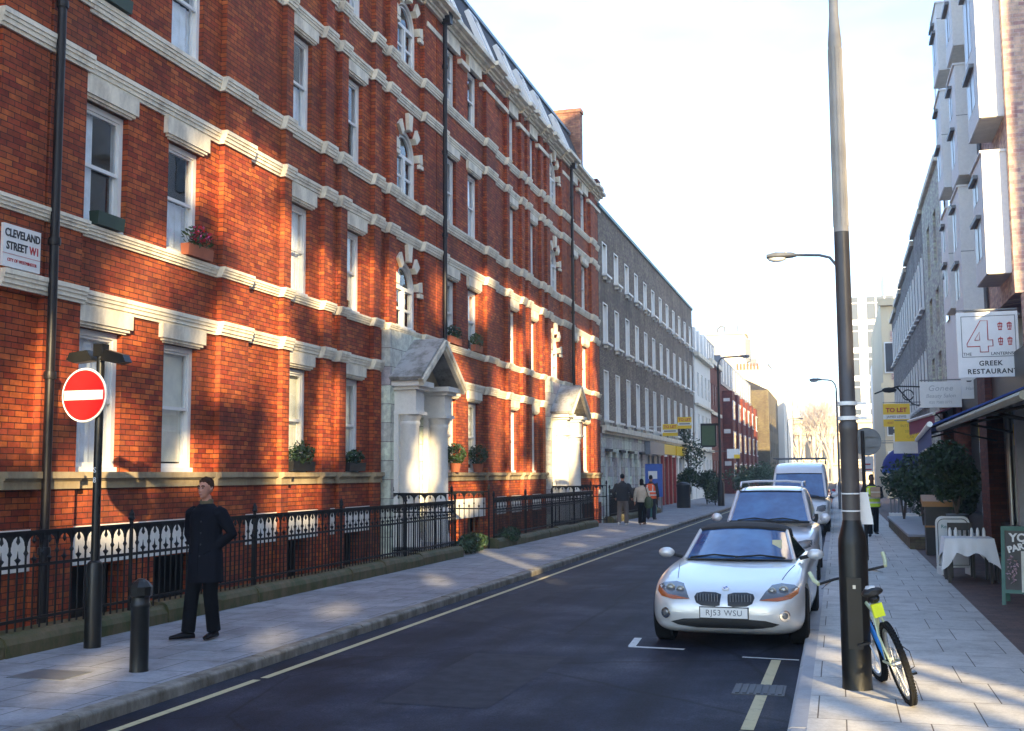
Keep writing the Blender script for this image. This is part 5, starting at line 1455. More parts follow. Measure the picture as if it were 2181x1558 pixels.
def boxcar(name, label, loc, rz, stn, wh, wr, gh, mat, wsb, wst, lamp, plate=None, rack=False, group='vehicles parked along the kerb', roofmat=None, rails=False, bumper=None, tall_roof=None, letter=None):
    """gh: greenhouse rings (y, half width bottom, z bottom, half width top, z top)"""
    c = thing(name, label, 'van' if 'van' in name else 'car', loc, rz, group=group)
    bme = body_mesh(stn, wh, wr, mat)
    part('body', bme, None, c); bv = bvh_of(bme)
    for (x, y) in wh: wheel(c, x, y, wr)
    rg = []
    for (y, wb, zb, wt, zt) in gh:
        h = [(0, zb), (wb, zb), (L(wb, wt, .5), L(zb, zt, .5)), (wt, zt - .07), (wt * .86, zt - .015), (0, zt)]
        ring = h + [(-x, z) for x, z in h[-2:0:-1]]
        rg.append([(x, y, z) for x, z in ring])
    o = bpy.data.objects.new('t', MB().loft(rg).mesh('t', mat)); COL.objects.link(o)
    s = o.modifiers.new('s', 'SUBSURF'); s.levels = s.render_levels = 2; s.subdivision_type = 'CATMULL_CLARK'
    gme = evaluated(o, 'cabin'); bpy.data.objects.remove(o)
    gme.polygons.foreach_set('use_smooth', [True] * len(gme.polygons))
    part('cabin', gme, None, c)
    (y0, w0, z0), (y1, w1, z1) = wsb, wst
    def wsf(u, v): return (L(w0, w1, v) * u, L(y0 + .05 * u * u, y1 + .03 * u * u, v) - .07, L(z0, z1, v) - .012 * u * u + .03)
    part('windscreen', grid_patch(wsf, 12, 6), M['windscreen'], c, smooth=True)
    ed = MB().tube([wsf(u, 1) for u in (-1, -.5, 0, .5, 1)], .02, 6).tube([wsf(u, 0) for u in (-1, -.5, 0, .5, 1)], .022, 6)
    part('seal', ed, M['black'], c)
    for s_ in (-1, 1): part('pillar', MB().tube([Vector(wsf(s_ * 1.02, v)) for v in (0, .5, 1)], .038, 8), mat, c, smooth=True)
    wp = MB()
    for (a, d) in ((-.8, .05), (-.05, .75)): wp.tube([Vector(wsf(a, .03)) + Vector((0, -.03, .01)), Vector(wsf((a + d) / 2, .11)) + Vector((0, -.03, .0)), Vector(wsf(d, .02)) + Vector((0, -.03, .01))], .012, 6)
    part('wiper', wp, M['black'], c)
    yb0 = y1 + .15
    for s_ in (-1, 1):
        part('side_window', MB().add([(s_ * (w0 + .055), y0 + .35, z0 + .03), (s_ * (w1 + .05), y1 + .25, z1 - .06), (s_ * (w1 + .05), y1 + 1.1, z1 - .05), (s_ * (w0 + .06), y1 + 1.15, z0 + .03)], [(0, 1, 2, 3)]), M['sideglass'], c)
        m_ = MB().ball((s_ * (w0 + .27), y0 + .38, z0 + .08), (.10, .06, .08), 10)
        part('wing_mirror', m_, roofmat or mat, c, smooth=True)
        part('headlight', front_patch(bv, lamp if s_ > 0 else mirror(lamp), .006), M['lens'], c, smooth=True)
    xm = [p[0] for p in lamp]; zl = min(p[1] for p in lamp)
    part('grille', front_patch(bv, [(-min(xm) + .06, zl + .03), (min(xm) - .06, zl + .03), (min(xm) - .08, zl + .13), (-min(xm) + .08, zl + .13)], .006), M['black'], c)
    zb_ = bumper or (.30, .50)
    wmx = max(p[1] for p in stn[:4]) * .86
    part('bumper', front_patch(bv, [(-wmx, zb_[0]), (wmx, zb_[0]), (wmx, zb_[1]), (-wmx, zb_[1])], .012, dense=6), M['black'], c)
    np_ = part('number_plate', MB().box(-.26, .26, -.03, -.015, zb_[0] + .04, zb_[0] + .15), M['signwhite'], c)
    if rails:
        rr = MB()
        for s_ in (-1, 1):
            x = s_ * gh[2][3] * .88; zt = gh[2][4]
            rr.tube([(x, gh[1][0] + .25, zt - .02), (x, gh[1][0] + .4, zt + .06), (x, gh[-2][0] - .2, zt + .06), (x, gh[-2][0], zt - .02)], .02, 6)
        x = gh[2][3] * .88
        rr.tube([(-x, gh[1][0] + .5, zt + .06), (-x * .5, gh[1][0] + .42, zt + .085), (x * .5, gh[1][0] + .42, zt + .085), (x, gh[1][0] + .5, zt + .06)], .022, 6)
        part('roof_rail', rr, M['silver2'], c, smooth=True)
    if rack:
        rr = MB(); zt = gh[2][4]; x = gh[2][3]
        for y in (gh[1][0] + .4, gh[1][0] + 1.6, gh[1][0] + 2.8): rr.tube([(-x, y, zt - .05), (-x, y, zt + .15), (x, y, zt + .15), (x, y, zt - .05)], .022, 6)
        for s_ in (-1, 1): rr.tube([(s_ * x, gh[1][0] + .35, zt + .15), (s_ * x, gh[1][0] + 2.9, zt + .15)], .02, 6)
        part('roof_rack', rr, M['grey'], c)
    return c
# silver estate car with roof rails
st = [(0, .50, .34, .66, .74), (.04, .68, .30, .74, .82), (.18, .80, .27, .82, .90), (.5, .86, .25, .90, .96), (1.0, .875, .25, .96, 1.02), (1.35, .88, .25, .99, 1.07), (2.2, .88, .26, 1.0, 1.08), (3.4, .88, .28, 1.0, 1.08), (4.1, .86, .30, .98, 1.05), (4.38, .78, .36, .94, 1.0), (4.42, .6, .45, .85, .92)]
gh = [(1.15, .80, .97, .72, 1.02), (1.75, .80, .98, .62, 1.60), (2.3, .82, .99, .64, 1.73), (3.4, .82, .99, .64, 1.73), (4.05, .80, .98, .62, 1.62), (4.35, .74, .97, .58, 1.10)]
boxcar('parked_estate_car', 'pale silver estate car with roof rails parked behind the roadster', (-1.22, 19.7, ROADZ), 0, st, [(-.76, .85), (.76, .85), (-.76, 3.5), (.76, 3.5)], .335, gh, M['silver2'],
       (1.10, .70, 1.075), (1.83, .58, 1.60), [(.46, .70), (.50, .80), (.66, .83), (.80, .82), (.80, .74), (.66, .69)], rails=True, bumper=(.28, .60))
# white high roofed van
st = [(0, .60, .42, .74, .84), (.05, .80, .36, .86, .98), (.25, .90, .33, .98, 1.08), (.6, .93, .32, 1.06, 1.16), (1.0, .94, .32, 1.12, 1.24), (1.6, .95, .32, 1.14, 1.26), (3, .95, .34, 1.14, 1.26), (4.4, .95, .34, 1.14, 1.26), (5.1, .93, .36, 1.12, 1.24), (5.2, .8, .5, 1.05, 1.16)]
gh = [(.75, .90, 1.05, .84, 1.10), (1.45, .92, 1.08, .80, 1.98), (2.0, .94, 1.08, .82, 2.30), (3.4, .94, 1.08, .82, 2.34), (5.0, .94, 1.08, .82, 2.32), (5.18, .90, 1.1, .78, 2.2)]
boxcar('parked_van', 'white high roofed van with roof rack parked behind the silver estate car', (-1.22, 36.4, ROADZ), 0, st, [(-.82, .95), (.82, .95), (-.82, 4.0), (.82, 4.0)], .35, gh, M['vanwhite'],
       (.68, .82, 1.18), (1.42, .74, 1.92), [(.52, .78), (.56, .92), (.72, .97), (.86, .95), (.86, .82), (.7, .76)], rack=True, bumper=(.34, .70))
# two more cars farther on
st = [(0, .48, .32, .60, .68), (.05, .66, .26, .68, .76), (.2, .78, .22, .76, .84), (.55, .84, .2, .84, .90), (1.0, .85, .2, .90, .96), (2, .86, .2, .94, 1.0), (3.2, .86, .22, .94, 1.0), (3.8, .84, .26, .92, .97), (4.05, .74, .32, .86, .92)]
gh = [(1.0, .76, .90, .7, .95), (1.7, .77, .92, .57, 1.40), (2.3, .78, .93, .58, 1.47), (3.2, .78, .93, .57, 1.43), (3.85, .74, .93, .52, 1.05)]
for (y, mt, lab) in ((44.2, M['darkpaint'], 'dark blue hatchback parked just behind the white van'), (52.5, M['lightblue'], 'pale blue hatchback parked two places behind the white van'), (61, M['red'], 'small red hatchback parked last in the row beyond the blue hatchbacks')):
    boxcar('parked_car', lab, (-1.2, y, ROADZ), 0, st, [(-.72, .75), (.72, .75), (-.72, 3.2), (.72, 3.2)], .30, gh, mt, (.98, .68, .965), (1.78, .55, 1.38), [(.46, .62), (.50, .70), (.64, .74), (.76, .72), (.76, .66), (.64, .61)], bumper=(.26, .42))
# ------------------------------------------------------------------ street furniture
BL = plain('gloss_black_paint', (0.010, 0.010, 0.009), 0.34, var=0.3, spec=0.4)
GALV = plain('sunlit_galvanised', (0.40, 0.36, 0.31), 0.6, metal=0.15, var=0.2, scale=3)  # galvanised tone lightened to carry the sun on the upper post
# the thick lamp post beside the bicycle
lp = thing('lamp_post', 'thick black lamp post with strapped white plate, the bicycle leaning on it', 'lamp post', (0.10, 10.3, 0))
part('base_sleeve', MB().lathe([(.128, 0), (.125, .05), (.123, 1.22), (.118, 1.28), (.085, 1.40), (.078, 1.44)], n=28), BL, lp, smooth=True)
dd = part('service_door', MB().box(-.06, .06, -.135, -.118, .35, .95), BL, lp)
part('door_lock', MB().box(-.012, .012, -.14, -.13, .86, .89), M['steel'], dd)
part('shaft', MB().lathe([(.077, 1.40), (.075, 2.2), (.082, 2.22), (.082, 2.28), (.068, 2.30), (.066, 4.0)], n=24), plain('dark_post_paint', (0.075, 0.066, 0.062), 0.42, metal=0.1, var=0.3, scale=2), lp, smooth=True)
up_ = MB().lathe([(.066, 4.0), (.060, 5.72), (.062, 5.74), (.058, 5.80), (.042, 6.02), (.040, 8.6)], n=24)
for k in range(12):
    a = 2 * PI * k / 12
    up_.tube([(.062 * math.cos(a), .062 * math.sin(a), 4.05), (.057 * math.cos(a), .057 * math.sin(a), 5.7)], .008, 5)
up_.tube([(0, 0, 8.5), (-.1, 0, 8.9), (-.5, 0, 9.1), (-1.1, 0, 9.15)], .035, 8)
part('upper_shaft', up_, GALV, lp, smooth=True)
part('lantern', MB().box(-1.75, -1.05, -.13, .13, 9.08, 9.22), M['grey'], lp)
for z in (2.33, 2.46):
    part('clamp_band', MB().lathe([(.072, z - .018), (.086, z - .016), (.086, z + .016), (.072, z + .018)], n=24).box(.06, .16, -.02, .02, z - .012, z + .012), M['signwhite'], lp)
for z in (1.52, 1.67):
    part('cable_tie', MB().lathe([(.074, z - .006), (.082, z - .005), (.082, z + .005), (.074, z + .006)], n=24), M['signwhite'], lp)
pl_ = MB().box(-.08, .145, .083, .092, 1.46, 1.74)
pl_.v = [(x + (.04 if z < 1.6 and x > 0 else 0), y, z) for x, y, z in pl_.v]
solo('notice_plate', pl_, M['signwhite'], 'white notice plate strapped to the back of the thick lamp post', 'notice', loc=(.10, 10.3, -.06))

def street_lamp(name, label, x, y, h, arm, r=.055, base=.085, group=None, mat=None):
    t = thing(name, label, 'street lamp', (x, y, 0), group=group)
    s = 1 if arm > 0 else -1
    part('pole', MB().lathe([(base, 0), (base, 1.3), (r, 1.5), (r * .8, h - .6)], n=14), mat or BL, t, smooth=True)
    pts = [(0, 0, h - .65), (0, 0, h - .45), (s * .06, 0, h - .22), (s * .18, 0, h - .06), (s * .38, 0, h), (arm * .6, 0, h + .03), (arm - s * .5, 0, h + .03)]
    part('arm', MB().tube(pts, r * .62, 8), M['grey'], t, smooth=True)
    hd = MB().loft([[(arm - s * .5 + s * q * .62, w * math.cos(a), h + .02 + hh * math.sin(a) * (1 if math.sin(a) > 0 else .5)) for a in [2 * PI * k / 10 for k in range(10)]] for q, w, hh in ((0, .05, .04), (.15, .10, .08), (.7, .13, .10), (1.0, .09, .06))])
    l = part('lantern', hd, M['grey'], t, smooth=True)
    part('diffuser', MB().ball((arm - s * .5 + s * .40, 0, h - .02), (.2, .10, .075), 10), plain('clear_diffuser', (.65, .68, .7), .1), l, smooth=True)
    part('photocell', MB().lathe([(.02, 0), (.025, .06), (.002, .08)], (arm - s * .28, 0, h + .10), 8), M['signwhite'], l)
    return t
GL = 'lamps on bent arms along the street'
street_lamp('street_lamp', 'grey street lamp on a bent arm rising behind the thick lamp post', 0.16, 24, 6.40, -1.35, r=.05, group=GL, mat=M['grey'])
street_lamp('street_lamp', 'black street lamp with wide base by the shrubs, arm bent over the road', -6.55, 65.9, 8.62, 1.7, r=.08, base=.2, group=GL)
street_lamp('street_lamp', 'distant street lamp with only its arm showing beside the lamp post', 0.05, 60, 6.65, -1.2, group=GL, mat=M['grey'])
street_lamp('street_lamp', 'thin far street lamp standing before the palazzo', -6.15, 150, 8.9, 1.9, group=GL, mat=M['grey'])

# no entry sign
ne = thing('no_entry_sign', 'round red no entry sign with white bar on a black post', 'traffic sign', (-7.9, 10.69, 0), R(-3))
part('post', MB().lathe([(.092, 0), (.088, .86), (.075, .92), (.046, .94), (.044, 3.22)], n=20), BL, ne, smooth=True)
mt = Matrix.Translation((-.14, -.085, 2.765)) @ Euler((PI / 2, 0, 0)).to_matrix().to_4x4()
dsc = part('disc', MB().lathe([(.300, -.012), (.304, 0), (.300, .006)], n=48, mtx=mt), M['signwhite'], ne)
part('red_face', MB().lathe([(.282, .004), (.281, .010)], n=48, mtx=mt), M['red'], dsc)
part('white_bar', MB().box(-.14 - .262, -.14 + .262, -.0985, -.090, 2.765 - .052, 2.765 + .052), M['signwhite'], dsc)
part('bracket', MB().box(-.2, .06, -.07, .0, 2.9, 2.93).box(-.2, .06, -.07, .0, 2.6, 2.63), M['grey'], ne)
part('lamp_head', MB().box(-.06, .06, -.06, .06, 3.2, 3.34), BL, ne)
for s in (-1, 1):
    p = [(s * .05, 3.15), (s * .12, 3.27), (s * .36, 3.25 if s < 0 else 3.20), (s * .40, 3.17 if s < 0 else 3.12), (s * .30, 3.13 if s < 0 else 3.10)]
    part('sign_lamp', MB().prism(p, 'y', -.09, .03), BL, ne)
lettering('S', .085, (0, -.047, 1.93), ROT_NY, M['signwhite'], ne)
lettering('8', .085, (0, -.047, 1.82), ROT_NY, M['signwhite'], ne)

bo = thing('bollard', 'short black cast iron bollard in front of the no entry sign', 'bollard', (-6.5, 9.51, 0))
part('column', MB().lathe([(.092, 0), (.088, .03), (.086, .60), (.094, .61), (.094, .64), (.086, .65), (.086, .70)], n=20), BL, bo, smooth=True)
part('cap', MB().lathe([(.086, .70), (.108, .72), (.112, .80), (.100, .815), (.07, .85), (.03, .875), (.002, .88)], n=10), BL, bo)

# sign seen from behind on a thin pole
sb = thing('round_sign', 'round traffic sign seen from behind on a thin pole by the lamp post', 'traffic sign', (0.53, 25.2, 0))
part('pole', MB().tube([(0, 0, 0), (0, 0, 2.75)], .038, 10), BL, sb)
mt = Matrix.Translation((.08, .05, 2.52)) @ Euler((PI / 2, 0, 0)).to_matrix().to_4x4()
part('disc', MB().lathe([(.30, -.01), (.305, 0), (.30, .006)], n=36, mtx=mt), M['grey'], sb)
part('channel', MB().box(-.2, .3, -.0, .035, 2.62, 2.65).box(-.2, .3, -.0, .035, 2.40, 2.43), M['grey'], sb)

# ------------------------------------------------------------------ bicycle leaning on the lamp post
bk = thing('bicycle', 'white and blue mountain bike leaning on the thick lamp post, rear wheel towards us', 'bicycle', (0.50, 9.70, 0), R(7.5))
bk.rotation_euler = Euler((0, R(-15.5), R(10.5)))
WR = .335
white_f = plain('pale_lime_frame_paint', (.62, .66, .40), .3, coat=.5); blue_f = plain('blue_frame_paint', (.03, .22, .60), .3, coat=.5)
def bwheel(y, steer=0.0):
    w = bpy.data.objects.new('wheel', None); link(w, bk); w.location = (0, y, WR); w.rotation_euler = (0, 0, steer)
    mt = Euler((0, PI / 2, 0)).to_matrix().to_4x4()
    ty = MB(); n = 48
    ring = []
    for k in range(n + 1):
        a = 2 * PI * k / n
        ring.append((0, (WR - .027) * math.cos(a), (WR - .027) * math.sin(a)))
    ty.tube(ring, .027, 8, cap=False)
    for k in range(72):
        a = 2 * PI * k / 72
        for dx in (-.016, .016):
            ty.obox(Matrix.Rotation(a, 4, 'X') @ Matrix.Translation((dx, WR - .002, 0)), .007, .006, .006)
    part('tyre', ty, M['rubber'], w)
    rm = MB().lathe([(WR - .075, -.013), (WR - .048, -.015), (WR - .048, .015), (WR - .075, .013), (WR - .075, -.013)], n=40, mtx=mt, cap=False)
    part('rim', rm, M['steel'], w)
    sp_ = MB()
    for k in range(32):
        a = 2 * PI * k / 32; s = .025 if k % 2 else -.025
        sp_.tube([(s, .022 * math.cos(a), .022 * math.sin(a)), (0, (WR - .07) * math.cos(a + .12), (WR - .07) * math.sin(a + .12))], .0016, 4, cap=False)
    sp_.lathe([(.018, -.05), (.028, -.03), (.018, -.02), (.018, .02), (.028, .03), (.018, .05)], n=12, mtx=mt)
    part('spokes', sp_, M['steel'], w)
    return w
rw_ = bwheel(0); bwheel(1.04, R(4))
cas = MB()
mt = Matrix.Translation((.045, 0, 0)) @ Euler((0, PI / 2, 0)).to_matrix().to_4x4()
for k, r_ in enumerate((.055, .047, .04, .032)): cas.lathe([(r_, k * .006 - .01), (r_, k * .006 - .007)], n=20, mtx=mt)
part('sprockets', cas, M['bark'], rw_)
BB = (0, .44, .30); ST = (0, .26, .78); HT1 = (0, .88, .84); HT0 = (0, .92, .72)
f1 = MB().tube([BB, ST], .017, 8).tube([(0, .30, .70), HT1], .017, 8).tube([HT0, HT1], .022, 8)
part('frame', f1, white_f, bk, smooth=True)
part('down_tube', MB().tube([BB, HT0], .021, 8), blue_f, bk, smooth=True)
st_ = MB()
for s in (-1, 1): st_.tube([(s * .05, 0, WR), (s * .05, .18, .55), (s * .02, .285, .72)], .010, 6).tube([(s * .05, 0, WR), (s * .04, .38, .30)], .011, 6)
part('rear_stays', st_, white_f, bk, smooth=True)
fk = MB()
for s in (-1, 1): fk.tube([(s * .05, 1.04, WR), (s * .055, .98, .55), (s * .05, .93, .70)], .014, 6)
part('fork', fk, white_f, bk, smooth=True)
part('stem', MB().tube([HT1, (0, .865, .92), (0, .90, .97)], .014, 8), M['black'], bk)
hb_ = MB().tube([(-.29, .84, .985), (-.15, .88, .985), (0, .90, .97), (.15, .88, .985), (.29, .84, .985)], .012, 8)
part('handlebar', hb_, M['black'], bk, smooth=True)
for s in (-1, 1):
    part('bar_end', MB().tube([(s * .30, .84, .985), (s * .325, .90, 1.02), (s * .335, .95, 1.09)], .018, 8), white_f, bk, smooth=True)
    part('brake_lever', MB().tube([(s * .19, .87, .975), (s * .24, .92, .95), (s * .28, .90, .93)], .007, 5), M['steel'], bk)
part('seat_post', MB().tube([ST, (0, .235, .87)], .013, 8), M['steel'], bk)
sd = MB().loft([[(w * math.cos(a), y, z + hh * math.sin(a)) for a in [2 * PI * k / 12 for k in range(12)]] for (y, w, z, hh) in ((.08, .04, .905, .02), (.11, .085, .905, .035), (.18, .085, .905, .035), (.27, .04, .91, .028), (.36, .022, .905, .022), (.39, .012, .90, .014))])
sdo = part('saddle', sd, M['black'], bk, smooth=True)
part('saddle_top', MB().loft([[(w * math.cos(a), y, z + .012 * math.sin(a)) for a in [2 * PI * k / 10 for k in range(10)]] for (y, w, z) in ((.13, .03, .938), (.18, .045, .940), (.27, .02, .935), (.34, .008, .925))]), M['signwhite'], sdo, smooth=True)
part('rear_reflector', MB().box(-.045, .045, .12, .15, .70, .81), plain('fluorescent_yellow', (.80, .85, .02), .5), bk)
part('seat_bag', MB().ball((0, .16, .85), (.05, .07, .04), 10), M['black'], bk, smooth=True)
mt = Matrix.Translation((.06, .44, .30)) @ Euler((0, PI / 2, 0)).to_matrix().to_4x4()
cr_ = MB().lathe([(.09, -.004), (.09, .004), (.075, .004), (.075, -.004), (.09, -.004)], n=28, mtx=mt, cap=False)
cr_.obox(Matrix.Translation((.06, .44, .30)) @ Matrix.Rotation(.5, 4, 'X'), .005, .085, .012)
part('chainring', cr_, M['steel'], bk)
for s in (-1, 1): part('crank', MB().tube([(s * .075, .44, .30), (s * .085, .44 - s * .08, .30 - s * .15)], .009, 6), M['steel'], bk)
for (x, y, z) in ((.135, .36, .15), (-.135, .52, .45)): part('pedal', MB().box(x - .05, x + .05, y - .035, y + .035, z - .01, z + .01), M['black'], bk)
ch_ = MB().tube([(.055, 0, WR + .04), (.06, .44, .385)], .004, 4).tube([(.055, .02, WR - .1), (.06, .44, .215)], .004, 4)
part('chain', ch_, M['bark'], bk)
part('derailleur', MB().box(.05, .07, -.02, .02, .22, .31), M['black'], bk)
cb = MB().tube([(.05, .02, .25), (.10, -.10, .30), (.10, -.08, .42), (.04, .06, .50)], .004, 5)
part('cable', cb, M['black'], bk)

# ------------------------------------------------------------------ restaurant forecourt
tb = thing('dining_table', 'square pavement table standing under a long white tablecloth', 'table', (2.08, 20.7, 0))
part('tabletop', MB().box(-.37, .37, -.37, .37, .70, .735), M['darkwood'], tb)
for sx in (-1, 1):
    for sy in (-1, 1): part('leg', MB().box(sx * .33 - .025, sx * .33 + .025, sy * .33 - .025, sy * .33 + .025, 0, .70), M['darkwood'], tb)
cl = MB(); n = 40; rnd = random.Random(3)
def per(t, h):
    a = (t % 1) * 4; s = int(a); f = a - s
    c = [(-h, -h), (h, -h), (h, h), (-h, h)]
    return (L(c[s][0], c[(s + 1) % 4][0], f), L(c[s][1], c[(s + 1) % 4][1], f), min(f, 1 - f))
rings = [[(0, 0, .742)] * 0]
rings = []
for lev in range(7):
    r_ = []
    for k in range(80):
        x, y, ed_ = per(k / 80, .385)
        corner = max(0, 1 - ed_ * 4)
        drop = .27 + .26 * corner + .03 * math.sin(k * .9)
        t = max(0, lev - 1) / 5
        out = 1 + .10 * t * (1 + .8 * corner) + .035 * t * math.sin(k * 1.3 + 1)
        r_.append((x * out, y * out, .745 - drop * t if lev else .745))
        if lev == 0: r_[-1] = (x * .6, y * .6, .747)
    rings.append(r_)
mbc = MB().loft(rings, cap=False); mbc.f.append(tuple(range(80)))
solo('tablecloth', mbc, plain('white_linen', (.93, .92, .90), .9, var=.03), 'white tablecloth draped in long points over the pavement table', 'tablecloth', loc=(2.08, 20.7, 0), smooth=True)
for k, (x, y) in enumerate(((1.83, 20.95), (1.93, 20.98), (2.18, 20.92), (2.28, 20.95), (2.38, 20.98))):
    solo('napkin', MB().lathe([(.03, 0), (.026, .10), (.012, .15)], n=8), M['signwhite'], 'white folded napkin standing on the white tablecloth', 'napkin', group='napkins on the white tablecloth', loc=(x, y, .746))
def chair(x, y, rz, lab):
    t = thing('dining_chair', lab, 'chair', (x, y, 0), rz, group='dark chairs round the pavement table')
    part('seat', MB().box(-.2, .2, -.2, .2, .43, .47), M['darkwood'], t)
    for sx in (-1, 1):
        part('leg', MB().box(sx * .18 - .02, sx * .18 + .02, -.2, -.16, 0, .43), M['darkwood'], t)
        part('leg', MB().box(sx * .18 - .02, sx * .18 + .02, .16, .2, 0, .95), M['darkwood'], t)
    b_ = MB().box(-.16, .16, .165, .195, .82, .95).box(-.16, .16, .165, .195, .52, .57)
    for k in range(4): b_.box(-.13 + k * .08, -.10 + k * .08, .17, .19, .57, .82)
    part('backrest', b_, M['darkwood'], t)
chair(2.05, 21.45, 0, 'dark wooden chair behind the white table, its back to the shops beyond')
chair(2.72, 20.75, R(-90), 'dark wooden chair on the shopfront side of the white table')
wb = thing('menu_board', 'white round topped menu board standing behind the white tablecloth', 'sign board', (1.98, 22.1, 0), R(8))
pts = [(-.30, .12), (.30, .12), (.30, .93)] + [(.30 - .12 * (1 - math.cos(t)), .93 + .12 * math.sin(t)) for t in (.4, .8, 1.2, 1.57)] + [(-.30 + .12 * (1 - math.cos(t)), .93 + .12 * math.sin(t)) for t in (1.57, 1.2, .8, .4)] + [(-.30, .93)]
part('panel', MB().prism(pts, 'y', -.015, .015), M['signwhite'], wb)
part('rim', MB().tube([(x * .88, -.018, (z - .55) * .9 + .55) for x, z in pts] + [(pts[0][0] * .88, -.018, (pts[0][1] - .55) * .9 + .55)], .007, 5), M['ink'], wb)
for sx in (-1, 1): part('foot', MB().box(sx * .25 - .02, sx * .25 + .02, -.18, .18, 0, .12), M['signwhite'], wb)
lettering('Restaurant', .095, (0, -.02, .86), ROT_NY, plain('green_ink', (.05, .25, .2), .6), wb)
ab = thing('chalkboard', 'green framed A-board with white lettering and pinned menus', 'sign board', (2.56, 17.35, 0), R(-14))
gf = plain('green_frame_paint', (.06, .16, .12), .5)
def lean(mb, s):
    mb.v = [(x, y + s * (.26 - .24 * z / 1.08), z) for x, y, z in mb.v]; return mb
for s in (-1, 1):
    part('frame', lean(MB().box(-.36, -.31, -.02, .02, 0, 1.08).box(.31, .36, -.02, .02, 0, 1.08).box(-.31, .31, -.02, .02, 1.02, 1.08).box(-.31, .31, -.02, .02, .16, .21), s), gf, ab)
    part('board', lean(MB().box(-.31, .31, -.008, .008, .21, 1.02), s), plain('dusty_chalkboard', (.10, .095, .09), .8), ab)
mn = lean(MB().box(-.10, .29, -.022, -.012, .18, .74), -1)
part('menu_sheet', mn, plain('menu_paper', (.72, .70, .62), .8), ab)
lm = lean(MB().box(-.06, .26, -.026, -.0225, .66, .69).box(-.06, .2, -.026, -.0225, .55, .56).box(-.06, .24, -.026, -.0225, .46, .47).box(-.06, .18, -.026, -.0225, .37, .38).box(-.06, .22, -.026, -.0225, .28, .29), -1)
part('menu_lines', lm, M['cream'], ab)
def bl(body, size, x, z, rot=0):
    me = text_mesh(body, size, bold=.006)
    me.transform(Matrix.Rotation(rot, 4, 'Z')); me.transform(Matrix.Translation((x, -.02, z)) @ ROT_NY)
    for v in me.vertices: v.co.y -= .26 - .24 * v.co.z / 1.08
    me.materials.clear(); me.materials.append(M['signwhite']); part('lettering', me, None, ab)
bl('YOUR', .16, -.03, .92); bl('PARTY', .12, -.10, .80, R(16)); bl('HERE', .13, .20, .80)
ph = lean(leaf_cloud(random.Random(2), (-.22, -.03, .48), .12, 60, .03, squash=(.7, .2, 2.0), hollow=0), -1)
part('pinned_photos', ph, plain('mixed_photo', (.5, .35, .4), .7, var=.7, scale=30), ab)

# planters, shrubs
pt = thing('brick_planter', 'low brick planter with stone coping at the edge of the forecourt', 'planter', (1.62, 29.0, 0))
part('wall', MB().box(0, 1.5, 0, 12, 0, .30), M['brown_brick'], pt)
part('coping', MB().box(-.04, 1.54, -.04, 12.04, .30, .36), M['kerb_right'], pt)
GSh = 'evergreen shrubs on the restaurant forecourt'
def shrub(label, x, y, z, h, w, seed, n, matl, group=None, name='shrub', leaf=.075, pot=None):
    t = thing(name, label, 'shrub', (x, y, z), group=group)
    rnd = random.Random(seed); mb = MB()
    nb = 6
    for k in range(nb):
        c = (rnd.uniform(-.45, .45) * w, rnd.uniform(-.45, .45) * w, h * rnd.uniform(.35, .85))
        q = leaf_cloud(rnd, c, w * rnd.uniform(.4, .62), n // nb, leaf, squash=(1, 1, h / w * .35 + .3), hollow=.3)
        mb.add(q.v, q.f)
    part('foliage', mb, matl, t)
    st = MB()
    for k in range(4): st.tube([(0, 0, 0), (rnd.uniform(-.2, .2) * w, rnd.uniform(-.2, .2) * w, h * .45), (rnd.uniform(-.4, .4) * w, rnd.uniform(-.4, .4) * w, h * .8)], [.03, .02, .01], 5)
    part('stems', st, M['bark'], t)
    if pot: part('tub', MB().lathe([(w * .32, -pot), (w * .40, 0), (w * .42, .02)], n=16), M['grey'], t, smooth=True)
    return t
shrub('tall dark evergreen shrub in the brick planter behind the menu lectern', 2.75, 31.0, .3, 2.3, .95, 11, 3600, M['leaf'], GSh)
shrub('dark evergreen shrub in the middle of the brick planter', 2.3, 34.0, .3, 1.9, .85, 12, 2600, M['leaf'], GSh)
shrub('dark bushy evergreen at the far end of the brick planter', 2.0, 38.5, .3, 2.0, .9, 13, 1200, M['leaf'], GSh)
shrub('small clipped evergreen in a galvanised tub beside the white menu board', 2.4, 25.6, .95, .95, .55, 14, 700, M['leaf'], GSh, pot=.32)
solo('tub_stand', MB().box(-.2, .2, -.2, .2, 0, .62), M['darkwood'], 'dark wooden stand under the galvanised tub', 'stand', loc=(2.4, 25.6, 0))
ls = thing('menu_lectern', 'dark wooden menu lectern with orange wooden top before the planter shrubs', 'lectern', (2.12, 27.2, 0))
part('cabinet', MB().box(-.26, .26, -.2, .2, 0, 1.08), M['darkwood'], ls)
ow = plain('orange_wood', (.42, .19, .05), .5)
part('top', MB().prism([(-.26, 1.08), (.26, 1.20), (.26, 1.34), (-.26, 1.20)], 'x', -.32, .32), ow, ls)
part('shelf', MB().box(-.28, .28, -.24, -.19, .62, .66), ow, ls)
wf = thing('white_fence', 'low white slatted fence and step beyond the brick planter', 'fence', (1.9, 46, 0))
fb = MB()
for k in range(9): fb.box(k * .14, k * .14 + .05, -.02, .02, .3, .85)
part('slats', fb, M['grey'], wf); part('step', MB().box(-.05, 1.3, -.3, .3, 0, .30), M['white'], wf); part('rail', MB().box(-.02, 1.2, -.03, .03, .82, .88), M['grey'], wf)

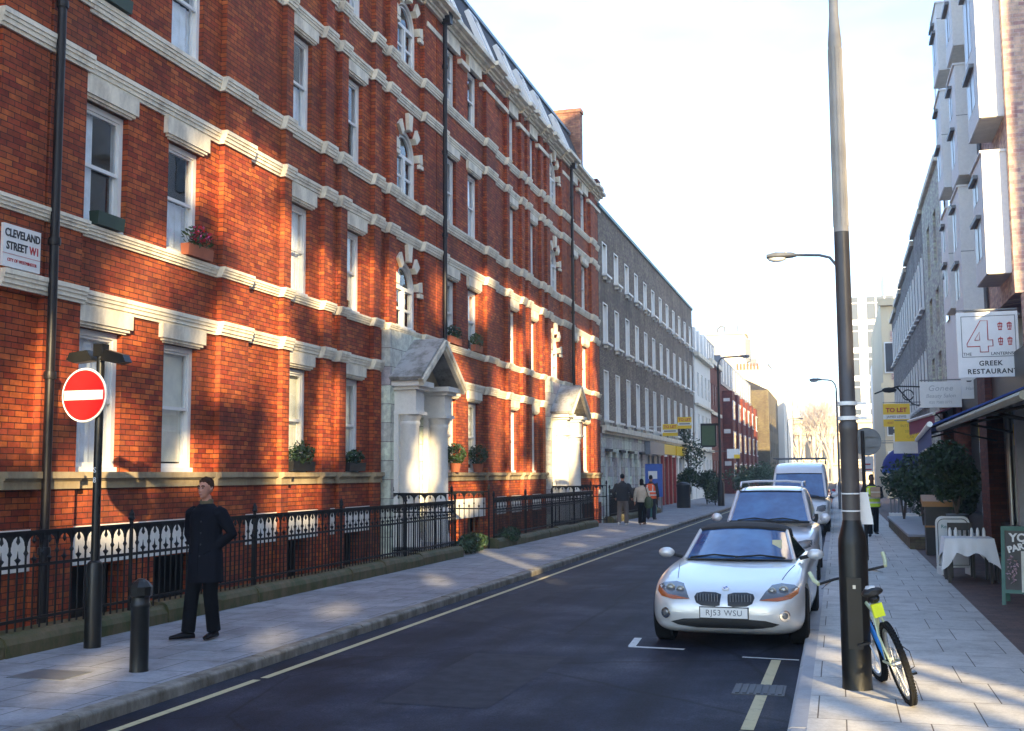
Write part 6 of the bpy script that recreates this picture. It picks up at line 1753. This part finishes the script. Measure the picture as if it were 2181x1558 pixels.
# ------------------------------------------------------------------ awnings and hanging boards on the right
def awning(name, label, ya, yb, xf, zf, zb, fabric, valance, xb=XR, barmat=None, xf2=None):
    t = thing(name, label, 'awning', (xf, ya, zf), world=True)
    xe = xf if xf2 is None else xf2
    mb = MB().add([(xf, ya, zf), (xe, yb, zf), (xb, yb, zb), (xb, ya, zb), (xf, ya, zf - .03), (xe, yb, zf - .03), (xb, yb, zb - .03), (xb, ya, zb - .03)],
                  [(0, 1, 2, 3), (7, 6, 5, 4), (0, 4, 5, 1), (1, 5, 6, 2), (2, 6, 7, 3), (3, 7, 4, 0)])
    part('canopy', mb, fabric, t)
    part('front_bar', MB().tube([(xf - .02, ya - .02, zf), (xe - .02, yb + .02, zf)], .045, 8), barmat or M['white'], t)
    if valance:
        n = int((yb - ya) / .3); vl_ = MB()
        for k in range(n):
            a, c = L(ya, yb, k / n), L(ya, yb, (k + 1) / n); xa, xc = L(xf, xe, k / n), L(xf, xe, (k + 1) / n)
            vl_.add([(xa, a, zf), (xc, c, zf), (xc, c, zf - valance), (L(xa, xc, .5), (a + c) / 2, zf - valance * 1.15), (xa, a, zf - valance)], [(0, 1, 2, 3, 4)])
        part('valance', vl_, fabric, t)
    for y in (ya + .6, (ya + yb) / 2, yb - .4):
        x = L(xf, xe, (y - ya) / (yb - ya))
        part('arm', MB().tube([(xb - .05, y, zb - .9), (L(x, xb, .45), y + .02, L(zf, zb, .2)), (x, y, zf - .02)], .022, 6), M['black'], t)
    return t
navy = plain('navy_canvas', (.018, .025, .11), .8)
awning('awning', 'large navy blue awning over the restaurant tables', 10.6, 18.3, 1.60, 2.52, 3.35, navy, 0, xf2=1.53, barmat=plain('olive_bar', (.2, .19, .14), .5))
awning('awning', 'blue awning with white front bar farther along the restaurant front', 18.6, 27.6, 1.42, 2.60, 3.45, plain('blue_canvas', (.02, .05, .2), .8), .30, xf2=1.80)
awning('awning', 'small maroon and pink awning between the yellow board and the blue awning', 33.5, 38.2, 2.66, 3.50, 3.85, plain('maroon_canvas', (.22, .03, .07), .8), .42, xf2=2.25)
dc = thing('dome_canopy', 'royal blue dome canopy over a shop door', 'awning', (XR, 60, 2.05))
vs = []; fs = []
for i in range(9):
    a = (PI / 2) * i / 8
    for k in range(13):
        t = PI * k / 12
        vs.append((-1.35 * math.cos(a) * math.sin(t), .95 * math.cos(t) * (1), 1.15 * math.sin(a) * math.sin(t) if True else 0))
for i in range(8):
    for k in range(12): fs.append((i * 13 + k, i * 13 + k + 1, (i + 1) * 13 + k + 1, (i + 1) * 13 + k))
part('canopy', MB().add(vs, fs), plain('royal_canvas', (.015, .02, .20), .7), dc, smooth=True)
vv = MB()
for k in range(12):
    t0, t1 = PI * k / 12, PI * (k + 1) / 12
    vv.quad((-1.35 * math.sin(t0), .95 * math.cos(t0), 0), (-1.35 * math.sin(t1), .95 * math.cos(t1), 0), (-1.35 * math.sin(t1), .95 * math.cos(t1), -.22), (-1.35 * math.sin(t0), .95 * math.cos(t0), -.22))
part('valance', vv, M['blue'], dc)

def board(name, label, x0, x1, y, z0, z1, mat, th=.06, group=None, bracket=True, cat='sign', wallx=XR):
    t = thing(name, label, cat, (x0, y, z0), group=group, world=True)
    part('panel', MB().box(x0, x1, y, y + th, z0, z1), mat, t)
    if bracket:
        part('bracket', MB().box(min(x1, wallx) - .02, max(x1, wallx) + .05, y + th * .3, y + th * .6, z1 - .08, z1 - .04).box(x0, max(x1, wallx), y + th * .3, y + th * .6, z1 + .03, z1 + .06), M['grey'], t)
    return t
s4 = board('restaurant_sign', 'large white projecting restaurant sign with a red numeral and lantern emblems', 2.37, 3.50, 24.0 - .25, 3.72, 5.02, M['signwhite'], .10)
yf = 24.0 - .25 - .004
fr_ = MB()
for (a, c, d, e) in ((2.45, 3.45, 4.12, 4.132), (2.45, 3.45, 4.93, 4.942), (2.45, 2.462, 4.132, 4.93), (3.438, 3.45, 4.132, 4.93)): fr_.box(a, c, yf - .002, yf + .003, d, e)
part('border', fr_, M['grey'], s4)
o4 = [(0, .14), (.24, .50), (.36, .50), (.36, .19), (.44, .19), (.44, .09), (.36, .09), (.36, 0), (.22, 0), (.22, .09), (0, .09)]
o4 = [(2.55 + x * 1.08, 4.22 + z * 1.25) for x, z in o4]
four = MB().tube([(x, yf - .004, z) for x, z in o4] + [(o4[0][0], yf - .004, o4[0][1])], .009, 4)
tri = [(2.55 + x * 1.08, 4.22 + z * 1.25) for x, z in ((.13, .19), (.22, .32), (.22, .19), (.13, .19))]
four.tube([(x, yf - .004, z) for x, z in tri], .007, 4)
part('numeral', four, M['redink'], s4)
for cx in (3.17, 3.34):
    for cz in (4.42, 4.72):
        lan = MB()
        lan.prism([(cx - .035, cz - .075), (cx + .035, cz - .075), (cx + .03, cz - .055), (cx - .03, cz - .055)], 'y', yf - .004, yf)
        for dx in (-.033, -.006, .021): lan.prism([(cx + dx, cz - .05), (cx + dx + .012, cz - .05), (cx + dx * 1.35 + .014, cz + .045), (cx + dx * 1.35, cz + .045)], 'y', yf - .004, yf)
        lan.prism([(cx - .052, cz + .045), (cx + .052, cz + .045), (cx + .03, cz + .07), (cx - .03, cz + .07)], 'y', yf - .004, yf)
        lan.prism([(cx - .008, cz + .07), (cx + .008, cz + .07), (cx, cz + .10)], 'y', yf - .004, yf)
        lan.box(cx - .045, cx + .045, yf - .004, yf, cz - .008, cz + .004)
        part('lantern_emblem', lan, M['redink'], s4)
lettering('THE', .085, (2.55, yf, 4.18), ROT_NY, M['ink'], s4)
lettering('LANTERNS', .085, (3.19, yf, 4.18), ROT_NY, M['ink'], s4)
lettering('GREEK', .135, (2.97, yf, 3.99), ROT_NY, M['ink'], s4, bold=.003, spacing=1.1)
lettering('RESTAURANT', .135, (3.0, yf, 3.83), ROT_NY, M['ink'], s4, bold=.003, spacing=1.15)
gs = board('salon_sign', 'white projecting salon board with faint grey lettering beneath the restaurant sign', 2.27, 3.34, 33, 3.64, 4.36, M['signwhite'])
faint = plain('faint_grey_ink', (.45, .45, .45), .6)
lettering('Gonee', .22, (2.80, 32.996, 4.17), ROT_NY, faint, gs, shear=.2, spacing=1.1)
lettering('Beauty Salon', .15, (2.80, 32.996, 3.96), ROT_NY, faint, gs, shear=.2)
lettering('020 7580 0771', .10, (2.80, 32.996, 3.78), ROT_NY, faint, gs)
g2 = board('shop_sign', 'plain white projecting board with a small dark mark, behind the restaurant sign', 3.10, 3.95, 30.6, 3.72, 4.30, M['signwhite'], wallx=3.6)
part('mark', MB().prism([(3.22, 4.18), (3.36, 4.18), (3.33, 4.15), (3.25, 4.15)], 'y', 30.59, 30.6), M['ink'], g2)
lettering('Hair & Nails', .12, (3.5, 30.596, 3.98), ROT_NY, faint, g2, shear=.2)
GB = 'yellow agents boards over the shops'
tl = board('to_let_board', 'yellow and white letting board above the larger yellow board', 1.73, 2.70, 45, 3.60, 4.47, M['yellow'], group=GB, wallx=XR)
part('white_band', MB().box(1.73, 2.70, 44.99, 44.999, 3.88, 4.06), M['signwhite'], tl)
lettering('TO LET', .23, (2.21, 44.988, 4.22), ROT_NY, M['redink'], tl, bold=.008)
lettering('JAMES LEWIS', .125, (2.21, 44.985, 3.97), ROT_NY, M['ink'], tl)
lettering('0207 637 4340', .11, (2.21, 44.988, 3.74), ROT_NY, M['redink'], tl)
y2 = board('yellow_board', 'larger plain yellow board hanging below the letting board', 1.98, 3.10, 42, 2.95, 3.65, M['yellow'], group=GB)
for k, w_t in enumerate(('INTERIORS', 'SINCE', 'CAR')):
    lettering(w_t, .13, (2.5, 41.996, 3.5 - .2 * k), ROT_NY, plain('dull_gold_ink', (.45, .28, .02), .6), y2)
wbd = board('white_board', 'white board hanging under the larger yellow board', 2.0, 3.1, 43.5, 2.55, 3.3, M['signwhite'])
board('purple_board', 'small purple board beside the far white shop sign', 1.35, 1.95, 60, 3.10, 3.42, plain('purple_board_paint', (.35, .06, .38), .5))
w3 = board('striped_board', 'white board with red and blue stripes above the walking man in yellow', 1.15, 1.75, 60, 1.9, 2.7, M['signwhite'], bracket=False)
part('stripes', MB().box(1.2, 1.6, 59.98, 59.998, 2.25, 2.32).box(1.2, 1.65, 59.98, 59.998, 2.0, 2.05), M['redink'], w3)
part('post', MB().box(1.68, 1.74, 60.0, 60.05, 0, 1.9), M['grey'], w3)
ib = thing('iron_bracket', 'curly black iron sign bracket above the yellow letting board', 'bracket', (XR, 50, 5), world=True)
ibm = MB().tube([(XR, 50, 5.45), (2.6, 50, 5.5), (2.0, 50, 5.35), (1.6, 50, 5.2)], .03, 6).tube([(XR, 50, 4.6), (3.1, 50, 4.75), (2.8, 50, 5.1), (2.5, 50, 5.48)], .03, 6)
ibm.tube([(2.95 + .22 * math.cos(t), 50, 5.12 + .22 * math.sin(t)) for t in [k * .5 for k in range(13)]], .025, 6).ball((2.2, 50, 5.35), (.3, .05, .12), 8)
part('scroll', ibm, M['iron'], ib)
yp = board('yellow_plate', 'small yellow notice hanging in the restaurant window by the steel posts', 3.2, 3.42, 22.9, 2.35, 2.75, M['yellow'], bracket=False, th=.02, cat='notice')
part('cord', MB().tube([(3.31, 22.91, 2.75), (3.31, 22.91, 3.3)], .006, 4), M['ink'], yp)

# ------------------------------------------------------------------ left far pavement: boards, bin, shrubs
bb = thing('blue_board', 'tall blue board with white notice by the three walking people', 'board', (-8.65, 54.6, 0))
part('panel', MB().box(-.42, .42, 0, .12, .75, 2.35), M['blue'], bb)
part('notice', MB().box(-.27, .17, -.012, -.001, 1.62, 2.0), M['signwhite'], bb)
for s in (-1, 1): part('leg', MB().box(s * .36 - .03, s * .36 + .03, .02, .10, 0, .75), M['grey'], bb)
GLt = 'yellow letting boards on the grey terrace'
def letb(lab, x0, x1, y, z0, z1):
    t = board('letting_board', lab, x0, x1, y, z0, z1, M['yellow'], group=GLt, wallx=x0, bracket=False)
    zm = z0 + (z1 - z0) * .42
    part('white_band', MB().box(x0, x1, y - .012, y - .001, zm - .09, zm + .07), M['signwhite'], t)
    lettering('TO LET', .2, ((x0 + x1) / 2, y - .004, z1 - .15), ROT_NY, M['redink'], t, bold=.006)
    part('scribble', MB().box(x0 + .08, x1 - .08, y - .02, y - .013, zm - .03, zm + .02), M['ink'], t)
    part('pole', MB().box(XF, x0 + .1, y + .02, y + .05, z0 + .1, z0 + .14), M['white'], t)
letb('lower of the two yellow and white letting boards on the grey terrace', -8.98, -8.18, 60, 3.88, 4.52)
letb('upper of the two yellow and white letting boards on the grey terrace', -8.22, -7.48, 60.4, 4.28, 4.90)
ws_ = board('shop_sign', 'white and orange sign board before the red brick flats', -8.4, -7.4, 90, 3.05, 3.80, M['signwhite'], wallx=-8.4, bracket=False)
part('orange_corner', MB().box(-7.85, -7.4, 89.98, 89.998, 3.05, 3.35), M['yellow'], ws_); part('pole', MB().box(-10.2, -8.3, 90.02, 90.05, 3.6, 3.66), M['grey'], ws_)
hs = thing('hanging_sign', 'green hanging pub sign in a black frame beside the black street lamp', 'sign', (-7.2, 66, 3.5))
part('panel', MB().box(-.38, .38, -.03, .03, .0, 1.15), plain('green_sign', (.06, .11, .04), .5), hs)
part('frame', MB().box(-.45, .62, -.04, .04, 1.15, 1.28).box(-.45, -.38, -.04, .04, -.05, 1.15).box(.38, .45, -.04, .04, -.05, 1.15).box(-.38, .38, -.04, .04, -.1, 0), M['iron'], hs)
bn = thing('litter_bin', 'black litter bin standing before the green shrubs', 'bin', (-8.2, 62, 0))
part('drum', MB().lathe([(.36, 0), (.38, .1), (.38, 1.15), (.40, 1.2), (.40, 1.25)], n=18), M['black'], bn, smooth=True)
part('lid', MB().lathe([(.40, 1.25), (.30, 1.36), (.02, 1.42)], n=18), M['black'], bn)
gb = thing('green_bag', 'teal green sack standing against the railings by the man in orange', 'bag', (-7.95, 48.5, 0))
bagm = MB().loft([[(r_ * math.cos(a) * 1.1, r_ * math.sin(a), z) for a in [2 * PI * k / 12 for k in range(12)]] for (r_, z) in ((.22, 0), (.33, .15), (.36, .4), (.30, .62), (.16, .74), (.18, .85))])
part('sack', bagm, plain('teal_plastic', (.06, .22, .19), .4), gb, smooth=True)
GS2 = 'green shrubs along the far pavement'
shrub('tall dark green conifer just behind the black litter bin', -8.5, 66, 0, 2.2, .8, 21, 2600, M['leaf'], GS2, leaf=.09)
shrub('dark rounded shrub between the conifer and the black street lamp', -7.7, 69, 0, 1.9, 1.0, 22, 2600, M['leaf'], GS2, leaf=.09)
shrub('lower pale green shrub at the foot of the black street lamp', -7.0, 67, 0, 1.6, .7, 23, 700, M['leaf2'], GS2, leaf=.08)
shrub('tall climbing evergreen on the wall behind the hanging pub sign', -9.6, 76, 1.5, 4.0, 1.3, 24, 900, M['leaf'], GS2, leaf=.12)
for k, (y, h, lab) in enumerate(((100, 2.4, 'dark shrub in front of the flat red brick building'), (112, 2.6, 'bushy shrub in front of the near bays of the red flats'), (126, 3.0, 'bushy shrub in front of the far bays of the red flats'), (138, 3.4, 'bushy shrub at the corner of the brown house'))):
    shrub(lab, -8.0, y, 0, h, 1.8, 30 + k, 500, M['leaf2'], GS2, leaf=.18)
# ------------------------------------------------------------------ people
def ell(c, rx, ry, n=14, sq=1.0):
    out = []
    for k in range(n):
        a = 2 * PI * k / n
        ca, sa = math.cos(a), math.sin(a)
        out.append((c[0] + rx * math.copysign(abs(ca) ** sq, ca), c[1] + ry * math.copysign(abs(sa) ** sq, sa), c[2]))
    return out
def fuse(mb, voxel, mat, name, it=3):
    o = bpy.data.objects.new('tmp', mb.mesh('tmp', None)); COL.objects.link(o)
    r = o.modifiers.new('r', 'REMESH'); r.mode = 'VOXEL'; r.voxel_size = voxel
    s = o.modifiers.new('s', 'SMOOTH'); s.iterations = it; s.factor = 0.5
    me = evaluated(o, name, mat)
    bpy.data.objects.remove(o)
    me.polygons.foreach_set('use_smooth', [True] * len(me.polygons))
    return me
M['skin'] = plain('skin', (.44, .21, .145), .6, var=.12, scale=14, spec=.2)
M['skin_dark'] = plain('brown_skin', (.14, .07, .045), .5, var=.06)
M['navy_coat'] = plain('black_navy_wool', (.006, .0065, .010), .9, var=.25, spec=.12, bumpy=.5)
M['black_cloth'] = plain('black_trousers', (.005, .005, .006), .9, spec=.1)
M['shoe'] = plain('black_leather', (.006, .005, .006), .5, spec=.15)

def hand(mb, w, d, s, curl=.5):
    """palm and five fingers hanging from wrist w, forearm direction d, s = body side"""
    w = Vector(w); d = Vector(d).normalized()
    side = Vector((0, -1, 0)); side = (side - d * side.dot(d)).normalized(); nrm = d.cross(side) * s
    p = w + d * .05
    mb.tube([w, w + d * .04, w + d * .095], [.026, .036, .034], 8)
    for k, (o, l) in enumerate(((-.028, .066), (-.010, .078), (.010, .074), (.028, .058))):
        a = w + d * .088 + side * o
        b_ = a + d * l * .5 - nrm * l * .12 * curl; c = b_ + (d * (1 - .5 * curl) - nrm * .7 * curl).normalized() * l * .5
        mb.tube([a, b_, c], [.0105, .0095, .008], 6)
    a = w + d * .03 + side * .03
    mb.tube([a, a + d * .03 + side * .022, a + d * .065 + side * .022], [.012, .011, .009], 6)

def person(label, loc, rz, H=1.8, knees=None, ankles=None, elbows=None, wrists=None, head_yaw=0, skin=None, coat=None, coat_hem=.80, coat_r=1.0, trousers=None, shoe=None,
           hair=None, hairlen=0, hands=True, group=None, vest=None, female=False, toes=None, scarf=None, stripes=None):
    k = H / 1.8
    t = thing('person', label, 'person', loc, rz, group=group)
    skin = skin or M['skin']; coat = coat or M['navy_coat']; trousers = trousers or M['black_cloth']
    knees = knees or [(-.10, -.03, .50), (.10, -.03, .50)]
    ankles = ankles or [(-.11, .03, .085), (.11, .03, .085)]
    elbows = elbows or [(-.27, .03, 1.16), (.27, .03, 1.16)]
    wrists = wrists or [(-.29, -.05, .92), (.29, -.05, .92)]
    sw = .165 if female else .185
    V = lambda p: tuple(c * k for c in p)
    # skin: head with face, neck, hands on one continuous body
    b = MB(); hz = 1.675
    Rh = Matrix.Rotation(head_yaw, 4, 'Z')
    h = MB()
    h.ball((0, .012, .03), (.074, .092, .098), 16)
    h.loft([ell((0, -.022, z), rx, ry, 12) for z, rx, ry in ((-.105, .022, .022), (-.10, .035, .040), (-.075, .050, .062), (-.04, .060, .072), (0, .066, .078), (.03, .066, .076))])
    h.loft([[(x * .9, -.088 - pr, z) for x, z, pr in [(-w_, zz, 0), (w_, zz, 0), (w_ * .4, zz, p_), (-w_ * .4, zz, p_)]] for zz, w_, p_ in ((-.032, .018, .020), (-.026, .019, .027), (-.005, .011, .018), (.022, .009, .006))])
    for s in (-1, 1):
        h.ball((s * .076, .01, -.005), (.010, .020, .032), 8)
        h.ball((s * .028, -.078, .030), (.024, .016, .008), 8)       # brow
    h.ball((0, -.088, -.058), (.024, .012, .008), 8)                # lips
    h.ball((0, -.082, -.092), (.020, .014, .014), 8)                # chin
    hv = [Rh @ Vector(p) for p in h.v]
    b.add([V((p.x, p.y - .015, p.z + hz)) for p in hv], h.f)
    b.tube([V((0, .012, 1.42)), V((0, .008, 1.50)), V((0, -.002, 1.60))], [.065 * k, .056 * k, .054 * k], 12)
    b.loft([ell(V((0, .0, z)), rx * k, ry * k) for z, rx, ry in ((.86, .12, .09), (.95, .145, .10), (1.12, .125, .09), (1.30, .15, .10), (1.42, .15, .08), (1.47, .07, .06))])
    for i, s in enumerate((-1, 1)):
        sh_ = (s * sw, .005, 1.42)
        b.tube([V(sh_), V(elbows[i]), V(wrists[i])], [.045 * k, .036 * k, .026 * k], 8)
        b.tube([V((s * .085, 0, .90)), V(knees[i]), V(ankles[i])], [.07 * k, .05 * k, .036 * k], 8)
        if hands:
            hand(b, V(wrists[i]), Vector(wrists[i]) - Vector(elbows[i]), s)
    part('body', fuse(b, .0085, skin, 'body', 2), None, t)
    # face details
    def on_head(mb): 
        mb.v = [V(tuple(Rh @ Vector(p) + Vector((0, -.015, hz)))) for p in mb.v]; return mb
    eye = MB(); br_ = MB()
    for s in (-1, 1):
        eye.ball((s * .028, -.0935, .010), (.0135, .006, .0075), 8)
        br_.tube([(s * .012, -.096, .030), (s * .030, -.096, .036), (s * .046, -.084, .030)], .0075, 5)
    part('eyes', on_head(eye), M['ink'], t); part('eyebrows', on_head(br_), hair or M['bark'], t)
    part('mouth', on_head(MB().ball((0, -.0985, -.058), (.022, .005, .006), 8)), plain('lip', (.35, .12, .10), .5), t)
    hm = MB().ball((0, .020, .040), (.078, .094, .094), 20)
    hm.v = [(x, y, max(z, .072 if y < -.035 else (.035 if y < -.005 else (.0 if y < .03 else -.055 - hairlen)))) for x, y, z in hm.v]
    for q in range(40):
        a = random.uniform(0, 6.28); e_ = random.uniform(.35, 1.4); c = Vector((.066 * math.cos(a) * math.cos(e_), .020 + .080 * math.sin(a) * math.cos(e_), .042 + .082 * math.sin(e_)))
        hm.ball(tuple(c), .020, 6)
    for q in range(9): hm.ball((-.052 + .013 * q, -.060 + .005 * abs(q - 4) - .003 * (q % 2), .088 - .008 * (q % 3)), .011, 6)
    for sx in (-1, 1): hm.ball((sx * .073, .0, .022), (.008, .016, .03), 6)
    if hairlen: hm.ball((0, .06, -.03 - hairlen * .5), (.075, .05, .08 + hairlen * .5), 12)
    part('hair', fuse(on_head(hm), .008, hair or M['bark'], 'hair', 2), None, t)
    # trousers
    tr = MB()
    tr.loft([ell(V((0, .005, z)), rx * k, ry * k) for z, rx, ry in ((.80, .10, .09), (.88, .16, .115), (.97, .165, .115), (1.05, .15, .105))])
    for i, s in enumerate((-1, 1)):
        kn, an = Vector(knees[i]), Vector(ankles[i])
        hip = Vector((s * .088, 0, .90))
        pts = [hip, hip.lerp(kn, .5), kn, kn.lerp(an, .5), an.lerp(kn, .02) + Vector((0, 0, -.01))]
        tr.tube([V(p) for p in pts], [.10 * k, .094 * k, .082 * k, .078 * k, .078 * k], 12)
    part('trousers', fuse(tr, .012, trousers, 'trousers', 2), None, t)
    # shoes
    for i, s in enumerate((-1, 1)):
        an = Vector(ankles[i]); td = (toes[i] if toes else s * .18)
        rot = Matrix.Rotation(td, 3, 'Z')
        rings = [[tuple(Vector(V((an.x, an.y, 0))) + k * (rot @ Vector((x, y, 0))) + Vector((0, 0, z * k + (an.z - .085) * k))) for x, y, z in [(w_ * math.cos(a), y0, max(0.0, .012 + hh * .5 + hh * .5 * math.sin(a))) for a in [2 * PI * q / 10 for q in range(10)]]] for (y0, w_, hh) in ((.075, .028, .05), (.05, .036, .085), (0, .038, .10), (-.06, .042, .075), (-.13, .046, .055), (-.19, .034, .040), (-.205, .018, .03))]
        part('shoe', MB().loft(rings), shoe or M['shoe'], t, smooth=True)
    # coat / jacket
    c = MB(); cr = coat_r
    lv = [(coat_hem, .215 if coat_hem < .85 else .185, .155 if coat_hem < .85 else .13)]
    if coat_hem < .85: lv += [(.95, .20, .148)]
    lv += [(1.08, .180, .135), (1.22, .188, .138), (1.34, .197, .135), (1.42, .185, .112), (1.465, .13, .085), (1.51, .078, .072)]
    c.loft([ell(V((0, .005, z)), rx * k * cr * (.93 if female else 1), ry * k * cr) for z, rx, ry in lv])
    for i, s in enumerate((-1, 1)):
        e, w_ = Vector(elbows[i]), Vector(wrists[i])
        p0 = Vector((s * (sw - .03), .005, 1.425)); p1 = Vector((s * (sw + .02), .008, 1.40))
        pts = [p0, p1, p1.lerp(e, .5), e, e.lerp(w_, .5), w_.lerp(e, .04)]
        c.tube([V(p) for p in pts], [.062 * k * cr, .076 * k * cr, .068 * k * cr, .060 * k * cr, .054 * k * cr, .047 * k * cr], 12)
    part('coat', fuse(c, .012, coat, 'coat', 2), None, t)
    co = MB().lathe([(.066 * k, 1.46 * k), (.074 * k, 1.50 * k), (.072 * k, 1.555 * k), (.062 * k, 1.56 * k), (.06 * k, 1.47 * k)], n=18)
    co.v = [(x, y * 1.05 + .004, z - (.02 * k if y < -.03 else 0)) for x, y, z in co.v]
    part('collar', co, scarf or coat, t, smooth=True)
    if vest:
        v_ = MB().loft([ell(V((0, .005, z)), rx * k * cr * 1.07, ry * k * cr * 1.09) for z, rx, ry in ((.86, .195, .145), (1.0, .188, .142), (1.2, .19, .142), (1.34, .195, .138), (1.41, .17, .115), (1.46, .12, .09))])
        vo = part('vest', v_, vest, t, smooth=True)
        sb_ = MB()
        for z in ((.98, 1.12) if stripes is None else stripes):
            sb_.loft([ell(V((0, .005, z + dz)), .194 * k * cr * 1.07, .146 * k * cr * 1.09) for dz in (0, .05)], cap=False)
        part('reflective_stripe', sb_, plain('reflective_silver', (.75, .75, .72), .4), vo)
        bs_ = MB()
        for s in (-1, 1):
            for yy in (-1, 1): bs_.add([V((s * .11 + dx, yy * d_ + .005, z)) for dx, z, d_ in ((-.025, 1.16, .162), (.025, 1.16, .160), (.025, 1.40, .133), (-.025, 1.40, .136))], [(0, 1, 2, 3)])
        part('shoulder_stripe', bs_, plain('reflective_silver', (.75, .75, .72), .4), vo)
    return t
GPp = 'people walking away beside the railings'
hair_b = plain('brown_hair', (.040, .018, .010), .8, var=.3, scale=30, spec=.1)
hair_k = plain('black_hair', (.008, .007, .007), .8, var=.3, scale=30, spec=.1)
# the man in the dark overcoat
person('man in a long black overcoat, hands in pockets, looking aside by the railings', (-7.05, 11.55, 0), R(-10), 1.84,
       knees=[(-.11, -.08, .50), (.085, .0, .50)], ankles=[(-.13, -.11, .085), (.085, .07, .085)], elbows=[(-.29, .06, 1.16), (.315, .08, 1.17)], wrists=[(-.13, -.02, 1.00), (.13, -.02, 1.00)],
       head_yaw=R(6), coat=M['navy_coat'], coat_hem=.63, coat_r=1.08, hair=hair_b, hands=True, toes=[R(-38), R(12)], scarf=plain('olive_scarf', (.10, .075, .035), .9))
_oc = bpy.data.objects['person']
_cb = [c for c in _oc.children if c.name.startswith('coat')][0]
_bv = bvh_of(_cb.data)
def on_coat(pts, r, n=5):
    out = []
    for x, z in pts:
        h = _bv.ray_cast(Vector((x, -1, z)), Vector((0, 1, 0)))[0]
        if h: out.append(h + Vector((0, -.002, 0)))
    return MB().tube(out, r, n)
seam = plain('coat_seam', (.002, .002, .003), .9, spec=.05)
part('placket', on_coat([(.03, z / 100) for z in range(74, 150, 4)], .004), seam, _oc)
for sx in (-1, 1): part('pocket_flap', on_coat([(sx * .09, .97), (sx * .12, .985), (sx * .16, 1.01)], .007), seam, _oc)
for z in (.95, 1.08, 1.21, 1.34):
    h = _bv.ray_cast(Vector((.05, -1, z)), Vector((0, 1, 0)))[0]
    if h: part('button', MB().ball(tuple(h), (.012, .006, .012), 8), M['ink'], _oc)
# walking away
person('person in a dark padded jacket and grey trousers walking away', (-7.55, 40.4, 0), R(180), 1.86,
       knees=[(-.11, -.10, .50), (.11, .04, .50)], ankles=[(-.11, -.06, .085), (.12, .20, .12)], coat=plain('dark_anorak', (.015, .017, .022), .8), coat_r=1.22, coat_hem=.86,
       trousers=plain('grey_trousers', (.14, .115, .10), .9), shoe=plain('white_trainers', (.6, .55, .5), .6), hair=hair_k, elbows=[(-.33, .05, 1.15), (.33, .03, 1.15)], wrists=[(-.30, -.14, .98), (.30, -.14, .98)], group=GPp)
w_o = person('person in a cream jacket and black trousers walking away between two others', (-6.88, 40.6, 0), R(178), 1.68,
       knees=[(-.09, -.02, .50), (.10, -.10, .50)], ankles=[(-.10, .16, .12), (.10, -.08, .085)], coat=plain('cream_jacket', (.55, .47, .36), .8), coat_r=1.12, coat_hem=.90, hair=hair_k, hairlen=.05,
       trousers=M['black_cloth'], shoe=plain('tan_shoes', (.25, .14, .09), .6), female=True, group=GPp)
bag = thing('shoulder_bag', 'dark shoulder bag hanging beside the person in the cream jacket', 'bag', (-6.62, 40.5, .62))
part('pouch', MB().loft([ell((0, 0, z), rx, ry, 12, .7) for z, rx, ry in ((0, .10, .08), (.1, .16, .12), (.3, .15, .11), (.42, .08, .05))]), M['leaf'], bag, smooth=True)
part('strap', MB().tube([(0, 0, .40), (-.05, .12, .70), (-.14, .02, .80), (-.07, -.12, .70), (0, 0, .40)], .014, 5), M['black'], bag)
person('person in an orange high visibility vest walking away by the blue board', (-7.35, 45.6, 0), R(176), 1.80,
       knees=[(-.10, -.06, .50), (.10, .0, .50)], ankles=[(-.10, -.05, .085), (.10, .14, .10)], coat=plain('dark_jacket', (.02, .02, .03), .8), coat_r=1.1, coat_hem=.88, hair=hair_k,
       vest=plain('fluorescent_orange', (.95, .12, .015), .6), trousers=plain('navy_trousers', (.012, .014, .03), .9), group=GPp)
# towards us on the right
person('man in a yellow high visibility vest walking towards us, holding a parcel', (0.93, 34.6, 0), R(4), 1.80, skin=M['skin_dark'],
       knees=[(-.10, -.10, .50), (.09, .0, .50)], ankles=[(-.10, -.16, .085), (.10, .20, .14)], elbows=[(-.28, .02, 1.16), (.27, .02, 1.15)], wrists=[(-.16, -.22, 1.19), (.23, -.20, 1.26)],
       coat=plain('black_work_jacket', (.014, .014, .016), .8), coat_r=1.12, coat_hem=.84, hair=hair_k, vest=plain('fluorescent_lime', (.62, .85, .03), .6), stripes=(.96, 1.1))
pc = thing('parcel', 'brown cardboard parcel held by the man in the yellow vest', 'parcel', (1.02, 34.32, 1.14), R(4))
part('box', MB().box(-.13, .13, -.08, .08, 0, .30), plain('cardboard', (.45, .30, .19), .8), pc)
part('tape', MB().box(-.13, .13, -.083, -.080, .13, .17), M['cream'], pc)
# ------------------------------------------------------------------ winter haze
hz, nt, b = new_mat('haze_air')
nt.nodes.remove(b)
pv = nt.nodes.new('ShaderNodeVolumePrincipled')
pv.inputs['Color'].default_value = (0.95, 0.96, 1.0, 1)
pv.inputs['Density'].default_value = 0.0013
pv.inputs['Anisotropy'].default_value = 0.2
nt.links.new(pv.outputs[0], nt.nodes['Material Output'].inputs['Volume'])
hz_o = struct('haze', MB().box(-405, 405, -205, 905, -4.4, 82), hz, kind='stuff')
